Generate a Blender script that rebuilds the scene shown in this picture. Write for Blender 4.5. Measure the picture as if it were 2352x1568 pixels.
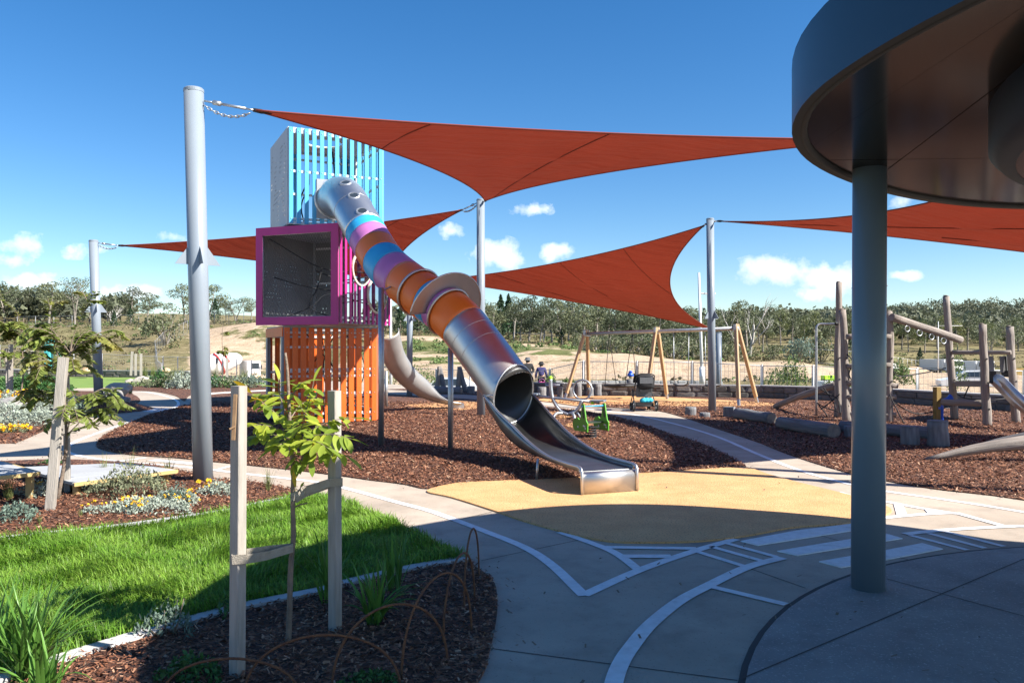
import bpy, bmesh, math, random
import numpy as np
from mathutils import Vector, Matrix, Euler, noise as mnoise
from mathutils.geometry import tessellate_polygon

S = bpy.context.scene
for o in list(bpy.data.objects):
    bpy.data.objects.remove(o)
R = math.radians
random.seed(11)
rng = np.random.default_rng(11)

# ------------------------------------------------------------------ camera
CH = 1.62          # eye height in metres
F = 1829.0         # focal length in units of a picture 2352 wide (28 mm lens)
CX, HY = 1176.0, 800.0
cam_d = bpy.data.cameras.new('camera')
cam_d.lens = 28.0
cam_d.sensor_width = 36.0
cam_d.shift_y = (HY - 784.0) / 2352.0
cam_d.clip_start = 0.05
cam_d.clip_end = 6000
cam = bpy.data.objects.new('camera', cam_d)
S.collection.objects.link(cam)
cam.location = (0, 0, CH)
cam.rotation_euler = (R(90), 0, 0)
S.camera = cam

# ------------------------------------------------------------------ sun + sky
SUN_EL, SUN_AZ = R(40.0), R(68.0)      # azimuth measured from -Y (behind the camera) towards +X
sun_dir = Vector((math.sin(SUN_AZ) * math.cos(SUN_EL), -math.cos(SUN_AZ) * math.cos(SUN_EL), math.sin(SUN_EL)))
sl = bpy.data.lights.new('sun', 'SUN')
sl.energy = 4.9
sl.angle = R(0.55)
sl.color = (1.0, 0.945, 0.86)
sun = bpy.data.objects.new('sun', sl)
S.collection.objects.link(sun)
sun.rotation_euler = (-sun_dir).to_track_quat('-Z', 'Y').to_euler()
sun.location = (30, -20, 40)

W = bpy.data.worlds.new('World')
S.world = W
W.use_nodes = True
nt = W.node_tree
for n in list(nt.nodes):
    nt.nodes.remove(n)


class NT:
    """tiny helper to wire nodes"""
    def __init__(s, tree):
        s.t = tree

    def n(s, kind, **kw):
        nd = s.t.nodes.new(kind)
        for k, v in kw.items():
            setattr(nd, k, v)
        return nd

    def l(s, a, b):
        s.t.links.new(a, b)

    def math(s, op, a, b=None, c=None, clamp=False):
        nd = s.n('ShaderNodeMath', operation=op, use_clamp=clamp)
        for i, x in enumerate((a, b, c)):
            if x is None:
                continue
            if isinstance(x, (int, float)):
                nd.inputs[i].default_value = x
            else:
                s.l(x, nd.inputs[i])
        return nd.outputs[0]

    def mix(s, f, a, b, blend='MIX'):
        nd = s.n('ShaderNodeMix', data_type='RGBA', blend_type=blend)
        for sock, x in ((nd.inputs[0], f), (nd.inputs[6], a), (nd.inputs[7], b)):
            if isinstance(x, (int, float)):
                sock.default_value = x
            elif isinstance(x, (tuple, list)):
                sock.default_value = (*x[:3], 1)
            else:
                s.l(x, sock)
        return nd.outputs[2]

    def ramp(s, f, stops):
        nd = s.n('ShaderNodeValToRGB')
        e = nd.color_ramp.elements
        while len(e) < len(stops):
            e.new(0.5)
        for i, (p, c) in enumerate(stops):
            e[i].position = p
            e[i].color = (*c, 1) if isinstance(c, (tuple, list)) else (c, c, c, 1)
        s.l(f, nd.inputs[0])
        return nd.outputs[0]


w = NT(nt)
sky = w.n('ShaderNodeTexSky', sky_type='NISHITA')
sky.sun_disc = False
sky.sun_elevation = SUN_EL
sky.sun_rotation = math.atan2(sun_dir.x, sun_dir.y)
sky.altitude = 600
sky.air_density = 1.0
sky.dust_density = 0.35
sky.ozone_density = 2.6
hs = w.n('ShaderNodeHueSaturation')
hs.inputs['Saturation'].default_value = 1.34
hs.inputs['Hue'].default_value = 0.503
hs.inputs['Value'].default_value = 1.0
w.l(sky.outputs[0], hs.inputs['Color'])
# fair-weather clouds low over the horizon, the same set going all the way round
tc = w.n('ShaderNodeTexCoord')
sep = w.n('ShaderNodeSeparateXYZ')
w.l(tc.outputs['Generated'], sep.inputs[0])
az = w.math('MULTIPLY', w.math('ARCTAN2', sep.outputs[0], sep.outputs[1]), 57.2958)
azw = w.math('SUBTRACT', w.math('FLOORED_MODULO', w.math('ADD', az, 36.0), 72.0), 36.0)
el = w.math('MULTIPLY', w.math('ARCSINE', sep.outputs[2]), 57.2958)
nz = w.n('ShaderNodeTexNoise')
nz.inputs['Scale'].default_value = 34
nz.inputs['Detail'].default_value = 6
nz.inputs['Roughness'].default_value = 0.58
w.l(tc.outputs['Generated'], nz.inputs['Vector'])
nz2 = w.n('ShaderNodeTexNoise')
nz2.inputs['Scale'].default_value = 9
nz2.inputs['Detail'].default_value = 3
w.l(tc.outputs['Generated'], nz2.inputs['Vector'])
azj = w.math('ADD', azw, w.math('MULTIPLY', w.math('SUBTRACT', nz2.outputs[0], 0.5), 4.0))
best = None
for (px, py, rx, ry, k) in [(1140, 585, 62, 30, 1.25), (1235, 482, 52, 15, .85), (1042, 530, 26, 14, .5), (1282, 578, 46, 19, .9),
                            (1775, 622, 92, 27, 1.1), (1915, 640, 74, 28, 1.0), (2075, 633, 36, 10, .9), (2048, 462, 22, 17, .6), (1880, 672, 60, 14, .7),
                            (60, 562, 80, 17, .55), (175, 573, 60, 14, .6), (115, 652, 76, 15, .75), (315, 672, 60, 13, .75),
                            (385, 545, 32, 9, .45), (20, 597, 36, 11, .45), (1235, 716, 42, 8, .5), (1660, 722, 30, 8, .45), (450, 694, 40, 10, .6)]:
    a0 = math.degrees(math.atan((px - CX) / F))
    e0 = math.degrees(math.atan((HY - py) / F * math.cos(R(a0))))
    ra, re = math.degrees(rx / F) * 1.15, math.degrees(ry / F) * 1.35
    dx = w.math('MULTIPLY', w.math('SUBTRACT', azj, a0), 1 / ra)
    dy = w.math('MULTIPLY', w.math('SUBTRACT', el, e0), 1 / re)
    d2 = w.math('SQRT', w.math('ADD', w.math('MULTIPLY', dx, dx), w.math('MULTIPLY', dy, dy)))
    v = w.math('MULTIPLY', w.math('SUBTRACT', 1.15, d2, clamp=True), k)
    best = v if best is None else w.math('MAXIMUM', best, v)
den = w.math('ADD', best, w.math('MULTIPLY', w.math('SUBTRACT', nz.outputs[0], 0.55), 2.3))
den = w.math('MULTIPLY', den, w.math('GREATER_THAN', best, 0.001))
cm = w.ramp(den, [(0.08, 0.0), (0.45, .45), (1.0, .92)])
ccol = w.ramp(nz2.outputs[0], [(0.3, (7.0, 7.3, 7.9)), (0.65, (9.6, 9.6, 9.6))])
skyc = w.mix(cm, hs.outputs[0], ccol)
bg = w.n('ShaderNodeBackground')
bg.inputs['Strength'].default_value = 0.072
w.l(skyc, bg.inputs['Color'])
wo = w.n('ShaderNodeOutputWorld')
w.l(bg.outputs[0], wo.inputs['Surface'])

S.view_settings.view_transform = 'Standard'
S.view_settings.look = 'None'
S.view_settings.exposure = 1.27
S.view_settings.gamma = 1.0
S.view_settings.use_curve_mapping = False
S.cycles.use_denoising = True
S.cycles.max_bounces = 8
S.cycles.transparent_max_bounces = 8
S.cycles.sample_clamp_indirect = 6.0
S.cycles.use_adaptive_sampling = True

# ------------------------------------------------------------------ placing helpers


def G(px, py, z=0.0):
    d = (CH - z) * F / (py - HY)
    return Vector(((px - CX) / F * d, d, z))


def P(px, py, d):
    return Vector(((px - CX) / F * d, d, CH + (HY - py) / F * d))


def catmull(pts, sub=6, closed=False):
    pts = [Vector(p) for p in pts]
    n = len(pts)
    if n < 3:
        return pts
    out = []
    rngk = range(n if closed else n - 1)
    for i in rngk:
        p0 = pts[(i - 1) % n] if (closed or i > 0) else pts[0] * 2 - pts[1]
        p1, p2 = pts[i], pts[(i + 1) % n]
        p3 = pts[(i + 2) % n] if (closed or i + 2 < n) else pts[-1] * 2 - pts[-2]
        for k in range(sub):
            t = k / sub
            out.append(0.5 * ((2 * p1) + (p2 - p0) * t + (2 * p0 - 5 * p1 + 4 * p2 - p3) * t * t + (3 * p1 - p0 - 3 * p2 + p3) * t ** 3))
    if not closed:
        out.append(pts[-1].copy())
    return out


# ------------------------------------------------------------------ mesh builder
class MB:
    def __init__(s):
        s.v, s.f, s.sm, s.uv = [], [], [], {}

    def add(s, verts, faces, smooth=False):
        o = len(s.v)
        s.v.extend([tuple(p) for p in verts])
        for f in faces:
            s.f.append(tuple(i + o for i in f))
            s.sm.append(smooth)
        return o

    def box(s, c, size, rz=0.0, mat=None):
        hx, hy, hz = size[0] / 2, size[1] / 2, size[2] / 2
        M = mat if mat is not None else Matrix.Rotation(rz, 3, 'Z')
        c = Vector(c)
        vs = [c + M @ Vector((x * hx, y * hy, z * hz)) for z in (-1, 1) for y in (-1, 1) for x in (-1, 1)]
        s.add(vs, [(0, 2, 3, 1), (4, 5, 7, 6), (0, 1, 5, 4), (1, 3, 7, 5), (3, 2, 6, 7), (2, 0, 4, 6)])
        return s

    def cbox(s, c, size, ch=0.006, rz=0.0, mat=None):
        """box with chamfered long edges"""
        hx, hy, hz = size[0] / 2, size[1] / 2, size[2] / 2
        M = mat if mat is not None else Matrix.Rotation(rz, 3, 'Z')
        c = Vector(c)
        ring = [(-hx + ch, -hy), (hx - ch, -hy), (hx, -hy + ch), (hx, hy - ch), (hx - ch, hy), (-hx + ch, hy), (-hx, hy - ch), (-hx, -hy + ch)]
        vs = [c + M @ Vector((x, y, -hz)) for x, y in ring] + [c + M @ Vector((x, y, hz)) for x, y in ring]
        s.add(vs, [tuple(reversed(range(8))), tuple(range(8, 16))] + [(i, (i + 1) % 8, 8 + (i + 1) % 8, 8 + i) for i in range(8)])
        return s

    def beam(s, a, b, wd, ht, up=(0, 0, 1), ch=0.0):
        a, b = Vector(a), Vector(b)
        T = (b - a)
        L = T.length
        T.normalize()
        up = Vector(up)
        X = T.cross(up)
        if X.length < 1e-4:
            X = Vector((1, 0, 0))
        X.normalize()
        Y = X.cross(T)
        M = Matrix((X, Y, T)).transposed()
        if ch:
            s.cbox((a + b) / 2, (wd, ht, L), ch, mat=M)
        else:
            s.box((a + b) / 2, (wd, ht, L), mat=M)
        return s

    def tube(s, pts, r, n=8, caps=True, smooth=True, closed=False, r_fn=None, squash=None):
        pts = [Vector(p) for p in pts]
        m = len(pts)
        rs = r if isinstance(r, (list, tuple)) else [r] * m
        Tn = []
        for i in range(m):
            if closed:
                t = pts[(i + 1) % m] - pts[i - 1]
            else:
                t = pts[min(i + 1, m - 1)] - pts[max(i - 1, 0)]
            Tn.append(t.normalized() if t.length > 1e-9 else Vector((0, 0, 1)))
        ref = Vector((0, 0, 1)) if abs(Tn[0].z) < 0.9 else Vector((1, 0, 0))
        X = Tn[0].cross(ref).normalized()
        vs, length = [], 0.0
        o = len(s.v)
        for i in range(m):
            if i:
                X = X - Tn[i] * X.dot(Tn[i])
                X = X.normalized() if X.length > 1e-6 else Tn[i].cross(ref).normalized()
                length += (pts[i] - pts[i - 1]).length
            Y = Tn[i].cross(X)
            for k in range(n):
                a = 2 * math.pi * k / n
                rr = rs[i] * (r_fn(a, length) if r_fn else 1.0)
                vs.append(pts[i] + X * math.cos(a) * rr + Y * math.sin(a) * rr)
                s.uv[o + i * n + k] = (k / n, length)
        fs = []
        for i in range(m if closed else m - 1):
            j = (i + 1) % m
            for k in range(n):
                k2 = (k + 1) % n
                fs.append((i * n + k, i * n + k2, j * n + k2, j * n + k))
        s.add(vs, fs, smooth)
        if caps and not closed:
            s.f.append(tuple(o + k for k in reversed(range(n))))
            s.sm.append(False)
            s.f.append(tuple(o + (m - 1) * n + k for k in range(n)))
            s.sm.append(False)
        return s

    def prism(s, poly, z0, z1):
        n = len(poly)
        vs = [(p[0], p[1], z0) for p in poly] + [(p[0], p[1], z1) for p in poly]
        tri = tessellate_polygon([[Vector((p[0], p[1], 0)) for p in poly]])
        area = sum(poly[i][0] * poly[(i + 1) % n][1] - poly[(i + 1) % n][0] * poly[i][1] for i in range(n))
        fs = []
        for t in tri:
            a, b, c = (Vector((poly[i][0], poly[i][1])) for i in t)
            if (b.x - a.x) * (c.y - a.y) - (b.y - a.y) * (c.x - a.x) < 0:
                t = (t[0], t[2], t[1])
            fs.append(tuple(i + n for i in t))
            fs.append(tuple(reversed(t)))
        for i in range(n):
            j = (i + 1) % n
            fs.append((i, j, j + n, i + n) if area > 0 else (j, i, i + n, j + n))
        s.add(vs, fs)
        return s

    def lathe(s, prof, c=(0, 0, 0), n=16, smooth=True, axis=None):
        """prof: list of (r, z)"""
        c = Vector(c)
        Mx = axis if axis is not None else Matrix.Identity(3)
        vs = []
        for r, z in prof:
            for k in range(n):
                a = 2 * math.pi * k / n
                vs.append(c + Mx @ Vector((r * math.cos(a), r * math.sin(a), z)))
        fs = []
        for i in range(len(prof) - 1):
            for k in range(n):
                k2 = (k + 1) % n
                fs.append((i * n + k, i * n + k2, (i + 1) * n + k2, (i + 1) * n + k))
        s.add(vs, fs, smooth)
        return s

    def quad(s, a, b, c, d, smooth=False):
        s.add([a, b, c, d], [(0, 1, 2, 3)], smooth)
        return s

    def mesh(s, name, m=None, off=None):
        me = bpy.data.meshes.new(name)
        vs = s.v
        if off is not None:
            ox, oy, oz = off
            vs = [(x - ox, y - oy, z - oz) for x, y, z in vs]
        me.from_pydata(vs, [], s.f)
        me.polygons.foreach_set('use_smooth', s.sm)
        if s.uv:
            ul = me.uv_layers.new(name='UVMap')
            li = np.zeros(len(me.loops), dtype=np.int32)
            me.loops.foreach_get('vertex_index', li)
            arr = np.zeros((len(s.v), 2), dtype=np.float32)
            for k, (a, b) in s.uv.items():
                arr[k] = (a, b)
            ul.data.foreach_set('uv', arr[li].ravel())
        me.update()
        if m:
            me.materials.append(m)
        return me

    def build(s, name, m=None, parent=None, world=False):
        off = None
        if parent is not None and world:
            off = root_loc(parent)
        me = s.mesh(name, m, off)
        o = bpy.data.objects.new(name, me)
        S.collection.objects.link(o)
        if parent is not None:
            o.parent = parent
        return o


def root_loc(o):
    v = Vector((0, 0, 0))
    while o is not None:
        v += o.location
        o = o.parent
    return v


def thing(name, label, cat, loc=(0, 0, 0), rz=0.0, group=None):
    o = bpy.data.objects.new(name, None)
    o.empty_display_size = 0.2
    S.collection.objects.link(o)
    o.location = loc
    o.rotation_euler = (0, 0, rz)
    return tag(o, label, cat, group)


def tag(o, label=None, cat=None, group=None, kind=None):
    if label:
        o['label'] = label
    if cat:
        o['category'] = cat
    if group:
        o['group'] = group
    if kind:
        o['kind'] = kind
    return o


def inst(me, name, parent=None, loc=(0, 0, 0), rot=(0, 0, 0), sc=(1, 1, 1)):
    o = bpy.data.objects.new(name, me)
    S.collection.objects.link(o)
    o.location = loc
    o.rotation_euler = rot
    o.scale = sc if isinstance(sc, (tuple, list)) else (sc, sc, sc)
    if parent is not None:
        o.parent = parent
    return o


def copy_tree(o, parent=None):
    c = o.copy()
    S.collection.objects.link(c)
    c.parent = parent
    for ch in list(o.children):
        copy_tree(ch, c)
    return c


def fast_mesh(name, V, Fc, m, uv=None):
    """numpy verts (n,3), faces (k, 3|4)"""
    V = np.asarray(V, dtype=np.float32)
    Fc = np.asarray(Fc, dtype=np.int32)
    k, c = Fc.shape
    me = bpy.data.meshes.new(name)
    me.vertices.add(len(V))
    me.vertices.foreach_set('co', V.ravel())
    me.loops.add(k * c)
    me.loops.foreach_set('vertex_index', Fc.ravel())
    me.polygons.add(k)
    me.polygons.foreach_set('loop_start', np.arange(0, k * c, c, dtype=np.int32))
    me.polygons.foreach_set('loop_total', np.full(k, c, dtype=np.int32))
    me.update(calc_edges=True)
    if m:
        me.materials.append(m)
    return me


# ------------------------------------------------------------------ materials
def mat(name, col, rough=.6, metal=0.0, col2=None, scale=5.0, bump=0.0, bscale=None, detail=5, island=0.0, spec=.5,
        coat=0.0, transl=0.0, uvw=None, contrast=(.35, .68), speck=None, objrand=0.0, tcol=None, aniso=0.0, stretch=None, blotch=None):
    m = bpy.data.materials.new(name)
    m.use_nodes = True
    t = NT(m.node_tree)
    bs = m.node_tree.nodes['Principled BSDF']
    bs.inputs['Roughness'].default_value = rough
    bs.inputs['Metallic'].default_value = metal
    bs.inputs['Specular IOR Level'].default_value = spec
    if coat:
        bs.inputs['Coat Weight'].default_value = coat
        bs.inputs['Coat Roughness'].default_value = 0.08
    tcn = t.n('ShaderNodeTexCoord')
    vec = tcn.outputs['Object']
    if uvw:
        mp = t.n('ShaderNodeMapping')
        mp.inputs['Scale'].default_value = uvw
        t.l(tcn.outputs['UV'], mp.inputs[0])
        vec = mp.outputs[0]
    if stretch:
        mp = t.n('ShaderNodeMapping')
        mp.inputs['Scale'].default_value = stretch
        t.l(tcn.outputs['Object'], mp.inputs[0])
        vec = mp.outputs[0]
    c = None
    if col2 is not None:
        nn = t.n('ShaderNodeTexNoise')
        nn.inputs['Scale'].default_value = scale
        nn.inputs['Detail'].default_value = detail
        t.l(vec, nn.inputs['Vector'])
        c = t.ramp(nn.outputs[0], [(contrast[0], col), (contrast[1], col2)])
    if speck:
        scol, sscale, thr = speck
        n3 = t.n('ShaderNodeTexNoise')
        n3.inputs['Scale'].default_value = sscale
        n3.inputs['Detail'].default_value = 2
        t.l(vec, n3.inputs['Vector'])
        fm = t.ramp(n3.outputs[0], [(thr, 0.0), (thr + .07, 1.0)])
        c = t.mix(fm, c if c is not None else col, scol)
    if blotch:
        bsx, amt = blotch
        fac = None
        for k_, sc_ in ((0, bsx), (1, bsx * 5.3)):
            nb_ = t.n('ShaderNodeTexNoise')
            nb_.inputs['Scale'].default_value = sc_
            nb_.inputs['Detail'].default_value = 7
            nb_.inputs['Roughness'].default_value = .65
            t.l(vec, nb_.inputs['Vector'])
            q_ = t.ramp(nb_.outputs[0], [(.30, 1 - amt), (.52, 1.0)])
            fac = q_ if fac is None else t.mix(1.0, fac, q_, 'MULTIPLY')
        c = t.mix(1.0, c if c is not None else col, fac, 'MULTIPLY')
    if island:
        gi = t.n('ShaderNodeNewGeometry')
        br = t.math('ADD', t.math('MULTIPLY', gi.outputs['Random Per Island'], 2 * island), 1 - island)
        h = t.n('ShaderNodeHueSaturation')
        t.l(br, h.inputs['Value'])
        if c is None:
            h.inputs['Color'].default_value = (*col, 1)
        else:
            t.l(c, h.inputs['Color'])
        c = h.outputs[0]
    if objrand:
        oi = t.n('ShaderNodeObjectInfo')
        br = t.math('ADD', t.math('MULTIPLY', oi.outputs['Random'], 2 * objrand), 1 - objrand)
        h = t.n('ShaderNodeHueSaturation')
        t.l(br, h.inputs['Value'])
        t.l(t.math('ADD', t.math('MULTIPLY', oi.outputs['Random'], -.04), .52), h.inputs['Hue'])
        if c is None:
            h.inputs['Color'].default_value = (*col, 1)
        else:
            t.l(c, h.inputs['Color'])
        c = h.outputs[0]
    if c is None:
        bs.inputs['Base Color'].default_value = (*col, 1)
    else:
        t.l(c, bs.inputs['Base Color'])
    if bump:
        nb = t.n('ShaderNodeTexNoise')
        nb.inputs['Scale'].default_value = bscale or scale * 3
        nb.inputs['Detail'].default_value = 4
        t.l(vec, nb.inputs['Vector'])
        bp = t.n('ShaderNodeBump')
        bp.inputs['Strength'].default_value = bump
        bp.inputs['Distance'].default_value = 0.02
        t.l(nb.outputs[0], bp.inputs['Height'])
        t.l(bp.outputs[0], bs.inputs['Normal'])
    if transl:
        tr = t.n('ShaderNodeBsdfTranslucent')
        if tcol is not None:
            tr.inputs['Color'].default_value = (*tcol, 1)
        elif c is None:
            tr.inputs['Color'].default_value = (*col, 1)
        else:
            t.l(c, tr.inputs['Color'])
        mx = t.n('ShaderNodeMixShader')
        mx.inputs[0].default_value = transl
        t.l(bs.outputs[0], mx.inputs[1])
        t.l(tr.outputs[0], mx.inputs[2])
        t.l(mx.outputs[0], m.node_tree.nodes['Material Output'].inputs['Surface'])
    return m


def glass(name, tint=(.85, .9, .92), rough=.03):
    m = bpy.data.materials.new(name)
    m.use_nodes = True
    t = NT(m.node_tree)
    nodes = m.node_tree.nodes
    nodes.remove(nodes['Principled BSDF'])
    g = t.n('ShaderNodeBsdfGlossy')
    g.inputs['Roughness'].default_value = rough
    tr = t.n('ShaderNodeBsdfTransparent')
    tr.inputs['Color'].default_value = (*tint, 1)
    fr = t.n('ShaderNodeFresnel')
    fr.inputs['IOR'].default_value = 1.5
    mx = t.n('ShaderNodeMixShader')
    t.l(fr.outputs[0], mx.inputs[0])
    t.l(tr.outputs[0], mx.inputs[1])
    t.l(g.outputs[0], mx.inputs[2])
    t.l(mx.outputs[0], nodes['Material Output'].inputs['Surface'])
    return m


MT = {}
MT['concrete'] = mat('sand_concrete', (.395, .325, .255), .85, col2=(.475, .395, .315), scale=.9, bump=.12, bscale=90, speck=((.28, .22, .17), 60, .64), blotch=(.55, .22))
MT['aggregate'] = mat('exposed_aggregate', (.23, .225, .215), .75, col2=(.30, .29, .275), scale=2, bump=.3, bscale=120, speck=((.42, .405, .38), 70, .61), blotch=(.7, .2))
MT['white_paint'] = mat('line_paint', (.80, .80, .80), .7, col2=(.68, .67, .65), scale=14, contrast=(.45, .8), bump=.08, bscale=100, blotch=(1.6, .14))
MT['joint'] = mat('joint_sealant', (.05, .048, .045), .8)
MT['softfall'] = mat('wetpour_rubber', (.62, .335, .14), .8, col2=(.70, .40, .18), scale=3, bump=.5, bscale=70, speck=((.36, .20, .08), 60, .56), blotch=(.8, .12))
MT['lawn'] = mat('lawn_soil', (.05, .085, .018), .9, col2=(.075, .12, .025), scale=9, bump=.6, bscale=60)
MT['grass'] = mat('grass_blade', (.115, .25, .02), .5, col2=(.20, .34, .04), scale=2.6, island=.5, transl=.38, spec=.4, speck=((.30, .32, .09), 40, .63))
MT['far_grass'] = mat('far_lawn', (.16, .26, .04), .8, col2=(.22, .31, .06), scale=2, island=.3, bump=.5, bscale=40)
MT['kerb'] = mat('edging_concrete', (.52, .51, .49), .8, col2=(.42, .41, .40), scale=6, bump=.2, bscale=60)
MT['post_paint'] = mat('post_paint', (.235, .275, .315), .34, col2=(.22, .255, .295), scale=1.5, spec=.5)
MT['steel'] = mat('stainless', (.62, .62, .62), .42, 1.0, col2=(.53, .53, .54), scale=3, bump=.015, bscale=8)
MT['steel_dull'] = mat('dull_steel', (.46, .46, .455), .45, .55, col2=(.40, .40, .40), scale=3)
MT['splinter'] = mat('split_wood', (.30, .19, .10), .85, col2=(.22, .13, .07), scale=20)
MT['tube_inner'] = mat('shaded_tube_steel', (.10, .10, .10), .5, .7)  # near-black copy of the steel: paints in the shade inside the tube
MT['steel_in'] = mat('stainless_darkened', (.24, .245, .245), .42, 1.0, col2=(.17, .175, .175), scale=4)  # chute steel darkened in colour to stand in for its dark reflections
MT['galv'] = mat('galvanised', (.50, .52, .54), .45, .85, col2=(.40, .42, .44), scale=20)
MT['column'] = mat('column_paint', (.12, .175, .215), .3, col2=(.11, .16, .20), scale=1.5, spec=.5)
MT['rust'] = mat('rusted_bar', (.20, .085, .035), .85, col2=(.12, .045, .022), scale=30, bump=.6, bscale=160)
MT['screen_wire'] = mat('screen_wire', (.05, .05, .05), .5)
MT['black'] = mat('black_rubber', (.018, .018, .02), .6)
MT['rope'] = mat('black_rope', (.022, .022, .024), .8, bump=.4, bscale=140)
MT['cube_white'] = mat('powdercoat_white', (.66, .67, .68), .4)
MT['cube_grey'] = mat('powdercoat_grey', (.33, .345, .37), .45, col2=(.30, .315, .34), scale=2)
MT['panel_grey'] = mat('panel_grey', (.40, .41, .42), .5, col2=(.36, .37, .38), scale=2)
MT['panel_inner'] = mat('shaded_panel_grey', (.20, .205, .21), .55, col2=(.17, .175, .18), scale=2)  # panel grey made darker, so the magenta cube's inner shade is in the colour
MT['blue'] = mat('blue_board', (.09, .43, .72), .42, col2=(.08, .40, .69), scale=3)
MT['magenta'] = mat('magenta_board', (.44, .018, .20), .42, col2=(.40, .016, .18), scale=3)
MT['orange'] = mat('orange_board', (.74, .135, .016), .42, col2=(.70, .12, .014), scale=3)
MT['tube_blue'] = mat('tube_blue', (.035, .38, .70), .42, col2=(.032, .34, .63), scale=2)
MT['tube_purple'] = mat('tube_purple', (.50, .17, .44), .42, col2=(.44, .14, .38), scale=2)
MT['tube_orange'] = mat('tube_orange', (.82, .18, .02), .42, col2=(.78, .165, .018), scale=2)
MT['cream'] = mat('cream_ring', (.62, .56, .44), .45)
MT['log'] = mat('weathered_log', (.31, .265, .23), .85, uvw=(5, .55, 1), col2=(.17, .148, .13), scale=3, bump=.7, bscale=6, contrast=(.42, .7))
MT['log_grey'] = mat('grey_log', (.20, .20, .205), .85, uvw=(5, .7, 1), col2=(.11, .11, .115), scale=3, bump=.7, bscale=6, contrast=(.4, .7))
MT['log_end'] = mat('log_end_grain', (.26, .22, .18), .85, col2=(.15, .125, .105), scale=9, bump=.5, bscale=30)
MT['swing_wood'] = mat('swing_timber', (.40, .26, .135), .5, col2=(.46, .31, .17), scale=3, stretch=(9, 9, 1.2), bump=.15, bscale=20)
MT['stake'] = mat('pale_stake', (.37, .335, .295), .8, col2=(.27, .245, .21), scale=2.2, stretch=(14, 14, 1.4), bump=.35, bscale=9, contrast=(.4, .7), speck=((.25, .17, .10), 4, .70))
MT['tie'] = mat('hessian_tie', (.38, .34, .28), .9, col2=(.32, .28, .22), scale=20, bump=.5, bscale=220)
MT['bark'] = mat('sapling_bark', (.23, .17, .125), .85, col2=(.14, .11, .085), scale=18, bump=.5, bscale=60)
MT['gum_bark'] = mat('gum_bark', (.30, .27, .23), .85, col2=(.15, .13, .11), scale=2, bump=.5, bscale=9)
MT['dead_bark'] = mat('bleached_bark', (.52, .49, .45), .85, col2=(.36, .34, .31), scale=2, bump=.4, bscale=9)
MT['deck'] = mat('grey_deck_board', (.40, .41, .42), .7, col2=(.35, .36, .37), scale=3, stretch=(1.5, 20, 20), bump=.15, bscale=10, objrand=.06)
MT['deck_edge'] = mat('yellow_deck_edge', (.50, .37, .16), .6, col2=(.44, .32, .13), scale=6)
MT['rock'] = mat('granite', (.30, .285, .265), .85, col2=(.19, .185, .18), scale=4, bump=.7, bscale=18)
MT['rock_tan'] = mat('sandstone', (.62, .38, .20), .85, col2=(.55, .45, .34), scale=2.4, bump=.7, bscale=14)
MT['rock_pale'] = mat('pale_stone', (.52, .44, .36), .85, col2=(.34, .31, .28), scale=3, bump=.7, bscale=14)
MT['wall_stone'] = mat('wall_bluestone', (.115, .11, .11), .85, col2=(.19, .165, .14), scale=3, bump=.6, bscale=22, objrand=.35)
MT['mortar'] = mat('mortar', (.16, .155, .15), .9, col2=(.12, .115, .11), scale=9)
MT['coping'] = mat('coping_stone', (.38, .37, .36), .85, col2=(.30, .295, .29), scale=5, bump=.3, bscale=30)
MT['gabion'] = mat('pale_block', (.42, .41, .39), .85, col2=(.30, .30, .29), scale=3, bump=.6, bscale=20, objrand=.2)
MT['white_body'] = mat('vehicle_white', (.78, .78, .77), .3, coat=.3)
MT['red_stripe'] = mat('vehicle_red', (.55, .03, .025), .4)
MT['dark_part'] = mat('dark_part', (.03, .03, .034), .55)
MT['window'] = mat('dark_window', (.03, .04, .05), .08, spec=.6)
MT['green_panel'] = mat('green_panel', (.10, .36, .03), .4, col2=(.09, .33, .028), scale=4)
MT['green_edge'] = mat('panel_edge', (.03, .05, .03), .5)
MT['blue_plastic'] = mat('blue_plastic', (.02, .10, .55), .35)
MT['lime'] = mat('lime_cap', (.35, .70, .02), .4)
MT['hi_vis'] = mat('hi_vis_orange', (.85, .16, .02), .6)
MT['treated'] = mat('treated_pine', (.30, .20, .055), .75, col2=(.22, .145, .04), scale=2, stretch=(9, 9, 1), bump=.2, bscale=10)
MT['teal'] = mat('teal_plastic', (.08, .48, .48), .4)
MT['fascia'] = mat('fascia_blue', (.010, .034, .072), .36, spec=.3)
MT['ring_paint'] = mat('dark_ring_paint', (.006, .014, .026), .5, spec=.12)
MT['soffit'] = mat('soffit_bronze', (.011, .0085, .007), .13, 0.0, col2=(.008, .0065, .0055), scale=.8, spec=.24, bump=.01, bscale=1.5)
MT['seam'] = mat('dark_seam', (.02, .018, .016), .8)
MT['fence_wire'] = mat('fence_zinc', (.46, .47, .48), .5, .6)
MT['grey_fabric'] = mat('grey_fabric', (.11, .115, .125), .9, col2=(.09, .095, .10), scale=30)
MT['black_fabric'] = mat('black_fabric', (.016, .016, .018), .9, bump=.2, bscale=60)
MT['navy_fabric'] = mat('navy_fabric', (.045, .04, .13), .9, bump=.2, bscale=60)
MT['white_fabric'] = mat('white_fabric', (.70, .70, .72), .9)
MT['denim'] = mat('pale_denim', (.35, .38, .45), .9)
MT['skin'] = mat('skin', (.42, .25, .17), .6)
MT['hair'] = mat('dark_hair', (.025, .018, .014), .6)
MT['pink'] = mat('pink_plastic', (.80, .03, .30), .35)
MT['cyan_bag'] = mat('cyan_bag', (.03, .42, .58), .8, bump=.5, bscale=20)
MT['flower'] = mat('yellow_flower', (.80, .46, .01), .7, island=.25)
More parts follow.
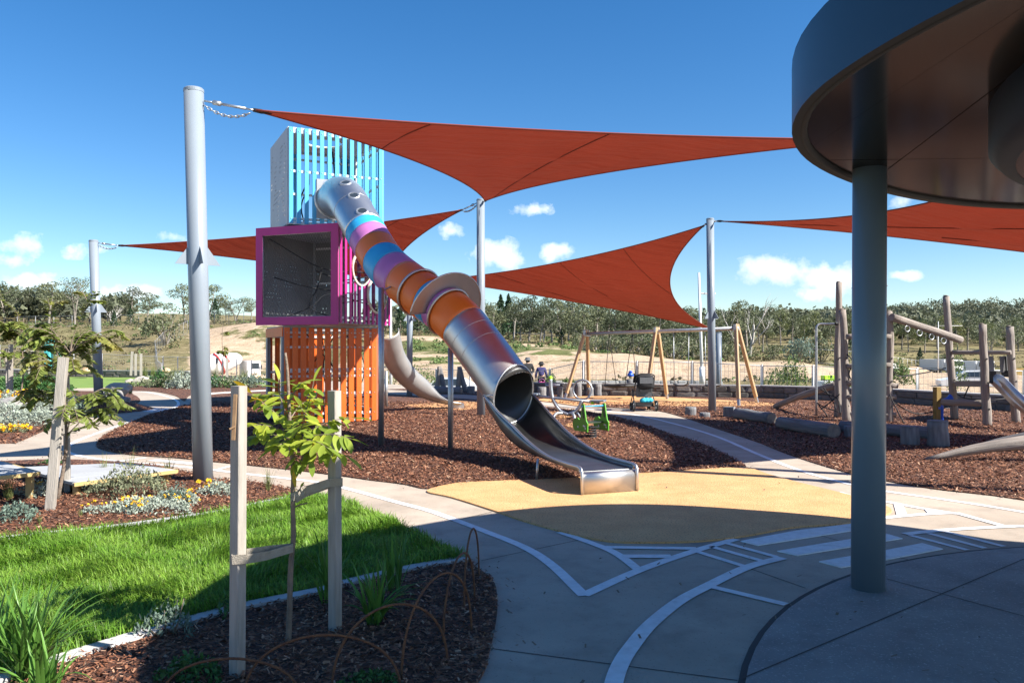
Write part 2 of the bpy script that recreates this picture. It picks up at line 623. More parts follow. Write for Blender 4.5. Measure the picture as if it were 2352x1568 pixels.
MT['silver_leaf'] = mat('silver_leaf', (.33, .38, .31), .75, island=.35, transl=.2)
MT['blue_leaf'] = mat('blue_green_leaf', (.14, .20, .155), .75, island=.4, transl=.2)
MT['mix_leaf'] = mat('shrub_leaf', (.20, .22, .125), .7, island=.5, transl=.25)
MT['tuft'] = mat('tuft_blade', (.17, .20, .06), .7, island=.45, transl=.3)
MT['strap'] = mat('strap_leaf', (.085, .20, .03), .42, col2=(.12, .25, .045), scale=2, island=.35, transl=.3)
MT['fern'] = mat('fern_leaf', (.045, .13, .03), .6, island=.4, transl=.3)
MT['robinia'] = mat('robinia_leaf', (.29, .38, .045), .5, objrand=.28, transl=.45, col2=(.36, .42, .05), scale=9)
MT['pistacia'] = mat('pinnate_leaf', (.21, .26, .06), .55, island=.4, transl=.45, col2=(.32, .22, .07), scale=1.6, contrast=(.52, .75))
MT['gum_leaf'] = mat('gum_leaf', (.125, .145, .075), .65, island=.45, transl=.25, objrand=.34)
MT['gum_leaf2'] = mat('yellow_gum_leaf', (.165, .185, .07), .65, island=.42, transl=.25, objrand=.28)
MT['pine_leaf'] = mat('pine_leaf', (.028, .062, .022), .7, island=.45, transl=.12, objrand=.2)
MT['dry_scrub'] = mat('dry_scrub', (.17, .145, .075), .85, island=.55, transl=.2)
MT['green_scrub'] = mat('green_scrub', (.13, .19, .06), .8, island=.45, transl=.25)
MT['forest'] = mat('forest_leaf', (.095, .11, .072), .75, island=.5, transl=.2, col2=(.13, .14, .08), scale=.03)
MT['sand'] = mat('sand', (.50, .36, .22), .95, col2=(.42, .30, .18), scale=2, bump=.4)
MT['bubble'] = glass('clear_dome', (.62, .68, .76))


def mulch_mat():
    m = bpy.data.materials.new('bark_mulch')
    m.use_nodes = True
    t = NT(m.node_tree)
    bs = m.node_tree.nodes['Principled BSDF']
    tcn = t.n('ShaderNodeTexCoord')
    mp = t.n('ShaderNodeMapping')
    mp.inputs['Scale'].default_value = (1, 1.0, 1)
    t.l(tcn.outputs['Object'], mp.inputs[0])
    nw = t.n('ShaderNodeTexNoise')
    nw.inputs['Scale'].default_value = 6
    t.l(mp.outputs[0], nw.inputs['Vector'])
    wv = t.n('ShaderNodeVectorMath', operation='MULTIPLY_ADD')
    wv.inputs[1].default_value = (.12, .12, .12)
    t.l(nw.outputs['Color'], wv.inputs[0])
    t.l(mp.outputs[0], wv.inputs[2])
    vo = t.n('ShaderNodeTexVoronoi')
    vo.inputs['Scale'].default_value = 34
    t.l(wv.outputs[0], vo.inputs['Vector'])
    sp = t.n('ShaderNodeSeparateColor')
    t.l(vo.outputs['Color'], sp.inputs[0])
    c = t.ramp(sp.outputs[0], [(0.0, (.022, .010, .007)), (.45, (.092, .034, .017)), (.8, (.195, .075, .036)), (1.0, (.36, .185, .11))])
    t.l(c, bs.inputs['Base Color'])
    bs.inputs['Roughness'].default_value = .85
    bp = t.n('ShaderNodeBump')
    bp.inputs['Strength'].default_value = .9
    bp.inputs['Distance'].default_value = .025
    t.l(t.math('ADD', vo.outputs['Distance'], sp.outputs[1]), bp.inputs['Height'])
    t.l(bp.outputs[0], bs.inputs['Normal'])
    return m


MT['mulch'] = mulch_mat()


def chip_mat():
    m = bpy.data.materials.new('bark_chip')
    m.use_nodes = True
    t = NT(m.node_tree)
    bs = m.node_tree.nodes['Principled BSDF']
    gi = t.n('ShaderNodeNewGeometry')
    c = t.ramp(gi.outputs['Random Per Island'], [(0, (.035, .014, .009)), (.4, (.125, .044, .021)), (.75, (.225, .088, .042)), (.93, (.36, .18, .10)), (1, (.50, .32, .21))])
    t.l(c, bs.inputs['Base Color'])
    bs.inputs['Roughness'].default_value = .8
    return m


MT['chip'] = chip_mat()


def sail_mat():
    m = bpy.data.materials.new('shade_cloth')
    m.use_nodes = True
    t = NT(m.node_tree)
    bs = m.node_tree.nodes['Principled BSDF']
    tcn = t.n('ShaderNodeTexCoord')
    mp = t.n('ShaderNodeMapping')
    mp.inputs['Scale'].default_value = (1, 14, 1)
    t.l(tcn.outputs['UV'], mp.inputs[0])
    nn = t.n('ShaderNodeTexNoise')
    nn.inputs['Scale'].default_value = 9
    nn.inputs['Detail'].default_value = 6
    t.l(mp.outputs[0], nn.inputs['Vector'])
    c = t.ramp(nn.outputs[0], [(.3, (.27, .040, .023)), (.7, (.33, .050, .028))])
    t.l(c, bs.inputs['Base Color'])
    bs.inputs['Roughness'].default_value = .8
    bs.inputs['Specular IOR Level'].default_value = .2
    mp2 = t.n('ShaderNodeMapping')
    mp2.inputs['Scale'].default_value = (.25, 7, 1)
    t.l(tcn.outputs['UV'], mp2.inputs[0])
    nb = t.n('ShaderNodeTexNoise')
    nb.inputs['Scale'].default_value = 2.2
    nb.inputs['Detail'].default_value = 5
    t.l(mp2.outputs[0], nb.inputs['Vector'])
    bp = t.n('ShaderNodeBump')
    bp.inputs['Strength'].default_value = .55
    bp.inputs['Distance'].default_value = .12
    t.l(nb.outputs[0], bp.inputs['Height'])
    t.l(bp.outputs[0], bs.inputs['Normal'])
    tr = t.n('ShaderNodeBsdfTranslucent')
    t.l(t.mix(.5, c, (.36, .05, .022)), tr.inputs['Color'])
    t.l(bp.outputs[0], tr.inputs['Normal'])
    mx = t.n('ShaderNodeMixShader')
    mx.inputs[0].default_value = .20
    t.l(bs.outputs[0], mx.inputs[1])
    t.l(tr.outputs[0], mx.inputs[2])
    t.l(mx.outputs[0], m.node_tree.nodes['Material Output'].inputs['Surface'])
    return m


MT['sail'] = sail_mat()
# ================================================================== ground and terrain
COLS = [
    (-900, [(60, -1.0), (90, 835), (150, 740), (220, 715), (400, 690), (800, 680), (1500, 680)]),
    (-300, [(60, -1.0), (90, 838), (150, 742), (220, 722), (400, 705), (800, 700), (1500, 700)]),
    (0, [(62, -1.0), (92, 842), (120, 792), (160, 744), (240, 730), (400, 715), (800, 715), (1500, 715)]),
    (230, [(62, -1.0), (92, 848), (115, 806), (150, 750), (240, 738), (400, 728), (800, 730), (1500, 735)]),
    (430, [(55, -1.0), (68, -2.4), (92, -2.4), (98, 846), (105, 815), (150, 744), (240, 738), (400, 735), (800, 740), (1500, 745)]),
    (620, [(52, -1.0), (66, -2.7), (94, -2.7), (102, 852), (108, 828), (130, 741), (240, 738), (400, 738), (800, 742), (1500, 750)]),
    (800, [(50, -1.0), (70, 862), (90, 822), (118, 760), (240, 748), (400, 745), (800, 745), (1500, 750)]),
    (950, [(38, -1.9), (60, -1.9), (66, 862), (85, 812), (102, 774), (130, 772), (240, 760), (400, 750), (800, 748), (1500, 750)]),
    (1100, [(38, -1.6), (60, -1.6), (64, 862), (78, 825), (98, 786), (130, 780), (240, 768), (400, 750), (800, 748), (1500, 750)]),
    (1250, [(48, -1.0), (62, 862), (68, 848), (80, 806), (95, 792), (200, 775), (400, 752), (800, 748), (1500, 750)]),
    (1400, [(48, -1.0), (62, 864), (65, 858), (69, 826), (90, 813), (200, 788), (400, 755), (800, 742), (1500, 750)]),
    (1600, [(48, -1.0), (62, 866), (66, 862), (70, 838), (100, 828), (200, 798), (400, 765), (700, 764), (1500, 768)]),
    (1800, [(46, -1.0), (60, 868), (63, 862), (67, 846), (110, 826), (200, 794), (400, 762), (700, 742), (1500, 755)]),
    (1950, [(46, -1.0), (70, 866), (100, 846), (140, 826), (200, 797), (400, 765), (700, 722), (1500, 740)]),
    (2150, [(46, -1.0), (80, 868), (146, 862), (158, 846), (210, 800), (400, 770), (700, 712), (1500, 730)]),
    (2352, [(46, -1.0), (80, 870), (146, 862), (160, 846), (210, 803), (400, 772), (700, 716), (1500, 735)]),
    (2700, [(46, -1.0), (80, 870), (120, 854), (150, 842), (210, 805), (400, 772), (700, 700), (1500, 725)]),
    (3300, [(46, -1.0), (80, 870), (120, 854), (150, 842), (210, 805), (400, 772), (700, 700), (1500, 725)]),
]


def _colz(col, d):
    pts = [(16, -1.0)] + [(dd, p if p < 100 else CH - (p - HY) * dd / F) for dd, p in col]
    for i in range(len(pts) - 1):
        if d <= pts[i + 1][0]:
            t = max(0, min(1, (d - pts[i][0]) / (pts[i + 1][0] - pts[i][0])))
            t = t * .6 + (t * t * (3 - 2 * t)) * .4
            return pts[i][1] * (1 - t) + pts[i + 1][1] * t
    return pts[-1][1]


def terrain_z(x, d):
    px = CX + F * x / d
    px = max(COLS[0][0], min(COLS[-1][0], px))
    for i in range(len(COLS) - 1):
        if px <= COLS[i + 1][0]:
            t = (px - COLS[i][0]) / (COLS[i + 1][0] - COLS[i][0])
            t = t * t * (3 - 2 * t)
            z = _colz(COLS[i][1], d) * (1 - t) + _colz(COLS[i + 1][1], d) * t
            break
    k = min(1, max(0, (d - 52) / 40))
    z += min(1, max(0, (d - 380) / 250)) * 7 * mnoise.noise(Vector((x * .006, d * .004, 9)))
    return z + k * (.35 * mnoise.fractal(Vector((x * .09, d * .09, 0)), 1, 2, 4) + .5 * mnoise.noise(Vector((x * .03, d * .03, 3))))


def sstep(a, b, x):
    t = max(0.0, min(1.0, (x - a) / (b - a)))
    return t * t * (3 - 2 * t)


def zone(x, d):
    """(dirt, green) share of the far ground"""
    px = CX + F * x / d
    n = mnoise.fractal(Vector((x * .06, d * .06, 7)), 1, 2, 4) * .5
    n2 = mnoise.noise(Vector((x * .3, d * .3, 1))) * .5
    dirt = sstep(56, 60, d) * (1 - sstep(78, 92, d + 10 * n))                      # site floor and cut banks
    if px < 480:
        dirt *= sstep(380, 480, px + 60 * n) if d > 88 else 1
    hill = sstep(405, 470, px + 50 * n) * (1 - sstep(640, 760, px + 60 * n)) * (1 - sstep(132, 142, d + 6 * n))   # bare hillside on the left
    top = sstep(860, 920, px) * (1 - sstep(1060, 1180, px + 60 * n)) * sstep(96, 99, d) * (1 - sstep(124, 130, d))
    midg = sstep(860, 900, px) * (1 - sstep(1330, 1480, px + 60 * n)) * sstep(70, 76, d + 4 * n) * (1 - sstep(96, 100, d))
    mound = sstep(1180, 1230, px + 30 * n) * (1 - sstep(1330, 1400, px)) * sstep(84, 88, d) * (1 - sstep(96, 102, d)) * sstep(-.05, .15, n + n2)
    site = sstep(1930, 2000, px) * (1 - sstep(128, 136, d + 8 * n)) * sstep(44, 50, d)
    dirt = max(dirt * (1 - .85 * midg * sstep(-.25, .05, n + n2)), hill * (1 - .7 * sstep(.08, .3, n + n2)), top, mound, site * .9)
    green = max(midg * .9, hill * .6 * sstep(.05, .3, n + n2), sstep(-.1, .3, n) * .45)
    return max(0, min(1, dirt)), max(0, min(1, green))


def terrain_mat():
    m = bpy.data.materials.new('hill_ground')
    m.use_nodes = True
    t = NT(m.node_tree)
    bs = m.node_tree.nodes['Principled BSDF']
    bs.inputs['Roughness'].default_value = .95
    bs.inputs['Specular IOR Level'].default_value = .1
    at = t.n('ShaderNodeAttribute', attribute_name='zone')
    sp = t.n('ShaderNodeSeparateColor')
    t.l(at.outputs['Color'], sp.inputs[0])
    tcn = t.n('ShaderNodeTexCoord')
    n1 = t.n('ShaderNodeTexNoise')
    n1.inputs['Scale'].default_value = .7
    n1.inputs['Detail'].default_value = 8
    n1.inputs['Roughness'].default_value = .7
    t.l(tcn.outputs['Object'], n1.inputs['Vector'])
    n2 = t.n('ShaderNodeTexNoise')
    n2.inputs['Scale'].default_value = .12
    n2.inputs['Detail'].default_value = 6
    t.l(tcn.outputs['Object'], n2.inputs['Vector'])
    dry = t.ramp(n1.outputs[0], [(.32, (.10, .085, .04)), (.5, (.20, .165, .085)), (.7, (.31, .255, .15))])
    grn = t.ramp(n1.outputs[0], [(.3, (.07, .095, .025)), (.7, (.17, .20, .07))])
    drt = t.ramp(n1.outputs[0], [(.28, (.34, .24, .155)), (.5, (.46, .345, .235)), (.72, (.56, .44, .32))])
    g = t.mix(t.math('MULTIPLY', sp.outputs[1], t.ramp(n2.outputs[0], [(.35, .2), (.6, 1.0)])), dry, grn)
    df = t.math('ADD', sp.outputs[0], t.math('MULTIPLY', t.math('SUBTRACT', n1.outputs[0], .5), 1.3))
    c = t.mix(t.ramp(df, [(.38, 0.0), (.58, 1.0)]), g, drt)
    t.l(c, bs.inputs['Base Color'])
    bp = t.n('ShaderNodeBump')
    bp.inputs['Strength'].default_value = .8
    bp.inputs['Distance'].default_value = .5
    t.l(n1.outputs[0], bp.inputs['Height'])
    t.l(bp.outputs[0], bs.inputs['Normal'])
    return m


MT['terrain'] = terrain_mat()

pxs = np.arange(-900, 3301, 24)
ds = [16 + i * 3 for i in range(14)] + list(np.geomspace(58, 140, 62)) + list(np.geomspace(144, 1500, 46))
V, Z = [], []
for d in ds:
    for px in pxs:
        x = (px - CX) / F * d
        V.append((x, d, terrain_z(x, d)))
        Z.append(zone(x, d))
nc = len(pxs)
Fc = [(i * nc + j, i * nc + j + 1, (i + 1) * nc + j + 1, (i + 1) * nc + j) for i in range(len(ds) - 1) for j in range(nc - 1)]
me = fast_mesh('hillside', V, Fc, MT['terrain'])
ca = me.color_attributes.new('zone', 'FLOAT_COLOR', 'POINT')
arr = np.ones((len(V), 4), dtype=np.float32)
arr[:, :2] = np.array(Z)
arr[:, 2] = 0
ca.data.foreach_set('color', arr.ravel())
me.polygons.foreach_set('use_smooth', [True] * len(me.polygons))
o = bpy.data.objects.new('hillside', me)
S.collection.objects.link(o)
tag(o, kind='structure')

# a wide sheet that carries the ground on to the horizon on every side
mb = MB()
mb.prism([(-3000, -3000), (3000, -3000), (3000, 3000), (-3000, 3000)], -9.0, -8.6)
MT['plain'] = mat('dry_plain', (.20, .17, .09), .95, col2=(.13, .13, .06), scale=.2)
tag(mb.build('ground', MT['plain']), kind='structure')


def world_poly(pts, smooth=True, sub=5):
    q = [p if isinstance(p, Vector) else G(*p) for p in pts]
    return [(v.x, v.y) for v in (catmull(q, sub, True) if smooth else q)]


def sheet(name, poly, z, m, thick=.06):
    mb = MB()
    mb.prism(poly, z - thick, z)
    return tag(mb.build(name, m), kind='structure')


V2 = lambda x, y: Vector((x, y, 0))
# concrete that all the beds are cut into
PLATEAU = [(-75, -12), (30, -12), (30, 6), (18.5, 13.5), (16.2, 16.6), (13.15, 20.9), (11.5, 24.2), (8.25, 26.4), (5, 27.2), (1.9, 28.1), (.3, 28.8),
           (-3, 33.5), (-9, 39.5), (-17.7, 44.0), (-25, 46.2), (-45, 50), (-75, 54)]
sheet('path', PLATEAU, 0.0, MT['concrete'], 1.2)

centre = [(222, 1020), (232, 1032), (300, 1045), (400, 1052), (480, 1060), (600, 1072), (700, 1083), (780, 1093), (850, 1103), (930, 1113), (980, 1123),
          (1041, 1113), (1108, 1108), (1224, 1104), (1326, 1099), (1454, 1090), (1560, 1084), (1650, 1077), (1712, 1073), (1694, 1060), (1650, 1037),
          (1600, 1015), (1556, 1003), (1496, 981), (1437, 963), (1377, 950), (1318, 942), (1243, 934), (1150, 922), (1000, 912), (890, 905), (760, 899),
          (620, 899), (540, 903), (485, 907), (440, 926), (400, 938), (350, 951), (300, 970), (262, 988), (236, 1002)]
right = [(890, 894), (980, 899), (1100, 908), (1237, 921), (1348, 933), (1496, 942), (1571, 959), (1645, 984), (1739, 1015), (1783, 1033), (1850, 1057),
         (1958, 1089), (2035, 1105), (2143, 1123), (2275, 1138), (2352, 1149), (2700, 1200), (3000, 1245), (3000, 1010), (2700, 975), (2500, 958),
         (2352, 948), (2178, 939), (2052, 926), (1868, 917), (1750, 914), (1500, 910), (1300, 907), (1235, 904), (1100, 899), (1000, 893)]
front = [(1066, 1294), (1093, 1304), (1133, 1337), (1142, 1378), (1140, 1420), (1126, 1490), (1098, 1568), V2(-.42, 3.0), V2(-.9, 2.0), V2(-2.2, 1.2), V2(-4.5, 1.6),
         V2(-4.6, 2.6), (-300, 1690), (-50, 1590), (100, 1540), (210, 1504), (294, 1478), (378, 1456), (462, 1430), (564, 1403), (736, 1367), (787, 1351), (931, 1317)]
left1 = [(-400, 1275), (0, 1238), (126, 1225), (252, 1212), (378, 1195), (531, 1172), (600, 1156), (667, 1144), (688, 1136), (663, 1124), (567, 1105), (491, 1099),
         (400, 1078), (300, 1063), (150, 1056), (0, 1060), (-400, 1080)]
left2 = [(-400, 1035), (0, 1019), (40, 1016), (115, 984), (166, 970), (230, 949), (279, 938), (311, 927), (322, 921), (319, 914), (308, 907), (284, 900),
         (150, 898), (0, 900), (-400, 905)]
back_bed = [(352, 899), (402, 909), (424, 921), (437, 908), (484, 901), (620, 894), (640, 888), (560, 884), (430, 883), (300, 887), (260, 892), (290, 897)]
lawn = [(-400, 1283), (0, 1246), (126, 1233), (252, 1220), (378, 1203), (531, 1180), (600, 1163), (667, 1150), (722, 1140), (755, 1147), (815, 1167), (903, 1200),
        (954, 1225), (1066, 1283), (1062, 1290), (931, 1309), (787, 1343), (736, 1358), (564, 1393), (462, 1420), (378, 1446), (294, 1467), (210, 1493), (100, 1528),
        (-50, 1578), (-300, 1675), V2(-6, 3.4)]
lawn_far = [V2(-60, 48.5), V2(-45, 47.5), V2(-25, 45), V2(-18.5, 43), (434, 872), (640, 880), (560, 884), (430, 884), (300, 888), (150, 892), (0, 893), (-400, 900)]
soft = [(980, 1129), (1041, 1112), (1108, 1107), (1224, 1103), (1326, 1098), (1454, 1089), (1560, 1083), (1650, 1076), (1712, 1074), (1761, 1089), (1806, 1102),
        (1841, 1111), (1958, 1140), (2020, 1158), (2047, 1172), (2033, 1184), (1957, 1203), (1825, 1213), (1713, 1233), (1605, 1245), (1471, 1248), (1382, 1243),
        (1292, 1223), (1203, 1198), (1127, 1172), (1038, 1144)]
soft_swing = [(1236, 919), (1290, 913), (1348, 911), (1467, 911), (1586, 916), (1705, 922), (1760, 926), (1787, 930), (1750, 933), (1615, 934), (1526, 933), (1437, 930),
              (1377, 931), (1340, 934), (1280, 926)]
soft_exit = [(935, 932), (1000, 926), (1080, 921), (1112, 926), (1108, 935), (1060, 942), (985, 939)]


def ell(cx, cy, rx, ry, n=14):
    return [(cx + rx * math.cos(2 * math.pi * k / n), cy + ry * math.sin(2 * math.pi * k / n)) for k in range(n)]


POLY = {k: world_poly(v) for k, v in dict(centre=centre, right=right, front=front, left1=left1, left2=left2, back_bed=back_bed).items()}
for k, p in POLY.items():
    sheet('mulch_bed', p, .014 if k != 'right' else .013, MT['mulch'], .05)
LAWN = world_poly(lawn)
sheet('lawn', LAWN, .02, MT['lawn'], .05)
LAWNF = world_poly(lawn_far)
sheet('lawn', LAWNF, .012, MT['far_grass'], .05)
sheet('soft_fall', world_poly(soft), .016, MT['softfall'], .05)
sheet('soft_fall', world_poly(soft_swing), .022, MT['softfall'], .05)
sheet('soft_fall', world_poly(soft_exit), .022, MT['softfall'], .05)
sheet('soft_fall', world_poly(ell(1268, 955, 44, 8)), .022, MT['softfall'], .05)
sheet('soft_fall', world_poly(ell(1352, 978, 52, 9)), .022, MT['softfall'], .05)

# circular slab under the shelter
a, b, c = (G(*p) for p in ((1694, 1568), (1806, 1390), (2352, 1255)))
A2 = np.array([[2 * (b.x - a.x), 2 * (b.y - a.y)], [2 * (c.x - a.x), 2 * (c.y - a.y)]])
B2 = np.array([b.x ** 2 - a.x ** 2 + b.y ** 2 - a.y ** 2, c.x ** 2 - a.x ** 2 + c.y ** 2 - a.y ** 2])
SC = np.linalg.solve(A2, B2)
SR = math.hypot(a.x - SC[0], a.y - SC[1])
circ = lambda r, n=96: [(SC[0] + r * math.cos(2 * math.pi * k / n), SC[1] + r * math.sin(2 * math.pi * k / n)) for k in range(n)]
sheet('slab_joint', circ(SR), .003, MT['joint'], .03)
sheet('shelter_slab', circ(SR - .035), .007, MT['aggregate'], .03)


def ribbon(mb, pts, wd, z, taper=True):
    """flat strip along ground points"""
    n = len(pts)
    L, Rr = [], []
    for i in range(n):
        t = pts[min(i + 1, n - 1)] - pts[max(i - 1, 0)]
        t.z = 0
        t.normalize()
        s_ = Vector((t.y, -t.x, 0)) * wd / 2
        L.append((pts[i].x - s_.x, pts[i].y - s_.y, z))
        Rr.append((pts[i].x + s_.x, pts[i].y + s_.y, z))
    mb.add(L + Rr, [(i + n, i + n + 1, i + 1, i) for i in range(n - 1)])


LINES = [
    (.085, [(1342, 1368), (1266, 1296), (1203, 1256), (1114, 1220), (1038, 1191), (980, 1171), (908, 1152), (782, 1118), (713, 1105), (564, 1088), (487, 1079),
            (400, 1070), (300, 1062), (220, 1053), (172, 1044), (152, 1034), (162, 1021), (200, 1003), (300, 968), (380, 944), (410, 928), (392, 913), (340, 901), (290, 899)]),
    (.085, [(1340, 1367), (1467, 1310), (1596, 1265), (1690, 1238)]),
    (.08, [(1286, 1222), (1382, 1256), (1426, 1278), (1467, 1309)]),
    (.08, [(1386, 1257), (1600, 1260)]),
    (.10, [(1431, 1278), (1542, 1278)]),
    (.06, [(1596, 1265), (1712, 1301)]), (.06, [(1632, 1255), (1750, 1288)]), (.06, [(1663, 1246), (1783, 1279)]),
    (.09, [(1797, 1281), (1716, 1303), (1627, 1345), (1560, 1381), (1493, 1435), (1449, 1488), (1426, 1524), (1410, 1568), (1392, 1660)]),
    (.07, [(1630, 1347), (1806, 1389)]),
    (.085, [(1100, 911), (1237, 926), (1371, 941), (1467, 954), (1556, 975), (1645, 1002), (1739, 1042), (1806, 1069), (1873, 1091), (1958, 1113), (2035, 1128), (2176, 1148),
            (2352, 1176), (2700, 1240)]),
    (.085, [(1925, 1130), (1957, 1139), (2035, 1152), (2110, 1166), (2200, 1180)]),
    (.085, [(1957, 1200), (2035, 1189), (2110, 1182), (2179, 1178)]),
    (.08, [(2196, 1178), (2308, 1209)]),
    (.085, [(2500, 1215), (2352, 1209), (2308, 1210), (2209, 1215), (2143, 1220), (2078, 1227)]),
    (.06, [(2090, 1229), (2222, 1263)]), (.06, [(2133, 1225), (2263, 1259)]), (.06, [(2172, 1221), (2306, 1255)]),
    (.05, [(263, 946), (418, 948)]), (.05, [(308, 935), (423, 935)]),
    (.07, [(233, 1063), (285, 1057), (336, 1051)]), (.16, [(350, 1056), (415, 1062), (480, 1068)]), (.07, [(491, 1081), (530, 1070)]),
]
zl = .004
for i, (wd, pts) in enumerate(LINES):
    mb = MB()
    q = [G(*p) for p in pts]
    ribbon(mb, catmull(q, 8) if len(q) > 2 else q, wd, zl + .0006 * (i % 5))
    tag(mb.build('painted_line', MT['white_paint']), kind='structure')
for k, pts in enumerate([[(1701, 1243), (1741, 1253), (1957, 1219), (2010, 1209), (1985, 1200), (1957, 1203), (1830, 1219)],
            [(1785, 1266), (1832, 1276), (2035, 1243), (2073, 1237), (2035, 1226), (1900, 1247)],
            [(1881, 1290), (1933, 1304), (2035, 1286), (2166, 1261), (2118, 1248), (2035, 1264)],
            [(2052, 1156), (2073, 1159), (2083, 1182), (2060, 1185)], [(2121, 1167), (2143, 1170), (2156, 1178), (2133, 1181)],
            [(281, 944), (300, 938), (331, 938), (311, 946)], [(322, 944), (345, 938), (370, 937), (350, 946)], [(354, 945), (378, 938), (401, 937), (383, 946)]]):
    mb = MB()
    mb.prism(world_poly(pts, False), 0, zl + .0035)
    tag(mb.build('painted_stripe', MT['white_paint']), kind='structure')
for pts, z in (([(1105, 1287), (1337, 1238)], .002), ([(1123, 1488), (1694, 1562)], .002), ([(1828, 1214), (2250, 1330)], .002), ([(1036, 1197), (1130, 1175)], .002),
               ([(2037, 1331), (2352, 1417)], .009), ([(2352, 1285), (1706, 1560)], .009), ([(1716, 1303), (1850, 1350)], .002)):
    mb = MB()
    ribbon(mb, [G(*p) for p in pts], .009, z)
    tag(mb.build('slab_groove', MT['joint']), kind='structure')
# mower edging
for pts in ([(-300, 1266), (0, 1242), (126, 1229), (252, 1216), (378, 1199), (531, 1176), (600, 1160), (667, 1147), (700, 1139)],
            [(1068, 1288), (931, 1313), (787, 1347), (736, 1363), (564, 1398), (462, 1425), (378, 1451), (294, 1473), (210, 1499), (100, 1534), (-100, 1604)],
            [(424, 931), (440, 928), (460, 915)], [(480, 905), (540, 901), (620, 897), (760, 897), (890, 902)]):
    mb = MB()
    q = catmull([G(*p) for p in pts], 6)
    for zz, wd in ((.034, .095),):
        ribbon(mb, q, wd, zz)
        n = len(q)
        base = len(mb.v) - 2 * n
        low = mb.add([(x, y, -.02) for x, y, z in mb.v[base:base + 2 * n]], [])
        for i in range(n - 1):
            mb.f += [(base + i, base + i + 1, low + i + 1, low + i), (base + n + i + 1, base + n + i, low + n + i, low + n + i + 1)]
            mb.sm += [False, False]
    tag(mb.build('edging', MT['kerb']), kind='structure')


# ------------------------------------------------------------------ loose bark chips and grass
def inside(poly, X, Y):
    p = np.asarray(poly)
    res = np.zeros(len(X), dtype=bool)
    j = len(p) - 1
    for i in range(len(p)):
        cond = ((p[i, 1] > Y) != (p[j, 1] > Y))
        with np.errstate(divide='ignore', invalid='ignore'):
            xi = (p[j, 0] - p[i, 0]) * (Y - p[i, 1]) / (p[j, 1] - p[i, 1]) + p[i, 0]
        res ^= cond & (X < xi)
        j = i
    return res


def scatter(poly, dens_fn, dmax, box=None):
    p = np.asarray(poly)
    x0, y0 = p.min(0)
    x1, y1 = p.max(0)
    x0, x1 = max(x0, -9.5), min(x1, 15)
    y0, y1 = max(y0, 2.6), min(y1, dmax)
    top = max(dens_fn(np.array([y0, (y0 + y1) / 2, y1])))
    n = int((x1 - x0) * (y1 - y0) * top)
    X, Y = rng.uniform(x0, x1, n), rng.uniform(y0, y1, n)
    k = rng.uniform(0, top, n) < dens_fn(Y)
    k &= np.abs(X / Y) < .92
    X, Y = X[k], Y[k]
    k = inside(poly, X, Y)
    return X[k], Y[k]


def chips(poly, dens_fn, dmax, size):
    X, Y = scatter(poly, dens_fn, dmax)
    n = len(X)
    if n < 5:
        return
    L = rng.uniform(.5, 1.4, n) * size * (1 + .035 * np.maximum(0, Y - 6))
    Wd = L * rng.uniform(.2, .45, n)
    a = rng.uniform(0, 2 * math.pi, n)
    ca_, sa_ = np.cos(a), np.sin(a)
    tilt = rng.normal(0, .35, n)
    roll = rng.normal(0, .45, n)
    zc = .018 + rng.uniform(0, .022, n)
    V = np.zeros((n, 4, 3), np.float32)
    for i, (u, v) in enumerate(((-1, -1), (1, -.7), (1, .7), (-1, 1))):
        lx, ly = u * L / 2, v * Wd / 2
        V[:, i, 0] = X + lx * ca_ - ly * sa_
        V[:, i, 1] = Y + lx * sa_ + ly * ca_
        V[:, i, 2] = zc + lx * np.sin(tilt) + ly * np.sin(roll)
    me = fast_mesh('bark_chips', V.reshape(-1, 3), np.arange(n * 4).reshape(-1, 4), MT['chip'])
    o = bpy.data.objects.new('bark_chips', me)
    S.collection.objects.link(o)
    tag(o, 'loose red brown bark chips lying on the mulch', 'bark chips', kind='stuff')


chips(POLY['front'], lambda y: 2600 + 0 * y, 9, .025)
chips(POLY['left1'], lambda y: 1500 + 0 * y, 11, .027)
chips(POLY['centre'], lambda y: 1500 * np.minimum(1, (11 / y) ** 2), 24, .030)
chips(POLY['right'], lambda y: 1500 * np.minimum(1, (10 / y) ** 2), 24, .030)
chips(POLY['left2'], lambda y: 500 * np.minimum(1, (10 / y) ** 2), 22, .04)
# a few chips kicked onto the concrete
mbx = [(-.3 + random.uniform(0, 2.2), random.uniform(3.6, 6.5)) for _ in range(26)] + [(random.uniform(1.8, 3.9), random.uniform(3.4, 5.6)) for _ in range(34)] + \
      [(lambda g: (g.x, g.y))(G(random.uniform(1500, 2300), random.uniform(985, 1130))) for _ in range(40)] + \
      [(lambda g: (g.x, g.y))(G(random.uniform(60, 420), random.uniform(930, 1040))) for _ in range(30)]
for k_ in ('front', 'centre', 'left1', 'left2', 'right'):      # spilled over the edges of the beds
    pl = POLY[k_]
    for _ in range(260):
        i = random.randrange(len(pl))
        (x0, y0), (x1, y1) = pl[i], pl[(i + 1) % len(pl)]
        t_ = random.random()
        x, y = x0 + (x1 - x0) * t_ + random.gauss(0, .10), y0 + (y1 - y0) * t_ + random.gauss(0, .10)
        if 3 < y < 22 and abs(x / y) < .9:
            mbx.append((x, y))
V = []
for (x, y) in mbx:
    a, l_, w_ = random.uniform(0, 6.3), random.uniform(.006, .016), random.uniform(.004, .009)
    for u, v in ((-1, -1), (1, -1), (1, 1), (-1, 1)):
        V.append((x + u * l_ * math.cos(a) - v * w_ * math.sin(a), y + u * l_ * math.sin(a) + v * w_ * math.cos(a), .03 + .006 * u))
o = bpy.data.objects.new('stray_bark', fast_mesh('stray_bark', V, np.arange(len(V)).reshape(-1, 4), MT['bark']))
S.collection.objects.link(o)
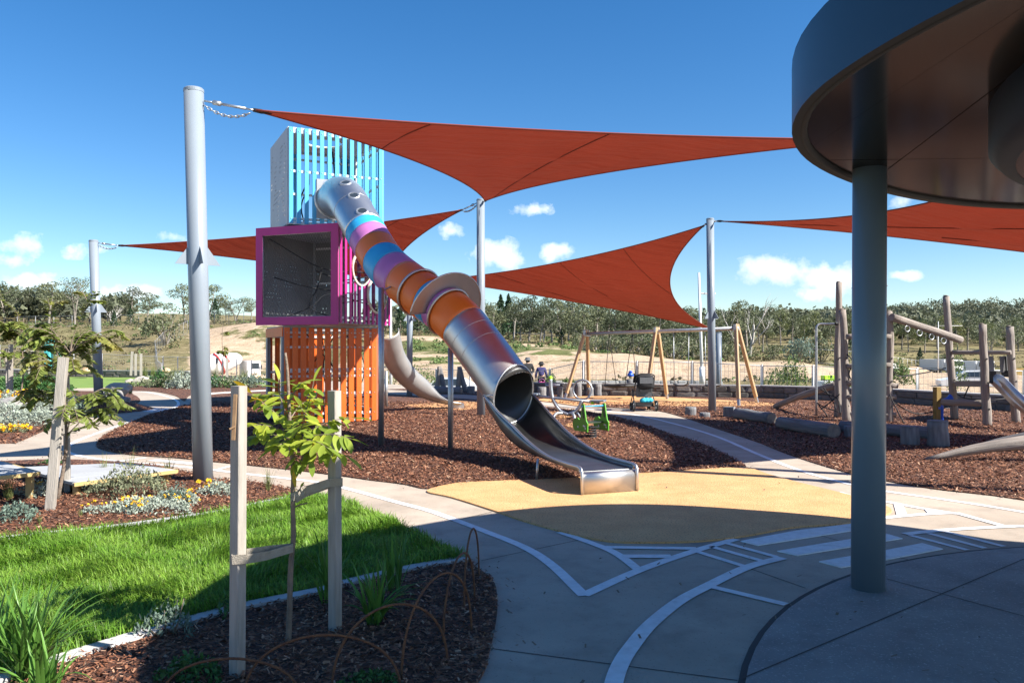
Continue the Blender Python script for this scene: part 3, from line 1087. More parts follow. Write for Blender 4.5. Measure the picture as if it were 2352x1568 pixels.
tag(o, 'stray dark bark bits scattered over the concrete path', 'bark bits', kind='stuff')


def grass(name, poly, dens_fn, dmax, h0, wd, m, label, lean=.5):
    X, Y = scatter(poly, dens_fn, dmax)
    n = len(X)
    h = h0 * rng.uniform(.35, 1.35, n) * (1 + .22 * np.sin(X * 5 + 3 * np.sin(Y * 3)) + .2 * np.sin(X * 17 + 5 * np.sin(Y * 11)) * np.sin(Y * 19))
    a = rng.uniform(0, 2 * math.pi, n) * .6 + 2.2 * np.sin(X * 1.7 + Y * 2.3) + 1.2 * np.sin(X * 7 - Y * 5)
    ln = rng.uniform(.1, lean, n) * h * 1.6
    w_ = wd * rng.uniform(.7, 1.4, n) * (1 + .12 * np.maximum(0, Y - 5))
    dx, dy = np.cos(a), np.sin(a)
    sx, sy = -dy, dx
    V = np.zeros((n, 5, 3), np.float32)
    for i, (t, s_) in enumerate(((0, -1), (0, 1), (.55, -.8), (.55, .8), (1, 0))):
        b = ln * t * t
        V[:, i, 0] = X + dx * b + sx * w_ * s_ / 2
        V[:, i, 1] = Y + dy * b + sy * w_ * s_ / 2
        V[:, i, 2] = .018 + h * t * (1 - .25 * t * ln / h)
    base = np.arange(n)[:, None] * 5
    Fc = np.concatenate([base + np.array([0, 1, 3]), base + np.array([0, 3, 2]), base + np.array([2, 3, 4])])
    o = bpy.data.objects.new(name, fast_mesh(name, V.reshape(-1, 3), Fc, m))
    S.collection.objects.link(o)
    tag(o, label, 'grass', kind='stuff')


grass('grass_blades', LAWN, lambda y: 10000 * np.minimum(1, (5.0 / y) ** 1.2), 9.5, .080, .0052, MT['grass'], 'long bright green lawn grass beside the concrete edging', .95)
# ================================================================== play tower of three cubes
ROOT = Vector((-4.1, 17.7, 0))
tower = thing('play_tower', 'tall play tower of stacked orange, magenta and blue slatted cubes', 'play tower', ROOT)


class Frame:
    """a vertical cube: origin L (front left corner), t along the front, b to the back"""
    def __init__(s, L, ang, side, z0, z1):
        s.L, s.s, s.z0, s.z1 = Vector((L[0], L[1], 0)), side, z0, z1
        s.t = Vector((math.cos(ang), math.sin(ang), 0))
        s.b = Vector((-math.sin(ang), math.cos(ang), 0))
        s.M = Matrix((s.t, s.b, Vector((0, 0, 1)))).transposed()

    def p(s, u, v, z):
        return s.L + s.t * u + s.b * v + Vector((0, 0, z))


def frame_bars(fr, wd=.07):
    mb = MB()
    S_ = fr.s
    h = wd / 2
    for u in (h, S_ - h):
        for v in (h, S_ - h):
            mb.box(fr.p(u, v, (fr.z0 + fr.z1) / 2), (wd, wd, fr.z1 - fr.z0), mat=fr.M)
    for z in (fr.z0 + h, fr.z1 - h):
        for v in (h, S_ - h):
            mb.box(fr.p(S_ / 2, v, z), (S_ - 2 * wd - .002, wd - .004, wd - .004), mat=fr.M)
        for u in (h, S_ - h):
            mb.box(fr.p(u, S_ / 2, z), (wd - .004, S_ - 2 * wd - .002, wd - .004), mat=fr.M)
    return mb


def slat_face(fr, face, n, sw, m, parent, zs=None, skip=None, rails=(.12, .5, .88), th=.022, rail_m=None, gap=.004, holes=()):
    """vertical boards on one face: F front, K back, L left, R right"""
    S_ = fr.s
    z0, z1 = zs or (fr.z0 + .01, fr.z1 - .01)
    for k in range(n):
        u = sw / 2 + .012 + (S_ - sw - .024) * k / (n - 1)
        if skip and skip(k, u):
            continue
        spans = [(z0, z1)]
        for (hu, hz, hr) in holes:
            if abs(u - hu) < hr:
                hh = math.sqrt(hr * hr - (u - hu) ** 2)
                spans = [q for (s0, s1) in spans for q in ((s0, min(s1, hz - hh)), (max(s0, hz + hh), s1)) if q[1] - q[0] > .02]
        for (s0, s1) in spans:
            size = (sw, th, s1 - s0)
            zc = (s0 + s1) / 2
            if face == 'F':
                c = fr.p(u, -th / 2 - gap, zc)
            elif face == 'K':
                c = fr.p(u, S_ + th / 2 + gap, zc)
            elif face == 'L':
                c, size = fr.p(-th / 2 - gap, u, zc), (th, sw, s1 - s0)
            else:
                c, size = fr.p(S_ + th / 2 + gap, u, zc), (th, sw, s1 - s0)
            mb = MB()
            mb.cbox(c, size, .005, mat=fr.M)
            mb.build('slat', m, parent, True)
    for q in rails:
        z = fr.z0 + (fr.z1 - fr.z0) * q
        mb = MB()
        e = .035
        if face == 'F':
            mb.box(fr.p(S_ / 2, .018, z), (S_ - .15, .03, .05), mat=fr.M)
        elif face == 'K':
            mb.box(fr.p(S_ / 2, S_ - .018, z), (S_ - .15, .03, .05), mat=fr.M)
        elif face == 'L':
            mb.box(fr.p(.018, S_ / 2, z), (.03, S_ - .15, .05), mat=fr.M)
        else:
            mb.box(fr.p(S_ - .018, S_ / 2, z), (.03, S_ - .15, .05), mat=fr.M)
        mb.build('rail', rail_m or MT['cube_white'], parent, True)
    # bolt heads, one row per rail
    mb = MB()
    for k in range(n):
        u = sw / 2 + .012 + (S_ - sw - .024) * k / (n - 1)
        if skip and skip(k, u):
            continue
        for q in rails:
            z = fr.z0 + (fr.z1 - fr.z0) * q
            off = th + gap + .004
            c = {'F': fr.p(u, -off, z), 'K': fr.p(u, S_ + off, z), 'L': fr.p(-off, u, z), 'R': fr.p(S_ + off, u, z)}[face]
            mb.box(c, (.016, .016, .016), mat=fr.M)
    tag(mb.build('bolt_heads', MT['galv'], parent, True), kind='stuff')


def holed_panel(origin, ux, uz, wd, ht, cell, pattern, m, name, parent, thick=.012, slot=(.5, .5)):
    """sheet with real perforations: pattern(i, j) -> hole?"""
    nx, nz_ = int(wd / cell), int(ht / cell)
    cx, cz = wd / nx, ht / nz_
    ux, uz = Vector(ux), Vector(uz)
    mb = MB()
    o = Vector(origin)
    pt = lambda a, b: o + ux * a + uz * b
    for j in range(nz_):
        i = 0
        while i < nx:
            if pattern(i, j):
                a0, a1, b0, b1 = i * cx, (i + 1) * cx, j * cz, (j + 1) * cz
                mx_, mz_ = (a0 + a1) / 2, (b0 + b1) / 2
                hx, hz = cx * slot[0] / 2, cz * slot[1] / 2
                vs = [pt(a0, b0), pt(a1, b0), pt(a1, b1), pt(a0, b1), pt(mx_ - hx, mz_ - hz), pt(mx_ + hx, mz_ - hz), pt(mx_ + hx, mz_ + hz), pt(mx_ - hx, mz_ + hz)]
                mb.add(vs, [(0, 1, 5, 4), (1, 2, 6, 5), (2, 3, 7, 6), (3, 0, 4, 7)])
                i += 1
            else:
                k = i
                while k < nx and not pattern(k, j):
                    k += 1
                mb.quad(pt(i * cx, j * cz), pt(k * cx, j * cz), pt(k * cx, (j + 1) * cz), pt(i * cx, (j + 1) * cz))
                i = k
    ob = mb.build(name, m, parent, True)
    bmx = bmesh.new()
    bmx.from_mesh(ob.data)
    bmesh.ops.remove_doubles(bmx, verts=bmx.verts, dist=.0005)
    bmx.to_mesh(ob.data)
    bmx.free()
    sd = ob.modifiers.new('thick', 'SOLIDIFY')
    sd.thickness = thick
    sd.offset = 0
    return ob


def perf_pattern(nx, nz_, seed):
    def f(i, j):
        if i < 1 or j < 1 or i >= nx - 1 or j >= nz_ - 1:
            return False
        a = mnoise.noise(Vector((i * .16 + seed, j * .10, seed)))
        return a > .12 and (j % 2 == 0) and (i + j // 2) % 2 == 0
    return f


ANG = R(26.5)
# ---- orange cube
fo = Frame((-4.80, 16.72), ANG, 2.03, .04, 2.10)
orange_cube = frame_bars(fo).build('orange_cube', MT['cube_grey'], tower, True)
slat_face(fo, 'F', 12, .118, MT['orange'], orange_cube, (-.02 + .06, 2.06), rails=(.09, .30, .48, .55, .78, .93))
slat_face(fo, 'K', 12, .118, MT['orange'], orange_cube, rails=(.1, .5, .9))
slat_face(fo, 'R', 12, .118, MT['orange'], orange_cube, rails=(.1, .5, .9), skip=lambda k, u: .65 < u < 1.35)
mb = MB()
mb.cbox(fo.p(-.014, fo.s / 2, 1.97), (.024, fo.s, .20), .004, mat=fo.M)
mb.build('lintel', MT['orange'], orange_cube, True)
for v in (.10, fo.s - .10):
    mb = MB()
    mb.cbox(fo.p(-.014, v, .95), (.024, .16, 1.82), .004, mat=fo.M)
    mb.build('jamb', MT['cube_grey'], orange_cube, True)
mb = MB()
mb.box(fo.p(fo.s / 2, fo.s / 2, .55), (fo.s - .2, fo.s - .2, .04), mat=fo.M)
mb.build('floor_panel', MT['cube_grey'], orange_cube, True)
for k in range(5):      # climbing ropes inside
    mb = MB()
    u0, v0 = random.uniform(.4, 1.7), random.uniform(.6, 1.6)
    pts = [fo.p(u0 + .5 * math.sin(k + t * 3), v0 + .2 * math.cos(t * 5), .1 + t * 1.9) for t in (0, .2, .4, .6, .8, 1)]
    mb.tube(catmull(pts, 4), .012, 6)
    mb.build('climbing_rope', MT['rope'], orange_cube, True)

# ---- magenta cube, turned against the other two
fm = Frame((-5.43, 16.95), R(-21.4), 2.05, 2.13, 4.16)
magenta_cube = frame_bars(fm, .06).build('magenta_cube', MT['cube_grey'], tower, True)
fw = .17
z0, z1 = fm.z0 - .02, fm.z1 + .01
for a, b in (((0, z0), (fm.s, z0)), ((fm.s, z0), (fm.s, z1)), ((fm.s, z1), (0, z1)), ((0, z1), (0, z0))):   # mitred surround
    mb = MB()
    cx_, cz_ = fm.s / 2, (z0 + z1) / 2
    ins = lambda p: (p[0] + (fw if p[0] < cx_ else -fw), p[1] + (fw if p[1] < cz_ else -fw))
    e = .0025
    q = [a, b, ins(b), ins(a)]
    fr_ = [fm.p(u, -.035, z) for u, z in q]
    bk_ = [fm.p(u, -.004, z) for u, z in q]
    mb.add(fr_ + bk_, [(0, 1, 2, 3), (7, 6, 5, 4), (0, 4, 5, 1), (2, 6, 7, 3), (1, 5, 6, 2), (3, 7, 4, 0)])
    mb.build('surround_board', MT['magenta'], magenta_cube, True)
slat_face(fm, 'R', 12, .078, MT['magenta'], magenta_cube, rails=(.06, .94), holes=((1.42, 2.78, .37), (.78, 3.30, .33)))
slat_face(fm, 'K', 11, .09, MT['magenta'], magenta_cube, rails=(.1, .5, .9), skip=lambda k, u: u < .88)
nx, nzz = int(2.0 / .045), int(1.95 / .045)
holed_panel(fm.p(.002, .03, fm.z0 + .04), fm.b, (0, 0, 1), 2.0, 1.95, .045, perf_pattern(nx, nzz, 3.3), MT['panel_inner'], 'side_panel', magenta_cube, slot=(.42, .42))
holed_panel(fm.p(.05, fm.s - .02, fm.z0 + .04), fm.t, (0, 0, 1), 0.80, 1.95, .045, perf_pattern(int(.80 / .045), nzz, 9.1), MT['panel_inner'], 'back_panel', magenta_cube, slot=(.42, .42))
for z in (fm.z0 + .01, fm.z1 - .01):
    mb = MB()
    mb.box(fm.p(fm.s / 2, fm.s / 2, z), (fm.s - .08, fm.s - .08, .03), mat=fm.M)
    mb.build('floor_panel' if z < 3 else 'ceiling_panel', MT['cube_grey'], magenta_cube, True)
mb = MB()          # woven wire screen
x0, x1, y0, y1 = fw, fm.s - fw, fm.z0 + fw - .02, fm.z1 - fw + .01
pitch = .062
for sgn in (1, -1):
    k = -40
    while k < 90:
        c0 = k * pitch
        pts = []
        # line u = c0 + sgn * .6 * (z - y0)
        za, zb = y0, y1
        ua, ub = c0, c0 + sgn * .58 * (zb - za)
        def clip(ua, za, ub, zb):
            for lo, hi in ((x0, x1),):
                if ua == ub:
                    return None if not lo <= ua <= hi else (ua, za, ub, zb)
                t0 = max(0, min((lo - ua) / (ub - ua), (hi - ua) / (ub - ua)))
                t1 = min(1, max((lo - ua) / (ub - ua), (hi - ua) / (ub - ua)))
                if t0 >= t1:
                    return None
                return (ua + (ub - ua) * t0, za + (zb - za) * t0, ua + (ub - ua) * t1, za + (zb - za) * t1)
        r_ = clip(ua, za, ub, zb)
        if r_:
            mb.tube([fm.p(r_[0], -.012 - .003 * sgn, r_[1]), fm.p(r_[2], -.012 - .003 * sgn, r_[3])], .0026, 4, caps=False)
        k += 1
mb.build('wire_screen', MT['screen_wire'], magenta_cube, True)
mb = MB()
for (a, b) in (((x0, y0), (x1, y0)), ((x1, y0), (x1, y1)), ((x1, y1), (x0, y1)), ((x0, y1), (x0, y0))):
    mb.tube([fm.p(a[0], -.012, a[1]), fm.p(b[0], -.012, b[1])], .009, 6)
mb.build('screen_border', MT['galv'], magenta_cube, True)
for pts in ([(.25, .1, 3.95), (1.15, .7, 3.35), (1.75, 1.5, 3.3)], [(.2, .3, 3.15), (.85, .6, 2.95), (1.7, 1.3, 2.8)], [(1.15, .7, 3.35), (1.1, .6, 2.9), (.95, .55, 2.5), (1.5, .8, 2.25)],
            [(.3, .2, 2.2), (.95, .55, 2.5), (1.2, .9, 2.8), (1.8, 1.5, 2.6)], [(1.2, 1.2, 3.1), (1.9, 1.4, 3.2)], [(1.3, 1.1, 2.6), (1.9, 1.3, 2.7)], [(1.0, .7, 3.3), (1.2, 1.2, 3.1), (1.3, 1.1, 2.6)]):
    mb = MB()
    mb.tube(catmull([fm.p(*p) for p in pts], 5), .014, 6)
    mb.build('net_rope', MT['rope'], magenta_cube, True)


def bubble(fr, u, z, r, parent):
    Mx = Matrix((fr.b, Vector((0, 0, 1)), fr.t)).transposed()      # axis outwards on the right face
    c = fr.p(fr.s + .028, u, z)
    mb = MB()
    mb.lathe([(r - .05, .012), (r - .05, .03), (r, .03), (r, 0.0)], c, 32, False, Mx)
    rg = mb.build('bubble_ring', MT['cream'], parent, True)
    mb = MB()
    mb.lathe([(r - .03, .02)] + [((r - .05) * math.cos(a), .02 + (r * .42) * math.sin(a)) for a in (.1, .35, .6, .9, 1.2, 1.45, 1.56)], c, 32, True, Mx)
    ob = mb.build('bubble_window', MT['bubble'], rg)
    ob.data.transform(Matrix.Translation(-root_loc(rg)))


bubble(fm, 1.42, 2.78, .40, magenta_cube)
bubble(fm, .78, 3.30, .36, magenta_cube)

# ---- blue cube
fb = Frame((-4.68, 16.65), ANG, 2.05, 4.22, 6.26)
blue_cube = frame_bars(fb, .075).build('blue_cube', MT['cube_white'], tower, True)
slat_face(fb, 'F', 13, .088, MT['blue'], blue_cube, (4.24, 6.25), rails=(.06, .55, .955), th=.028)
slat_face(fb, 'K', 13, .088, MT['blue'], blue_cube, rails=(.1, .5, .9), skip=lambda k, u: .7 < u < 1.3)
slat_face(fb, 'R', 13, .088, MT['blue'], blue_cube, rails=(.1, .5, .9))
nx, nzz = int(2.03 / .05), int(2.02 / .03)
holed_panel(fb.p(-.008, .01, 4.23), fb.b, (0, 0, 1), 2.03, 2.02, .05,
            lambda i, j: (i > 2 and 3 < j < 36 and mnoise.noise(Vector((i * .17 + 5, j * .11, 2))) > .10 and j % 2 == 0), MT['panel_grey'], 'side_panel', blue_cube, slot=(.42, .8))
# roof with a round skylight hole
mb = MB()
n = 40
outer = []
for k in range(n):
    a = 2 * math.pi * k / n
    q = max(abs(math.cos(a)), abs(math.sin(a)))
    outer.append((1.03 + 1.02 * math.cos(a) / q, 1.03 + 1.02 * math.sin(a) / q))
inner = [(.98 + .42 * math.cos(2 * math.pi * k / n), .95 + .42 * math.sin(2 * math.pi * k / n)) for k in range(n)]
for z, flip in ((6.22, True), (6.262, False)):
    vs = [fb.p(u, v, z) for u, v in outer] + [fb.p(u, v, z) for u, v in inner]
    mb.add(vs, [((k, (k + 1) % n, n + (k + 1) % n, n + k) if not flip else (n + k, n + (k + 1) % n, (k + 1) % n, k)) for k in range(n)])
mb.build('roof_panel', MT['panel_grey'], blue_cube, True)
mb = MB()
mb.tube([fb.p(u, v, 6.235) for u, v in inner], .03, 8, closed=True)
mb.build('skylight_ring', MT['cream'], blue_cube, True)
mb = MB()
mb.box(fb.p(fb.s / 2, fb.s / 2, 4.25), (fb.s - .14, fb.s - .14, .06), mat=fb.M)
mb.build('floor_panel', MT['cube_grey'], blue_cube, True)
for k, (u, v) in enumerate(((.55, .9), (1.45, .9), (.7, 1.5), (1.3, 1.5))):
    mb = MB()
    mb.tube(catmull([fb.p(u, v, 6.2), fb.p(u + .05, v, 5.4), fb.p(u - .1, v + .1, 4.9), fb.p(u, v, 4.3)], 4), .016, 6)
    mb.build('net_rope', MT['rope'], blue_cube, True)
mb = MB()
c = fb.p(.98, -.045, 4.79)
mb.cbox(c, (.80, .03, .84), .004, mat=fb.M)
mb.build('slide_plate', MT['cube_grey'], blue_cube, True)

# ================================================================== big tube slide
TR = .385
ctr = [fb.p(.98, -.02, 4.80), Vector((-3.58, 16.55, 4.80)), Vector((-3.31, 15.97, 4.60)), Vector((-2.95, 15.38, 4.08)), Vector((-2.57, 14.8, 3.52)),
       Vector((-2.2, 14.2, 3.06)), Vector((-1.6, 13.4, 2.59)), Vector((-.93, 12.7, 2.13)), P(1104, 800, 12.3), P(1180, 906, 11.75)]
cl = catmull(ctr, 14)
slide = thing('tube_slide', 'big steel tube slide with blue, purple and orange bands curling down from the tower', 'slide', (-.3, 11.9, 0))


def rings(pts, r, n=40):
    out = []
    m = len(pts)
    for i in range(m):
        T = (pts[min(i + 1, m - 1)] - pts[max(i - 1, 0)]).normalized()
        X = T.cross(Vector((0, 0, 1))).normalized()
        U = X.cross(T)
        out.append((pts[i], T, X, U))
    return out


RG = rings(cl, TR)
lens = [0.0]
for i in range(1, len(cl)):
    lens.append(lens[-1] + (cl[i] - cl[i - 1]).length)
tot = lens[-1]


def near_px(px, py):
    """station of the centre line that the eye sees nearest this point"""
    best_, bi = 1e9, 0
    for i, p in enumerate(cl):
        q = ((p.x / p.y) * F + CX - px) ** 2 + (HY - (p.z - CH) / p.y * F - py) ** 2
        if q < best_:
            best_, bi = q, i
    return bi


KT = .6        # the mouth is cut steeper than square


def tube_part(i0, i1, m, name='tube_section', r=TR, inner=True):
    mb = MB()
    n = 40
    vs, fs = [], []
    st = list(range(i0, i1 + 1))
    for i in st:
        p, T, X, U = RG[i]
        for k in range(n):
            a = 2 * math.pi * k / n
            vs.append(p + X * r * math.cos(a) + U * r * math.sin(a) - (T * KT * r * math.sin(a) if i == len(RG) - 1 else Vector()))
    for i in range(len(st) - 1):
        for k in range(n):
            k2 = (k + 1) % n
            fs.append((i * n + k, (i + 1) * n + k, (i + 1) * n + k2, i * n + k2))
    mb.add(vs, fs, True)
    ob = mb.build(name, m, slide, True)
    sd = ob.modifiers.new('wall', 'SOLIDIFY')
    sd.thickness = .008
    sd.offset = -1
    ob.data.materials.append(MT['tube_inner'])
    sd.material_offset = 1
    return ob


marks = [(0, None, 'steel'), (None, (838, 535), 'tube_blue'), (None, (848, 552), 'tube_purple'), (None, (862, 574), 'tube_orange'), (None, (884, 599), 'tube_blue'),
         (None, (907, 624), 'tube_purple'), (None, (936, 644), 'tube_orange'), (None, (962, 672), 'tube_orange'), (None, (990, 690), 'tube_blue'),
         (None, (1014, 704), 'tube_purple'), (None, (1034, 716), 'tube_orange'), (None, (1066, 748), 'steel')]
st = [0] + [near_px(*m[1]) for m in marks[1:]] + [len(cl) - 1]
for i in range(1, len(st)):
    st[i] = max(st[i], st[i - 1] + 1)
for i, mk in enumerate(marks):
    tube_part(st[i], min(st[i + 1], len(cl) - 1), MT[mk[2]])


def collar(i, name, r, tube_r, m=None, half=None):
    p, T, X, U = RG[i]
    mb = MB()
    mb.tube([p + X * r * math.cos(2 * math.pi * k / 40) + U * r * math.sin(2 * math.pi * k / 40) for k in range(40)], tube_r, 8, closed=True)
    return mb.build(name, m or MT['steel'], slide, True)


collar(st[7], 'flange', TR + .02, .022)
collar(st[1] - 12 if st[1] > 14 else 2, 'seam_ring', TR + .001, .004)
collar(1, 'flange', TR + .04, .03)
collar(st[10], 'flange', TR + .018, .02)
p, T, X, U = RG[-1]
mb = MB()
mb.tube([p + X * (TR + .002) * math.cos(q) + (U - T * KT) * (TR + (.002 if math.sin(q) > -.1 else -.012)) * math.sin(q) for q in [2 * math.pi * k / 48 for k in range(48)]], .015, 8, closed=True)
mb.build('mouth_rim', MT['steel'], slide, True)
for k in (4, 8):
    i = st[11] + (len(cl) - 1 - st[11]) * k // 18
    collar(i, 'seam_ring', TR + .0005, .0035)
# climb guard: a half disc with a rolled rim standing round the tube
p, T, X, U = RG[st[10] - 1]
mb = MB()
NG = 36
arc = []
for k in range(NG + 1):
    a = R(-8) + (math.pi + R(16)) * k / NG
    ro = .70 if True else 0
    arc.append((a, ro))
inn = [p + X * (TR + .012) * math.cos(a) + U * (TR + .012) * math.sin(a) for a, r_ in arc]
out = [p + X * r_ * math.cos(a) + U * (r_ * math.sin(a) * .93) for a, r_ in arc]
mb.add(inn + out, [(k, k + 1, NG + 2 + k, NG + 1 + k) for k in range(NG)])
ob = mb.build('climb_guard', MT['steel'], slide, True)
sd = ob.modifiers.new('t', 'SOLIDIFY')
sd.thickness = .006
sd.offset = 0
mb = MB()
mb.tube([inn[0]] + out + [inn[-1]], .014, 8)
rim = mb.build('guard_rim', MT['steel'], ob)
rim.data.transform(Matrix.Translation(-root_loc(ob)))
# portholes on the upper bend
for (px, py) in ((797, 424), (818, 460), (838, 498)):
    # hit the tube from the eye
    o_ = Vector((0, 0, CH))
    dv = (P(px, py, 10) - o_).normalized()
    best_ = None
    for i, (p, T, X, U) in enumerate(RG):
        # closest point on ray to centre, then the surface point towards the eye
        t_ = (p - o_).dot(dv)
        q = o_ + dv * t_
        w_ = q - p
        w_ -= T * w_.dot(T)
        if w_.length < TR and abs((q - p).dot(T)) < .12:
            dd = t_ - math.sqrt(TR ** 2 - w_.length ** 2)
            if best_ is None or dd < best_[0]:
                best_ = (dd, i)
    if best_ is None:
        continue
    hit = o_ + dv * best_[0]
    p, T, X, U = RG[best_[1]]
    nrm = hit - p
    nrm -= T * nrm.dot(T)
    nrm.normalize()
    Mx = Matrix((T, nrm.cross(T), nrm)).transposed()
    mb = MB()
    mb.lathe([(.080, -.02), (.080, .010), (.105, .012), (.120, .002), (.122, -.05)], p + nrm * (TR - .004), 28, False, Mx)
    ph = mb.build('porthole', MT['galv'], slide, True)
    mb = MB()
    mb.lathe([(.0005, .004), (.04, .003), (.082, .0)], p + nrm * (TR + .001), 28, True, Mx)
    pn = mb.build('pane', MT['window'], ph)
    pn.data.transform(Matrix.Translation(-root_loc(ph)))

# open chute
pm, Tm, Xm, Um = RG[-1]
fl = [pm - Um * TR + Tm * KT * TR, Vector((.17, 11.32, .35)), Vector((.41, 10.75, .288)), Vector((.63, 10.15, .262)), Vector((.86, 9.45, .255)), Vector((1.06, 8.93, .255))]
fc = catmull(fl, 12)
mb = MB()
NV = 25
rows, rimL, rimR = [], [], []
for i, p in enumerate(fc):
    s_ = i / (len(fc) - 1)
    T = (fc[min(i + 1, len(fc) - 1)] - fc[max(i - 1, 0)]).normalized()
    if i == 0:
        T = Tm
    X = T.cross(Vector((0, 0, 1))).normalized()
    U = X.cross(T)
    b_ = sstep(.0, .42, s_)
    hw = TR * (1 - b_) + .345 * b_
    wall = TR * .95 * (1 - sstep(0, .8, s_)) + .05 * sstep(0, .8, s_)
    row = []
    for k in range(NV):
        t = -1 + 2 * k / (NV - 1)
        ph = t * math.pi / 2
        cx_, cy_ = TR * math.sin(ph), TR - TR * math.cos(ph)
        if abs(t) < .8:
            fx, fy = t / .8 * hw, 0.0
        else:
            fx, fy = math.copysign(hw, t), (abs(t) - .8) / .2 * wall
        lean = KT * (1 - sstep(0, .35, s_))
        yy = cy_ * (1 - b_) + fy * b_
        row.append(p + X * (cx_ * (1 - b_) + fx * b_) + (U - T * lean) * yy)
    rows.append(row)
    rimL.append(row[0])
    rimR.append(row[-1])
vs = [q for r_ in rows for q in r_]
fs = [(i * NV + k, i * NV + k + 1, (i + 1) * NV + k + 1, (i + 1) * NV + k) for i in range(len(rows) - 1) for k in range(NV - 1)]
mb.add(vs, fs, True)
ob = mb.build('chute', MT['steel_in'], slide, True)
sd = ob.modifiers.new('wall', 'SOLIDIFY')
sd.thickness = .006
sd.offset = 0
# side rims, then rolled end box
X = (rimR[-1] - rimL[-1]).normalized()
Te = Vector((0, 0, 1)).cross(X)
if Te.dot(fc[-1] - fc[-5]) < 0:
    Te = -Te
for rl in (rimL, rimR):
    e = rl[-1]
    pts = [q + Vector((0, 0, .004)) for q in rl] + [e + Te * .05 + Vector((0, 0, -.008)), e + Te * .075 + Vector((0, 0, -.035)), Vector((e.x, e.y, .02)) + Te * .08]
    mb = MB()
    mb.tube(pts, .018, 8)
    mb.build('side_rim', MT['steel'], slide, True)
mb = MB()
prof = [(0, .255), (.045, .248), (.07, .225), (.078, .19), (.08, .02)]
vs, n = [], len(prof)
hw = (rimR[-1] - rimL[-1]).length / 2
cen = fc[-1]
for sx in (-1, 1):
    for d_, z in prof:
        q = cen + X * sx * hw + Te * d_
        vs.append((q.x, q.y, z))
mb.add(vs, [(k, k + n, k + n + 1, k + 1) for k in range(n - 1)], True)
ob = mb.build('end_box', MT['steel'], slide, True)
sd = ob.modifiers.new('wall', 'SOLIDIFY')
sd.thickness = .004
# supports
for (px, py, top, r_) in ((1232, 1103, .27, .016),):
    g = G(px, py)
    mb = MB()
    mb.tube([g, Vector((g.x + .02, g.y, top))], r_, 10)
    mb.build('support_post', MT['galv'], slide, True)
for (base, top, r_) in (((-2.16, 13.15), 2.62, .048), ((-.99, 12.85), 1.63, .045)):
    mb = MB()
    mb.tube([Vector((*base, 0)), Vector((*base, top))], r_, 14)
    sp_ = mb.build('support_post', MT['galv'], slide, True)
    # bracket to the tube
    near = min(cl, key=lambda q: (q - Vector((*base, top + .4))).length)
    dv = (Vector((*base, top)) - near).normalized()
    mb = MB()
    mb.beam(Vector((*base, top - .06)), near + dv * (TR - .01), .05, .02)
    bb = mb.build('bracket', MT['galv'], sp_)
    bb.data.transform(Matrix.Translation(-root_loc(sp_)))

# ================================================================== small curved slide behind the tower
s2 = thing('curved_slide', 'small curved steel chute leaving the far side of the orange cube', 'slide', G(1000, 935))
fl = [P(884, 778, 18.5), P(892, 812, 18.8), P(905, 850, 19.3), P(932, 886, 20.0), P(970, 912, 20.7), P(1010, 925, 21.1), P(1050, 930, 21.4)]
fc = catmull(fl, 8)
mb = MB()
NV, r2 = 15, .27
vs, rl, rr = [], [], []
for i, p in enumerate(fc):
    s_ = i / (len(fc) - 1)
    T = (fc[min(i + 1, len(fc) - 1)] - fc[max(i - 1, 0)]).normalized()
    X = T.cross(Vector((0, 0, 1))).normalized()
    U = X.cross(T)
    fl_ = sstep(.55, .95, s_)
    row = []
    for k in range(NV):
        ph = (-1 + 2 * k / (NV - 1)) * R(115) * (1 - .35 * fl_)
        row.append(p + X * r2 * math.sin(ph) + U * (r2 - r2 * math.cos(ph)) * (1 - .7 * fl_))
    vs += row
    rl.append(row[0])
    rr.append(row[-1])
mb.add(vs, [(i * NV + k, i * NV + k + 1, (i + 1) * NV + k + 1, (i + 1) * NV + k) for i in range(len(fc) - 1) for k in range(NV - 1)], True)
ob = mb.build('chute', MT['steel_dull'], s2, True)
ob.modifiers.new('w', 'SOLIDIFY').thickness = .008
for q in (rl, rr):
    mb = MB()
    mb.tube(q, .014, 6)
    mb.build('side_rim', MT['galv'], s2, True)
mb = MB()
mb.tube([G(887, 935), G(887, 935) + Vector((0, 0, 1.0))], .045, 10)
mb.build('support_post', MT['galv'], s2, True)
mb = MB()
e = fc[-1]
mb.box((e.x, e.y, .07), (.34, .3, .14), .2)
mb.build('end_foot', MT['steel'], s2, True)

# ================================================================== sail posts
FINZ = {}


def sail_post(base, top, r, label, fin_z=None, name='sail_post'):
    base, top = Vector(base), Vector(top)
    t = thing(name, label, 'post', base, group='posts holding up the shade sails')
    mb = MB()
    mb.tube([base - Vector((0, 0, .05)), top], r, 28, caps=True)
    mb.build('shaft', MT['post_paint'], t, True)
    ax = (top - base).normalized()
    mb = MB()
    mb.lathe([(r + .003, -.03), (r + .003, .004), (r * .9, .018), (0.0001, .02)], top, 28, False, ax.to_track_quat('Z', 'Y').to_matrix())
    mb.build('cap', MT['post_paint'], t, True)
    if fin_z:
        c = base + ax * ((fin_z - base.z) / ax.z)
        for k in range(4):
            a = R(35) + k * math.pi / 2
            dv = Vector((math.cos(a), math.sin(a), 0))
            sd_ = Vector((-dv.y, dv.x, 0)) * .004
            q = [c + dv * (r - .004) + Vector((0, 0, .22)), c + dv * (r - .004), c + dv * (r + .15)]
            mb = MB()
            mb.add([v + sd_ for v in q] + [v - sd_ for v in q], [(0, 1, 2), (5, 4, 3), (0, 3, 4, 1), (1, 4, 5, 2), (2, 5, 3, 0)])
            mb.build('fin', MT['post_paint'], t, True)
    return t


def pole_top(px, py, d):
    return P(px, py, d)


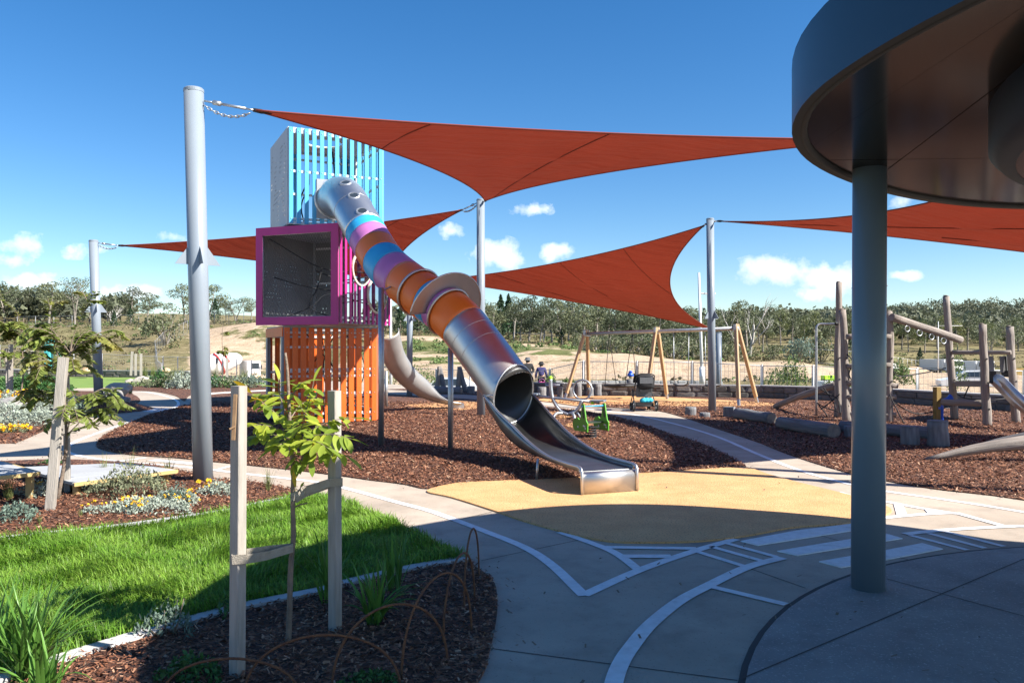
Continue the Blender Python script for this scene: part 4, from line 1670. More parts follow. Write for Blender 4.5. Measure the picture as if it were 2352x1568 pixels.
PA_b = G(467, 1105)
PA_t = P(445, 207, PA_b.y + .02)
sail_post(PA_b, PA_t, .117, 'thick pale grey sail post rising from the near garden bed on the left', 2.64)
PB_t = P(1104, 459, 19.1)
sail_post((PB_t.x + .01, 19.1, 0), PB_t, .098, 'grey sail post standing behind the big tube slide', 2.3)
PC_b = G(1636, 945)
PC_t = P(1631, 503, PC_b.y)
sail_post(PC_b, PC_t, .098, 'grey sail post beside the swing frame with sails tied on two sides', 2.38)
PD_b = P(227, 912, 20.5)
PD_t = P(215, 553, 20.5)
sail_post(PD_b, PD_t, .112, 'grey sail post among the rocks at the far left', 2.55)
PE_t = P(942, 636, 27)
sail_post((PE_t.x - .02, 27, 0), PE_t, .10, 'grey sail post behind the tower and the small curved slide', 2.55)
PF_t = P(1651, 764, 33)
sail_post((PF_t.x, 33, -1.0), PF_t, .115, 'short grey sail post beyond the low stone wall behind the swings')
PG_b = Vector((4.57, 10.2, 0))
PG_t = Vector((4.58, 10.2, 4.5))
sail_post(PG_b, PG_t, .10, 'grey sail post hidden behind the shelter column', 2.4)
PH_b = Vector((6.65, 8.62, 0))
PH_t = Vector((6.68, 8.6, 4.3))
sail_post(PH_b, PH_t, .10, 'grey sail post to the right of the shelter', 2.4)
PI_b = Vector((13.6, 12.5, 0))
PI_t = Vector((13.7, 12.5, 2.6))
sail_post(PI_b, PI_t, .10, 'grey sail post at the end of the stone wall', 2.0)


# ================================================================== shade sails
def sail(A, B, C, sags, label, seams=(), N=30, post_ends=()):
    """triangle with hollow edges; sags for AB, BC, CA"""
    A, B, C = Vector(A), Vector(B), Vector(C)
    t = thing('shade_sail', label, 'shade sail', (A + B + C) / 3, group='brick red shade sails')
    nrm_ = (B - A).cross(C - A).normalized()
    cen = (A + B + C) / 3
    offs = []
    for (p, q, r_), s_ in (((A, B, C), sags[0]), ((B, C, A), sags[1]), ((C, A, B), sags[2])):
        e = (q - p).normalized()
        iv = (r_ - p) - e * (r_ - p).dot(e)
        offs.append(iv.normalized() * s_ * (q - p).length)

    def pos(a, b, c):
        return A * a + B * b + C * c + offs[0] * 4 * a * b + offs[1] * 4 * b * c + offs[2] * 4 * c * a
    mb = MB()
    idx, vs = {}, []
    for i in range(N + 1):
        for j in range(N + 1 - i):
            a, b = i / N, j / N
            # draw the lattice in towards the edges smoothly
            idx[(i, j)] = len(vs)
            c3 = 1 - a - b
            q = pos(a, b, c3)
            ed = min(a, b, c3)
            vs.append(q + nrm_ * (.05 * mnoise.noise(Vector((a * 14, b * 14, c3 * 3))) * min(1, ed * 8)))
    fs = []
    for i in range(N):
        for j in range(N - i):
            fs.append((idx[(i, j)], idx[(i + 1, j)], idx[(i, j + 1)]))
            if j < N - i - 1:
                fs.append((idx[(i + 1, j)], idx[(i + 1, j + 1)], idx[(i, j + 1)]))
    o_ = mb.add(vs, fs, True)
    for k, v in enumerate(vs):
        mb.uv[k] = ((v - A).length, (v - B).length * .2)
    mb.build('cloth', MT['sail'], t, True)
    for nm, (f0) in (('hem', lambda s_: pos(1 - s_, s_, 0)), ('hem', lambda s_: pos(0, 1 - s_, s_)), ('hem', lambda s_: pos(s_, 0, 1 - s_))):
        mb = MB()
        mb.tube([f0(k / 36) for k in range(37)], .013, 6)
        mb.build(nm, MT['sail_hem'], t, True)
    for (e0, e1) in seams:        # each seam runs between two barycentric points
        mb = MB()
        pts = []
        for k in range(25):
            s_ = k / 24
            bc = [e0[m] * (1 - s_) + e1[m] * s_ for m in range(3)]
            pts.append(pos(*bc) + Vector((0, 0, -.004)))
        mb.tube(pts, .009, 4)
        mb.build('seam', MT['sail_seam'], t, True)
    for p in (A, B, C):            # dark corner reinforcement
        dv = (cen - p).normalized()
        mb = MB()
        mb.tube([p, p + dv * .10, p + dv * .24], [.024, .03, .012], 8)
        mb.build('corner_plate', MT['black'], t, True)
    return t


MT['sail_hem'] = mat('sail_hem', (.20, .03, .014), .8)
MT['sail_seam'] = mat('sail_seam', (.14, .022, .012), .9)

SA = P(582, 253, 9.75)
SB = P(1114, 462, 19.0)
SC_ = P(1990, 321, 10.2)
sail(SA, SB, SC_, (.062, .068, .05), 'long red sail crossing the sky from the near left post to the shelter',
     seams=[((.72, .28, 0), (.72, 0, .28)), ((.0, .93, .07), (.42, .0, .58))])
SD = P(272, 564, 20.6)
SE = P(1062, 482, 19.2)
SF = P(900, 650, 26.4)
sail(SD, SE, SF, (.045, .07, .05), 'red sail partly hidden behind the tall cube tower',
     seams=[((.55, .45, 0), (.5, 0, .5)), ((.18, .82, 0), (.2, .35, .45))])
SG = P(1004, 643, 26.8)
SH = P(1617, 518, 20.5)
SI = P(1640, 758, 32.6)
sail(SG, SH, SI, (.06, .10, .03), 'red sail above the swing frame',
     seams=[((.78, .22, 0), (.5, 0, .5)), ((.52, .48, 0), (.26, 0, .74)), ((.28, .72, 0), (.0, .45, .55))])
SJ = P(1648, 508, 20.3)
SK = PH_t + Vector((-.15, .15, -.25))
SL = PI_t + Vector((-.3, 0, -.2))
sail(SJ, SK, SL, (.10, .06, .05), 'red sail at the right, half hidden by the shelter roof',
     seams=[((.98, .01, .01), (0, .5, .5)), ((.5, .1, .4), (.0, .2, .8))])


def turnbuckle(a, b, label, chain=True):
    a, b = Vector(a), Vector(b)
    t = thing('turnbuckle', label, 'turnbuckle', a, group='turnbuckles tying the sails to the posts')
    dv = (b - a)
    L = dv.length
    mb = MB()
    mb.tube([a, a + dv * .2], .012, 8)
    mb.tube([a + dv * .18, a + dv * .34], .03, 6)
    mb.build('shackle', MT['galv'], t, True)
    mb = MB()
    mb.tube([a + dv * .34, a + dv * .85], .017, 8)
    mb.build('screw_body', MT['galv'], t, True)
    mb = MB()
    mb.tube([a + dv * .85, b], .012, 8)
    mb.build('eye_bolt', MT['galv'], t, True)
    if chain:
        n = 13
        for k in range(n):
            s_ = (k + .5) / n
            p = a + dv * s_ * .92 + Vector((0, 0, -.05 - .55 * L * s_ * (1 - s_)))
            s2_ = (k + 1.3) / n
            p2 = a + dv * s2_ * .92 + Vector((0, 0, -.05 - .55 * L * s2_ * (1 - s2_)))
            T = (p2 - p).normalized()
            side = Vector((0, 0, 1)) if k % 2 else T.cross(Vector((0, 0, 1)))
            side = (side - T * side.dot(T)).normalized()
            ring = [p + T * .034 * math.cos(q) + side * .016 * math.sin(q) for q in [2 * math.pi * m / 10 for m in range(10)]]
            mb = MB()
            mb.tube(ring, .006, 5, closed=True)
            mb.build('chain_link', MT['galv'], t, True)


turnbuckle(P(469, 232, PA_b.y), SA, 'turnbuckle and slack safety chain at the top of the near left post')
turnbuckle(P(226, 558, 20.5), SD, 'turnbuckle and chain at the top of the far left post')
turnbuckle(PB_t + Vector((-.1, 0, -.08)), SE, 'turnbuckle and chain on the left of the middle post top')
turnbuckle(PB_t + Vector((.06, -.08, -.06)), SB, 'short link at the middle post holding the long sail', False)
turnbuckle(PC_t + Vector((-.1, 0, -.12)), SH, 'link on the left of the post beside the swings', False)
turnbuckle(PC_t + Vector((.1, 0, -.06)), SJ, 'link on the right of the post beside the swings', False)
turnbuckle(PE_t + Vector((-.1, 0, -.1)), SF, 'link on the post top hidden by the tube slide', False)
turnbuckle(PE_t + Vector((.1, 0, -.1)), SG, 'link on the tower side post holding the swing sail', False)

# ================================================================== shelter on the right
shelter = thing('shelter', 'round park shelter with dark blue fascia, bronze soffit and grey columns', 'shelter', (4.65, 3.5, 0))
ZC = 2.82
rim_px = [(2235, 0), (2100, 60), (1950, 130), (1850, 215), (1820, 300), (1830, 345), (1870, 375), (1957, 412), (2150, 462), (2352, 480)]
cc = Vector((4.65, 3.4, 0))
samp = []
for px, py in rim_px:
    d = (ZC - CH) * F / (HY - py)
    v = Vector(((px - CX) / F * d, d, 0)) - cc
    samp.append((math.atan2(v.y, v.x) % (2 * math.pi), v.length))
samp += [(R(a), 3.3) for a in (30, 0.01, 60, 270, 300, 330)]
samp.sort()
angs = [s_[0] for s_ in samp]
rads = [s_[1] for s_ in samp]
N = 120
tt = np.linspace(0, 2 * math.pi, N, endpoint=False)
rr = np.interp(tt, [angs[-1] - 2 * math.pi] + angs + [angs[0] + 2 * math.pi], [rads[-1]] + rads + [rads[0]])
ker = np.ones(9) / 9
rr = np.convolve(np.concatenate([rr[-4:], rr, rr[:4]]), ker, 'valid')
rimp = [cc + Vector((math.cos(a) * r_, math.sin(a) * r_, 0)) for a, r_ in zip(tt, rr)]
ZT = 3.16
mb = MB()
vs = [Vector((p.x, p.y, ZC - .012)) for p in rimp] + [Vector((p.x, p.y, ZT)) for p in rimp]
vs += [cc + (p - cc) * .985 + Vector((0, 0, ZC - .012)) for p in rimp] + [cc + (p - cc) * .985 + Vector((0, 0, ZT)) for p in rimp]
fs = []
for k in range(N):
    j = (k + 1) % N
    fs += [(k, j, N + j, N + k), (2 * N + j, 2 * N + k, 3 * N + k, 3 * N + j), (j, k, 2 * N + k, 2 * N + j), (N + k, N + j, 3 * N + j, 3 * N + k)]
mb.add(vs, fs[0::4], True)
mb.add(vs, fs[1::4], True)
mb.add(vs, fs[3::4], False)
mb.build('fascia', MT['fascia'], shelter, True)
mb = MB()
mb.add(vs, fs[2::4], False)
mb.build('fascia_lip', MT['seam'], shelter, True)
mb = MB()
mb.prism([((cc + (p - cc) * .98).x, (cc + (p - cc) * .98).y) for p in rimp], ZT - .05, ZT - .01)
mb.build('roof_sheet', MT['cube_grey'], shelter, True)
mb = MB()
mb.tube([cc + (p - cc) * .982 + Vector((0, 0, ZC + .004)) for p in rimp], .022, 6, closed=True)
mb.build('shadow_trim', MT['seam'], shelter, True)
# soffit cut into panels along the joints seen from below
bmx = bmesh.new()
vsb = [bmx.verts.new((cc + (p - cc) * .98) + Vector((0, 0, ZC + .012))) for p in rimp]
bmx.faces.new(vsb)


def sof(px, py):
    d = (ZC - CH) * F / (HY - py)
    return Vector(((px - CX) / F * d, d, ZC + .012))


cuts = []
for p, q in (((2352, 155), (2160, 300)), ((1820, 373 - 1), (1990, 370)), ((2352, 20), (2200, 120))):
    a, b = sof(*p), sof(*q)
    dv = (b - a).normalized()
    cuts.append((a, Vector((-dv.y, dv.x, 0))))
for co, no in cuts:
    bmesh.ops.bisect_plane(bmx, geom=bmx.verts[:] + bmx.edges[:] + bmx.faces[:], plane_co=co, plane_no=no)
polys = [[v.co.copy() for v in f.verts] for f in bmx.faces]
bmx.free()
for pl in polys:
    c0 = sum(pl, Vector()) / len(pl)
    sh = []
    for v in pl:
        dv = (c0 - v)
        sh.append(v + dv.normalized() * min(.006, dv.length * .3))
    mb = MB()
    mb.prism([(v.x, v.y) for v in sh], ZC + .008, ZC + .03)
    mb.build('soffit_panel', MT['soffit'], shelter, True)
mb = MB()
mb.prism([((cc + (p - cc) * .975).x, (cc + (p - cc) * .975).y) for p in rimp], ZC + .034, ZC + .05)
mb.build('soffit_backing', MT['seam'], shelter, True)
# drop ring in the middle of the ceiling
rc = Vector((4.35, 2.95, 0))
mb = MB()
mb.lathe([(2.22, ZC + .01), (2.22, ZC - .20), (2.17, ZC - .255), (2.10, ZC - .268)], rc, 96)
mb.build('drop_ring', MT['ring_paint'], shelter, True)
mb = MB()
mb.lathe([(2.10, ZC - .266), (2.0, ZC - .268), (1.90, ZC - .25), (1.87, ZC - .2)], rc, 96)
mb.build('ring_soffit', MT['soffit'], shelter, True)
mb = MB()
mb.lathe([(1.87, ZC - .2), (1.86, ZC + .002), (.001, ZC + .002)], rc, 96)
mb.build('ring_recess', MT['seam'], shelter, True)
mb = MB()
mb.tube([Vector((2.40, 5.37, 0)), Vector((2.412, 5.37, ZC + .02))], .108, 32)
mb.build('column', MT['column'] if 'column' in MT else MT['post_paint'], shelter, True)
for (x, y) in ((6.9, 5.5), (6.9, 1.3), (2.5, 1.2)):
    mb = MB()
    mb.tube([Vector((x, y, 0)), Vector((x, y, ZC + .02))], .108, 24)
    mb.build('column', MT['post_paint'], shelter, True)
# ================================================================== swing frame
sw = thing('swing_frame', 'timber A-frame swing set with a galvanised top beam', 'swing frame', G(1520, 920))
B0, B1 = Vector((2.45, 26.2, 2.10)), Vector((6.52, 23.15, 2.20))
bd = (B1 - B0).normalized()
bp_ = Vector((-bd.y, bd.x, 0)).normalized()
mb = MB()
mb.tube([B0 - bd * .08, B1 + bd * .08], .055, 14)
mb.build('top_beam', MT['galv'], sw, True)
for k, s_ in enumerate((0.0, .5, 1.0)):
    c = B0.lerp(B1, s_)
    for sg in (-1, 1):
        foot = Vector((c.x, c.y, 0)) + bp_ * sg * .74 + bd * .36 * (k - 1)
        top = c + bp_ * sg * .05 + Vector((0, 0, .12))
        mb = MB()
        mb.beam(foot.lerp(top, .08), top, .10, .10, up=bd, ch=.012)
        lg = mb.build('leg', MT['swing_wood'], sw, True)
        mb = MB()
        mb.beam(foot, foot.lerp(top, .085), .07, .07, up=bd)
        ft = mb.build('steel_foot', MT['galv'], lg)
        ft.data.transform(Matrix.Translation(-root_loc(lg)))
    mb = MB()
    mb.box(c + Vector((0, 0, .02)), (.07, .30, .2), math.atan2(bd.y, bd.x))
    mb.build('head_bracket', MT['galv'], sw, True)

# basket swing
c = B0.lerp(B1, .25)
bk = thing('basket_swing', 'round black basket swing hanging on four ropes in the left bay', 'swing', Vector((c.x, c.y, .42)))
ring = [Vector((c.x, c.y, .44)) + bd * .50 * math.cos(a) + bp_ * .50 * math.sin(a) for a in [2 * math.pi * k / 28 for k in range(28)]]
mb = MB()
mb.tube(ring, .045, 8, closed=True)
mb.build('rim', MT['black'], bk, True)
mb = MB()
for k in range(-4, 5):
    q = k * .11
    h = math.sqrt(max(0, .25 - q * q))
    cc_ = Vector((c.x, c.y, .42))
    for (u, v) in ((bd, bp_), (bp_, bd)):
        mb.tube([cc_ + u * q - v * h, cc_ + u * q + Vector((0, 0, -.05)), cc_ + u * q + v * h], .008, 4)
mb.build('net', MT['rope'], bk, True)
for (s_, e) in ((-1, -1), (-1, 1), (1, -1), (1, 1)):
    top = c + bd * .42 * s_ + Vector((0, 0, -.06))
    low = Vector((c.x, c.y, .46)) + bd * .36 * s_ + bp_ * .36 * e
    mb = MB()
    mb.tube([top, low], .011, 6)
    mb.build('hanging_rope', MT['rope'], bk, True)
# two flat swings
for s_, lab in ((.66, 'black flat swing seat on chains in the middle bay'), (.86, 'black flat swing seat on chains nearest the right legs')):
    c = B0.lerp(B1, s_)
    fs_ = thing('flat_swing', lab, 'swing', Vector((c.x, c.y, .5)), group='flat swings on chains')
    mb = MB()
    pts = [Vector((c.x, c.y, .48)) + bd * u + Vector((0, 0, .06 * (u / .22) ** 2)) for u in (-.22, -.12, 0, .12, .22)]
    for i in range(4):
        mb.beam(pts[i], pts[i + 1], .17, .03, up=(0, 0, 1))
    mb.build('seat', MT['black'], fs_, True)
    for e in (-1, 1):
        mb = MB()
        mb.tube([c + bd * .25 * e + Vector((0, 0, -.05)), Vector((c.x, c.y, .53)) + bd * .23 * e], .011, 5)
        mb.build('chain', MT['galv'], fs_, True)

# ================================================================== stroller
g = G(1477, 943)
stl = thing('stroller', 'dark grey baby stroller parked on the mulch in front of the swings', 'stroller', g, R(6))
mb = MB()
for sx in (-1, 1):
    mb.tube(catmull([(sx * .27, .30, .10), (sx * .25, .10, .42), (sx * .25, -.12, .66), (sx * .23, -.26, .92)], 4), .014, 8)
    mb.tube(catmull([(sx * .28, -.20, .14), (sx * .26, .0, .40), (sx * .25, .15, .55)], 4), .014, 8)
mb.tube([(-.23, -.26, .92), (-.15, -.285, .965), (.15, -.285, .965), (.23, -.26, .92)], .016, 8)
mb.tube([(-.28, -.20, .14), (.28, -.20, .14)], .013, 8)
mb.tube([(-.26, .28, .12), (.26, .28, .12)], .013, 8)
mb.build('frame', MT['black'], stl)
for (x, y, r_) in ((-.30, -.20, .14), (.30, -.20, .14), (-.24, .32, .10), (.24, .32, .10)):
    Mx = Matrix.Rotation(R(90), 3, 'Y')
    mb = MB()
    mb.lathe([(r_ * .72, -.022), (r_, -.016), (r_, .016), (r_ * .72, .022), (r_ * .72, -.022)], (x, y, r_), 20, False, Mx)
    wh = mb.build('wheel', MT['black'], stl)
    mb = MB()
    for k in range(5):
        a = k * 2 * math.pi / 5
        mb.tube([(x, y, r_), (x, y + r_ * .74 * math.cos(a), r_ + r_ * .74 * math.sin(a))], .008, 5)
    mb.build('spokes', MT['galv'], wh)
mb = MB()
pts = [(-.20, -.12, .36), (.20, -.12, .36), (.21, -.20, .70), (-.21, -.20, .70)]
mb.add([Vector(p) for p in pts] + [Vector(p) + Vector((0, .06, 0)) for p in pts], [(0, 1, 2, 3), (7, 6, 5, 4), (0, 4, 5, 1), (1, 5, 6, 2), (2, 6, 7, 3), (3, 7, 4, 0)])
mb.build('seat_back', MT['grey_fabric'], stl)
mb = MB()
mb.box((0, -.225, .56), (.30, .05, .12))
mb.build('pocket', MT['black_fabric'], stl)
mb = MB()            # hood: part of a barrel
N_ = 14
vs = []
for i in range(N_ + 1):
    a = R(-35) + R(215) * i / N_
    for sx in (-.23, -.12, 0, .12, .23):
        bulge = 1 - .18 * (abs(sx) / .23) ** 2
        vs.append((sx, -.05 - .26 * math.cos(a) * bulge, .72 + .25 * math.sin(a) * bulge))
mb.add(vs, [(i * 5 + k, i * 5 + k + 1, (i + 1) * 5 + k + 1, (i + 1) * 5 + k) for i in range(N_) for k in range(4)], True)
ob = mb.build('hood', MT['black_fabric'], stl)
ob.modifiers.new('w', 'SOLIDIFY').thickness = .01
mb = MB()
mb.cbox((0, -.302, .80), (.34, .014, .16), .004)
mb.build('hood_panel', MT['grey_fabric'], stl)
mb = MB()
mb.box((0, .02, .17), (.46, .42, .10))
mb.build('basket', MT['black_fabric'], stl)
mb = MB()
for k in range(3):
    mb.lathe([(.001, -.06), (.09, -.03), (.10, .02), (.05, .07), (.001, .08)], (-.02 + .09 * k, -.10 + .02 * k, .27), 10)
mb.build('bag', MT['cyan_bag'], stl)

# ================================================================== seesaw
g = G(1297, 962)
ss = thing('seesaw', 'silver tubular seesaw with a ring handle and lime caps', 'seesaw', g, R(-20))
mb = MB()
mb.tube([(-.85, 0, .52), (.82, 0, .40)], .035, 12)
mb.build('beam', MT['galv'], ss)
mb = MB()
mb.tube(catmull([(-.34, 0, .92), (-.33, 0, .7), (-.28, 0, .45), (-.12, 0, .20), (.10, 0, .10)], 5), .042, 12)
mb.tube(catmull([(.10, 0, .10), (.30, 0, .22), (.42, 0, .44)], 5), .042, 12)
mb.build('arched_stand', MT['galv'], ss)
mb = MB()
mb.tube([(.42 + .22 * math.cos(a), 0, .68 + .22 * math.sin(a)) for a in [2 * math.pi * k / 26 for k in range(26)]], .024, 10, closed=True)
mb.build('ring_handle', MT['galv'], ss)
for x, z in ((-.82, .535), (.80, .415)):
    mb = MB()
    mb.cbox((x + (-.02 if x > 0 else .02), 0, z + .025), (.34, .26, .03), .01)
    mb.build('seat', MT['post_paint'], ss)
for x, z in ((-.34, .94), (.66, .385)):
    mb = MB()
    mb.lathe([(.044, -.03), (.046, .02), (.03, .04), (.001, .045)], (x, 0, z), 12)
    mb.build('cap', MT['lime'], ss)
for sx in (-1, 1):
    for sy in (-1, 1):
        mb = MB()
        mb.tube(catmull([(.04 + sx * .08, 0, .13), (.04 + sx * .2, sy * .14, .13), (.04 + sx * .27, sy * .24, .0)], 4), .035, 10)
        mb.build('foot', MT['galv'], ss)

# ================================================================== spring rocker
g = G(1358, 1007)
rk = thing('spring_rocker', 'green spring rocker with two animal shaped side panels', 'spring rocker', g, R(-14))
prof = [(-.24, .20), (.22, .20), (.27, .30), (.27, .42), (.20, .50), (.10, .52), (.045, .47), (.0, .50), (-.05, .86), (-.12, .86), (-.20, .46), (-.25, .40)]
for sy in (-.26, .26):
    mb = MB()
    n = len(prof)
    vs = [(x, sy - .011, z) for x, z in prof] + [(x, sy + .011, z) for x, z in prof]
    tri = tessellate_polygon([[Vector((x, z, 0)) for x, z in prof]])
    fs = [tuple(t) for t in tri] + [tuple(i + n for i in reversed(t)) for t in tri] + [(i, (i + 1) % n, n + (i + 1) % n, n + i) for i in range(n)]
    mb.add(vs, fs)
    pn = mb.build('side_panel', MT['green_panel'], rk)
    pn.rotation_euler = (0, 0, 0)
    for s_ in (-1, 1):
        mb = MB()
        mb.beam((-.115, sy + s_ * .0125, .52), (-.085, sy + s_ * .0125, .74), .05, .004, up=(0, 1, 0))
        mb.build('hand_slot', MT['green_edge'], pn)
    for (x, z) in ((-.18, .28), (-.12, .34), (.08, .30), (-.16, .33)):
        mb = MB()
        mb.lathe([(.022, -.02), (.022, .02), (.001, .02)], (x, sy, z), 10, False, Matrix.Rotation(R(90), 3, 'X'))
        mb.lathe([(.022, -.02), (.022, .02), (.001, .02)], (x, sy, z), 10, False, Matrix.Rotation(R(-90), 3, 'X'))
        mb.build('bolt_cap', MT['white_fabric'], pn)
mb = MB()
mb.cbox((.02, 0, .40), (.22, .50, .03), .008)
mb.build('seat', MT['green_edge'], rk)
mb = MB()
mb.tube([(-.085, -.30, .80), (-.085, .30, .80)], .016, 10)
mb.build('handle_bar', MT['tube_blue'], rk)
mb = MB()
mb.tube([(.10 * math.cos(a), .10 * math.sin(a), .02 + .24 * a / (2 * math.pi * 4.2)) for a in np.linspace(0, 2 * math.pi * 4.2, 90)], .017, 8)
mb.build('spring', MT['black'], rk)
mb = MB()
mb.cbox((.0, 0, .29), (.24, .24, .02), .004)
mb.build('spring_plate', MT['black'], rk)
# face the panels sideways to the eye as in the picture
rk.rotation_euler = (0, 0, R(122))
rk.scale = (.84, .90, .74)


# ================================================================== logs and stumps
def log_tube(mb, a, b, r0, r1=None, seg=8, n=14, wob=.12, seed=0, bend=0.0):
    a, b = Vector(a), Vector(b)
    r1 = r0 if r1 is None else r1
    pts, rs = [], []
    T = (b - a).normalized()
    sd_ = T.cross(Vector((0, 0, 1)))
    sd_ = sd_.normalized() if sd_.length > .01 else Vector((1, 0, 0))
    up = sd_.cross(T)
    for i in range(seg + 1):
        s_ = i / seg
        pts.append(a.lerp(b, s_) + sd_ * wob * r0 * mnoise.noise(Vector((s_ * 3 + seed, seed, 0))) + up * (wob * r0 * mnoise.noise(Vector((s_ * 3, seed, 5))) + bend * 4 * s_ * (1 - s_)))
        rs.append((r0 + (r1 - r0) * s_) * (1 + .08 * mnoise.noise(Vector((s_ * 4 + seed, 2, seed)))))
    mb.tube(pts, rs, n, r_fn=lambda ang, L: 1 + .05 * mnoise.noise(Vector((math.cos(ang) * 1.6 + seed, math.sin(ang) * 1.6, L * .8))))
    return mb


def log_thing(name, a, b, r0, r1, label, cat, m='log', group=None, bend=0.0, cut=True):
    t = thing(name, label, cat, Vector(a), group=group)
    sd_ = random.uniform(0, 50)
    mb = log_tube(MB(), a, b, r0, r1, seed=sd_, bend=bend)
    mb.build('trunk', MT[m], t, True)
    a, b = Vector(a), Vector(b)
    T = (b - a).normalized()
    for p, dv, r_ in ((a, -T, r0), (b, T, r1)):
        if r_ < .05:
            continue
        Mx = dv.to_track_quat('Z', 'Y').to_matrix()
        mb = MB()
        mb.lathe([(r_ * .93, .0), (r_ * .9, .008), (.002, .010)], p, 14, False, Mx)
        e = mb.build('sawn_end', MT['log_end'], t, True)
    return t


stump_list = [
    (1245, 915, 889, 20, 'grey log stump leftmost in the row behind the seesaw'),
    (1262, 909, 881, 16, 'tall grey stump with a steel spout behind the seesaw'),
    (1286, 913, 889, 14, 'grey stump just right of the seesaw lime cap'),
    (1310, 913, 890, 15, 'grey stump behind the left front swing leg'),
    (1329, 911, 881, 14, 'tall grey stump behind the seesaw ring handle'),
    (1355, 910, 890, 17, 'short grey stump left of the rear swing leg'),
    (1373, 909, 882, 18, 'pale stump directly behind the rear left swing leg'),
    (1392, 908, 879, 18, 'tallest grey stump left of the basket swing'),
    (1410, 906, 889, 18, 'pale squat stump below the basket swing ropes'),
    (1431, 906, 897, 22, 'very low stump under the basket swing'),
    (1448, 905, 871, 18, 'grey stump with a blue toy on top behind the basket swing'),
    (1586, 954, 935, 26, 'cylindrical grey stump left of the sail post by the swings'),
    (1619, 958, 948, 25, 'lowest flat stump at the foot of the sail post'),
    (1675, 958, 935, 28, 'grey stump between the sail post and the lying log'),
    (1950, 1004, 979, 24, 'small stump at the left edge of the shelter column'),
    (2089, 1023, 979, 41, 'cracked brown stump right of the shelter column'),
    (2153, 1026, 966, 46, 'largest upright stump in front of the blue hand pump'),
    (1082, 904, 887, 18, 'square grey stump seen left of the tube slide mouth'),
]
for i, (px, py, ty, wd, lab) in enumerate(stump_list):
    g = G(px, py)
    r_ = wd / 2 * g.y / F
    h = (py - ty) * g.y / F
    t = thing('log_stump', lab, 'stump', g, group='upright log stumps')
    mb = MB()
    log_tube(mb, (0, 0, -.05), (0, 0, h), r_, r_ * .97, seg=4, n=18, seed=i * 3.1)
    mb.build('trunk', MT['log_grey'], t)
    mb = MB()
    mb.lathe([(r_ * .95, h), (r_ * .9, h + .01), (.002, h + .012)], (0, 0, 0), 18, False)
    mb.build('sawn_top', MT['log_grey'], t)
g = G(1448, 905)
mb = MB()
mb.lathe([(.02, 0), (.13, .02), (.10, .10), (.05, .16), (.09, .18), (.001, .22)], (g.x, g.y, .62), 10)
tag(mb.build('toy', MT['blue_plastic']), 'small bright blue toy left on top of a stump', 'toy')
g = G(1262, 909)
mb = MB()
mb.tube([(g.x - .15, g.y - .12, .36), (g.x + .35, g.y - .12, .36)], .05, 10)
tag(mb.build('water_spout', MT['galv']), 'short steel spout fixed to the stump behind the seesaw', 'spout')

GR = 'logs lying on the mulch'
log_thing('lying_log', G(1694, 962) + Vector((0, 0, .13)), G(1772, 974) + Vector((0, 0, .12)), .135, .125, 'short grey log lying beside the sail post stumps', 'log', 'log_grey', GR)
log_thing('lying_log', G(1792, 985) + Vector((0, 0, .13)), G(1915, 1006) + Vector((0, 0, .12)), .12, .145, 'long grey log lying left of the shelter column', 'log', 'log_grey', GR)
log_thing('lying_log', G(1932, 993) + Vector((0, 0, .12)), G(2135, 1010) + Vector((0, 0, .12)), .115, .12, 'long log passing behind the shelter column', 'log', 'log_grey', GR)
log_thing('lying_log', G(985, 904) + Vector((0, 0, .13)), G(1060, 905) + Vector((0, 0, .13)), .14, .12, 'thick grey log lying far behind the slide posts', 'log', 'log_grey', GR)
log_thing('balance_log', G(2124, 1058) + Vector((0, 0, .01)), P(2420, 1012, 11.3), .03, .13, 'long tapered grey balance log in the foreground at right', 'log', 'log', 'sloping logs', .05)
log_thing('balance_log', G(2222, 1034) + Vector((0, 0, .01)), P(2420, 1000, 12.2), .03, .12, 'darker tapered log lying just behind the foreground balance log', 'log', 'log_grey', 'sloping logs', .04)
log_thing('sloping_log', G(1781, 938) + Vector((0, 0, .05)), P(1922, 884, 18.9), .075, .09, 'pale sloping log leading up to the tall climbing posts', 'log', 'log', 'sloping logs', .05)
for (a, b, lab) in (((1004, 890), (1010, 842), 'pale leaning pole of the left log pair behind the slide'), ((1021, 892), (1009, 842), 'dark leaning pole of the left log pair behind the slide'),
                    ((1052, 892), (1056, 842), 'pale leaning pole of the log pair nearest the tube slide'), ((1070, 895), (1055, 842), 'dark leaning pole of the log pair nearest the tube slide')):
    d = 29.5
    log_thing('leaning_pole', P(a[0], a[1] + 6, d), P(b[0], b[1], d), .10, .085, lab, 'pole', 'log' if 'pale' in lab else 'log_grey', 'leaning poles behind the slide')

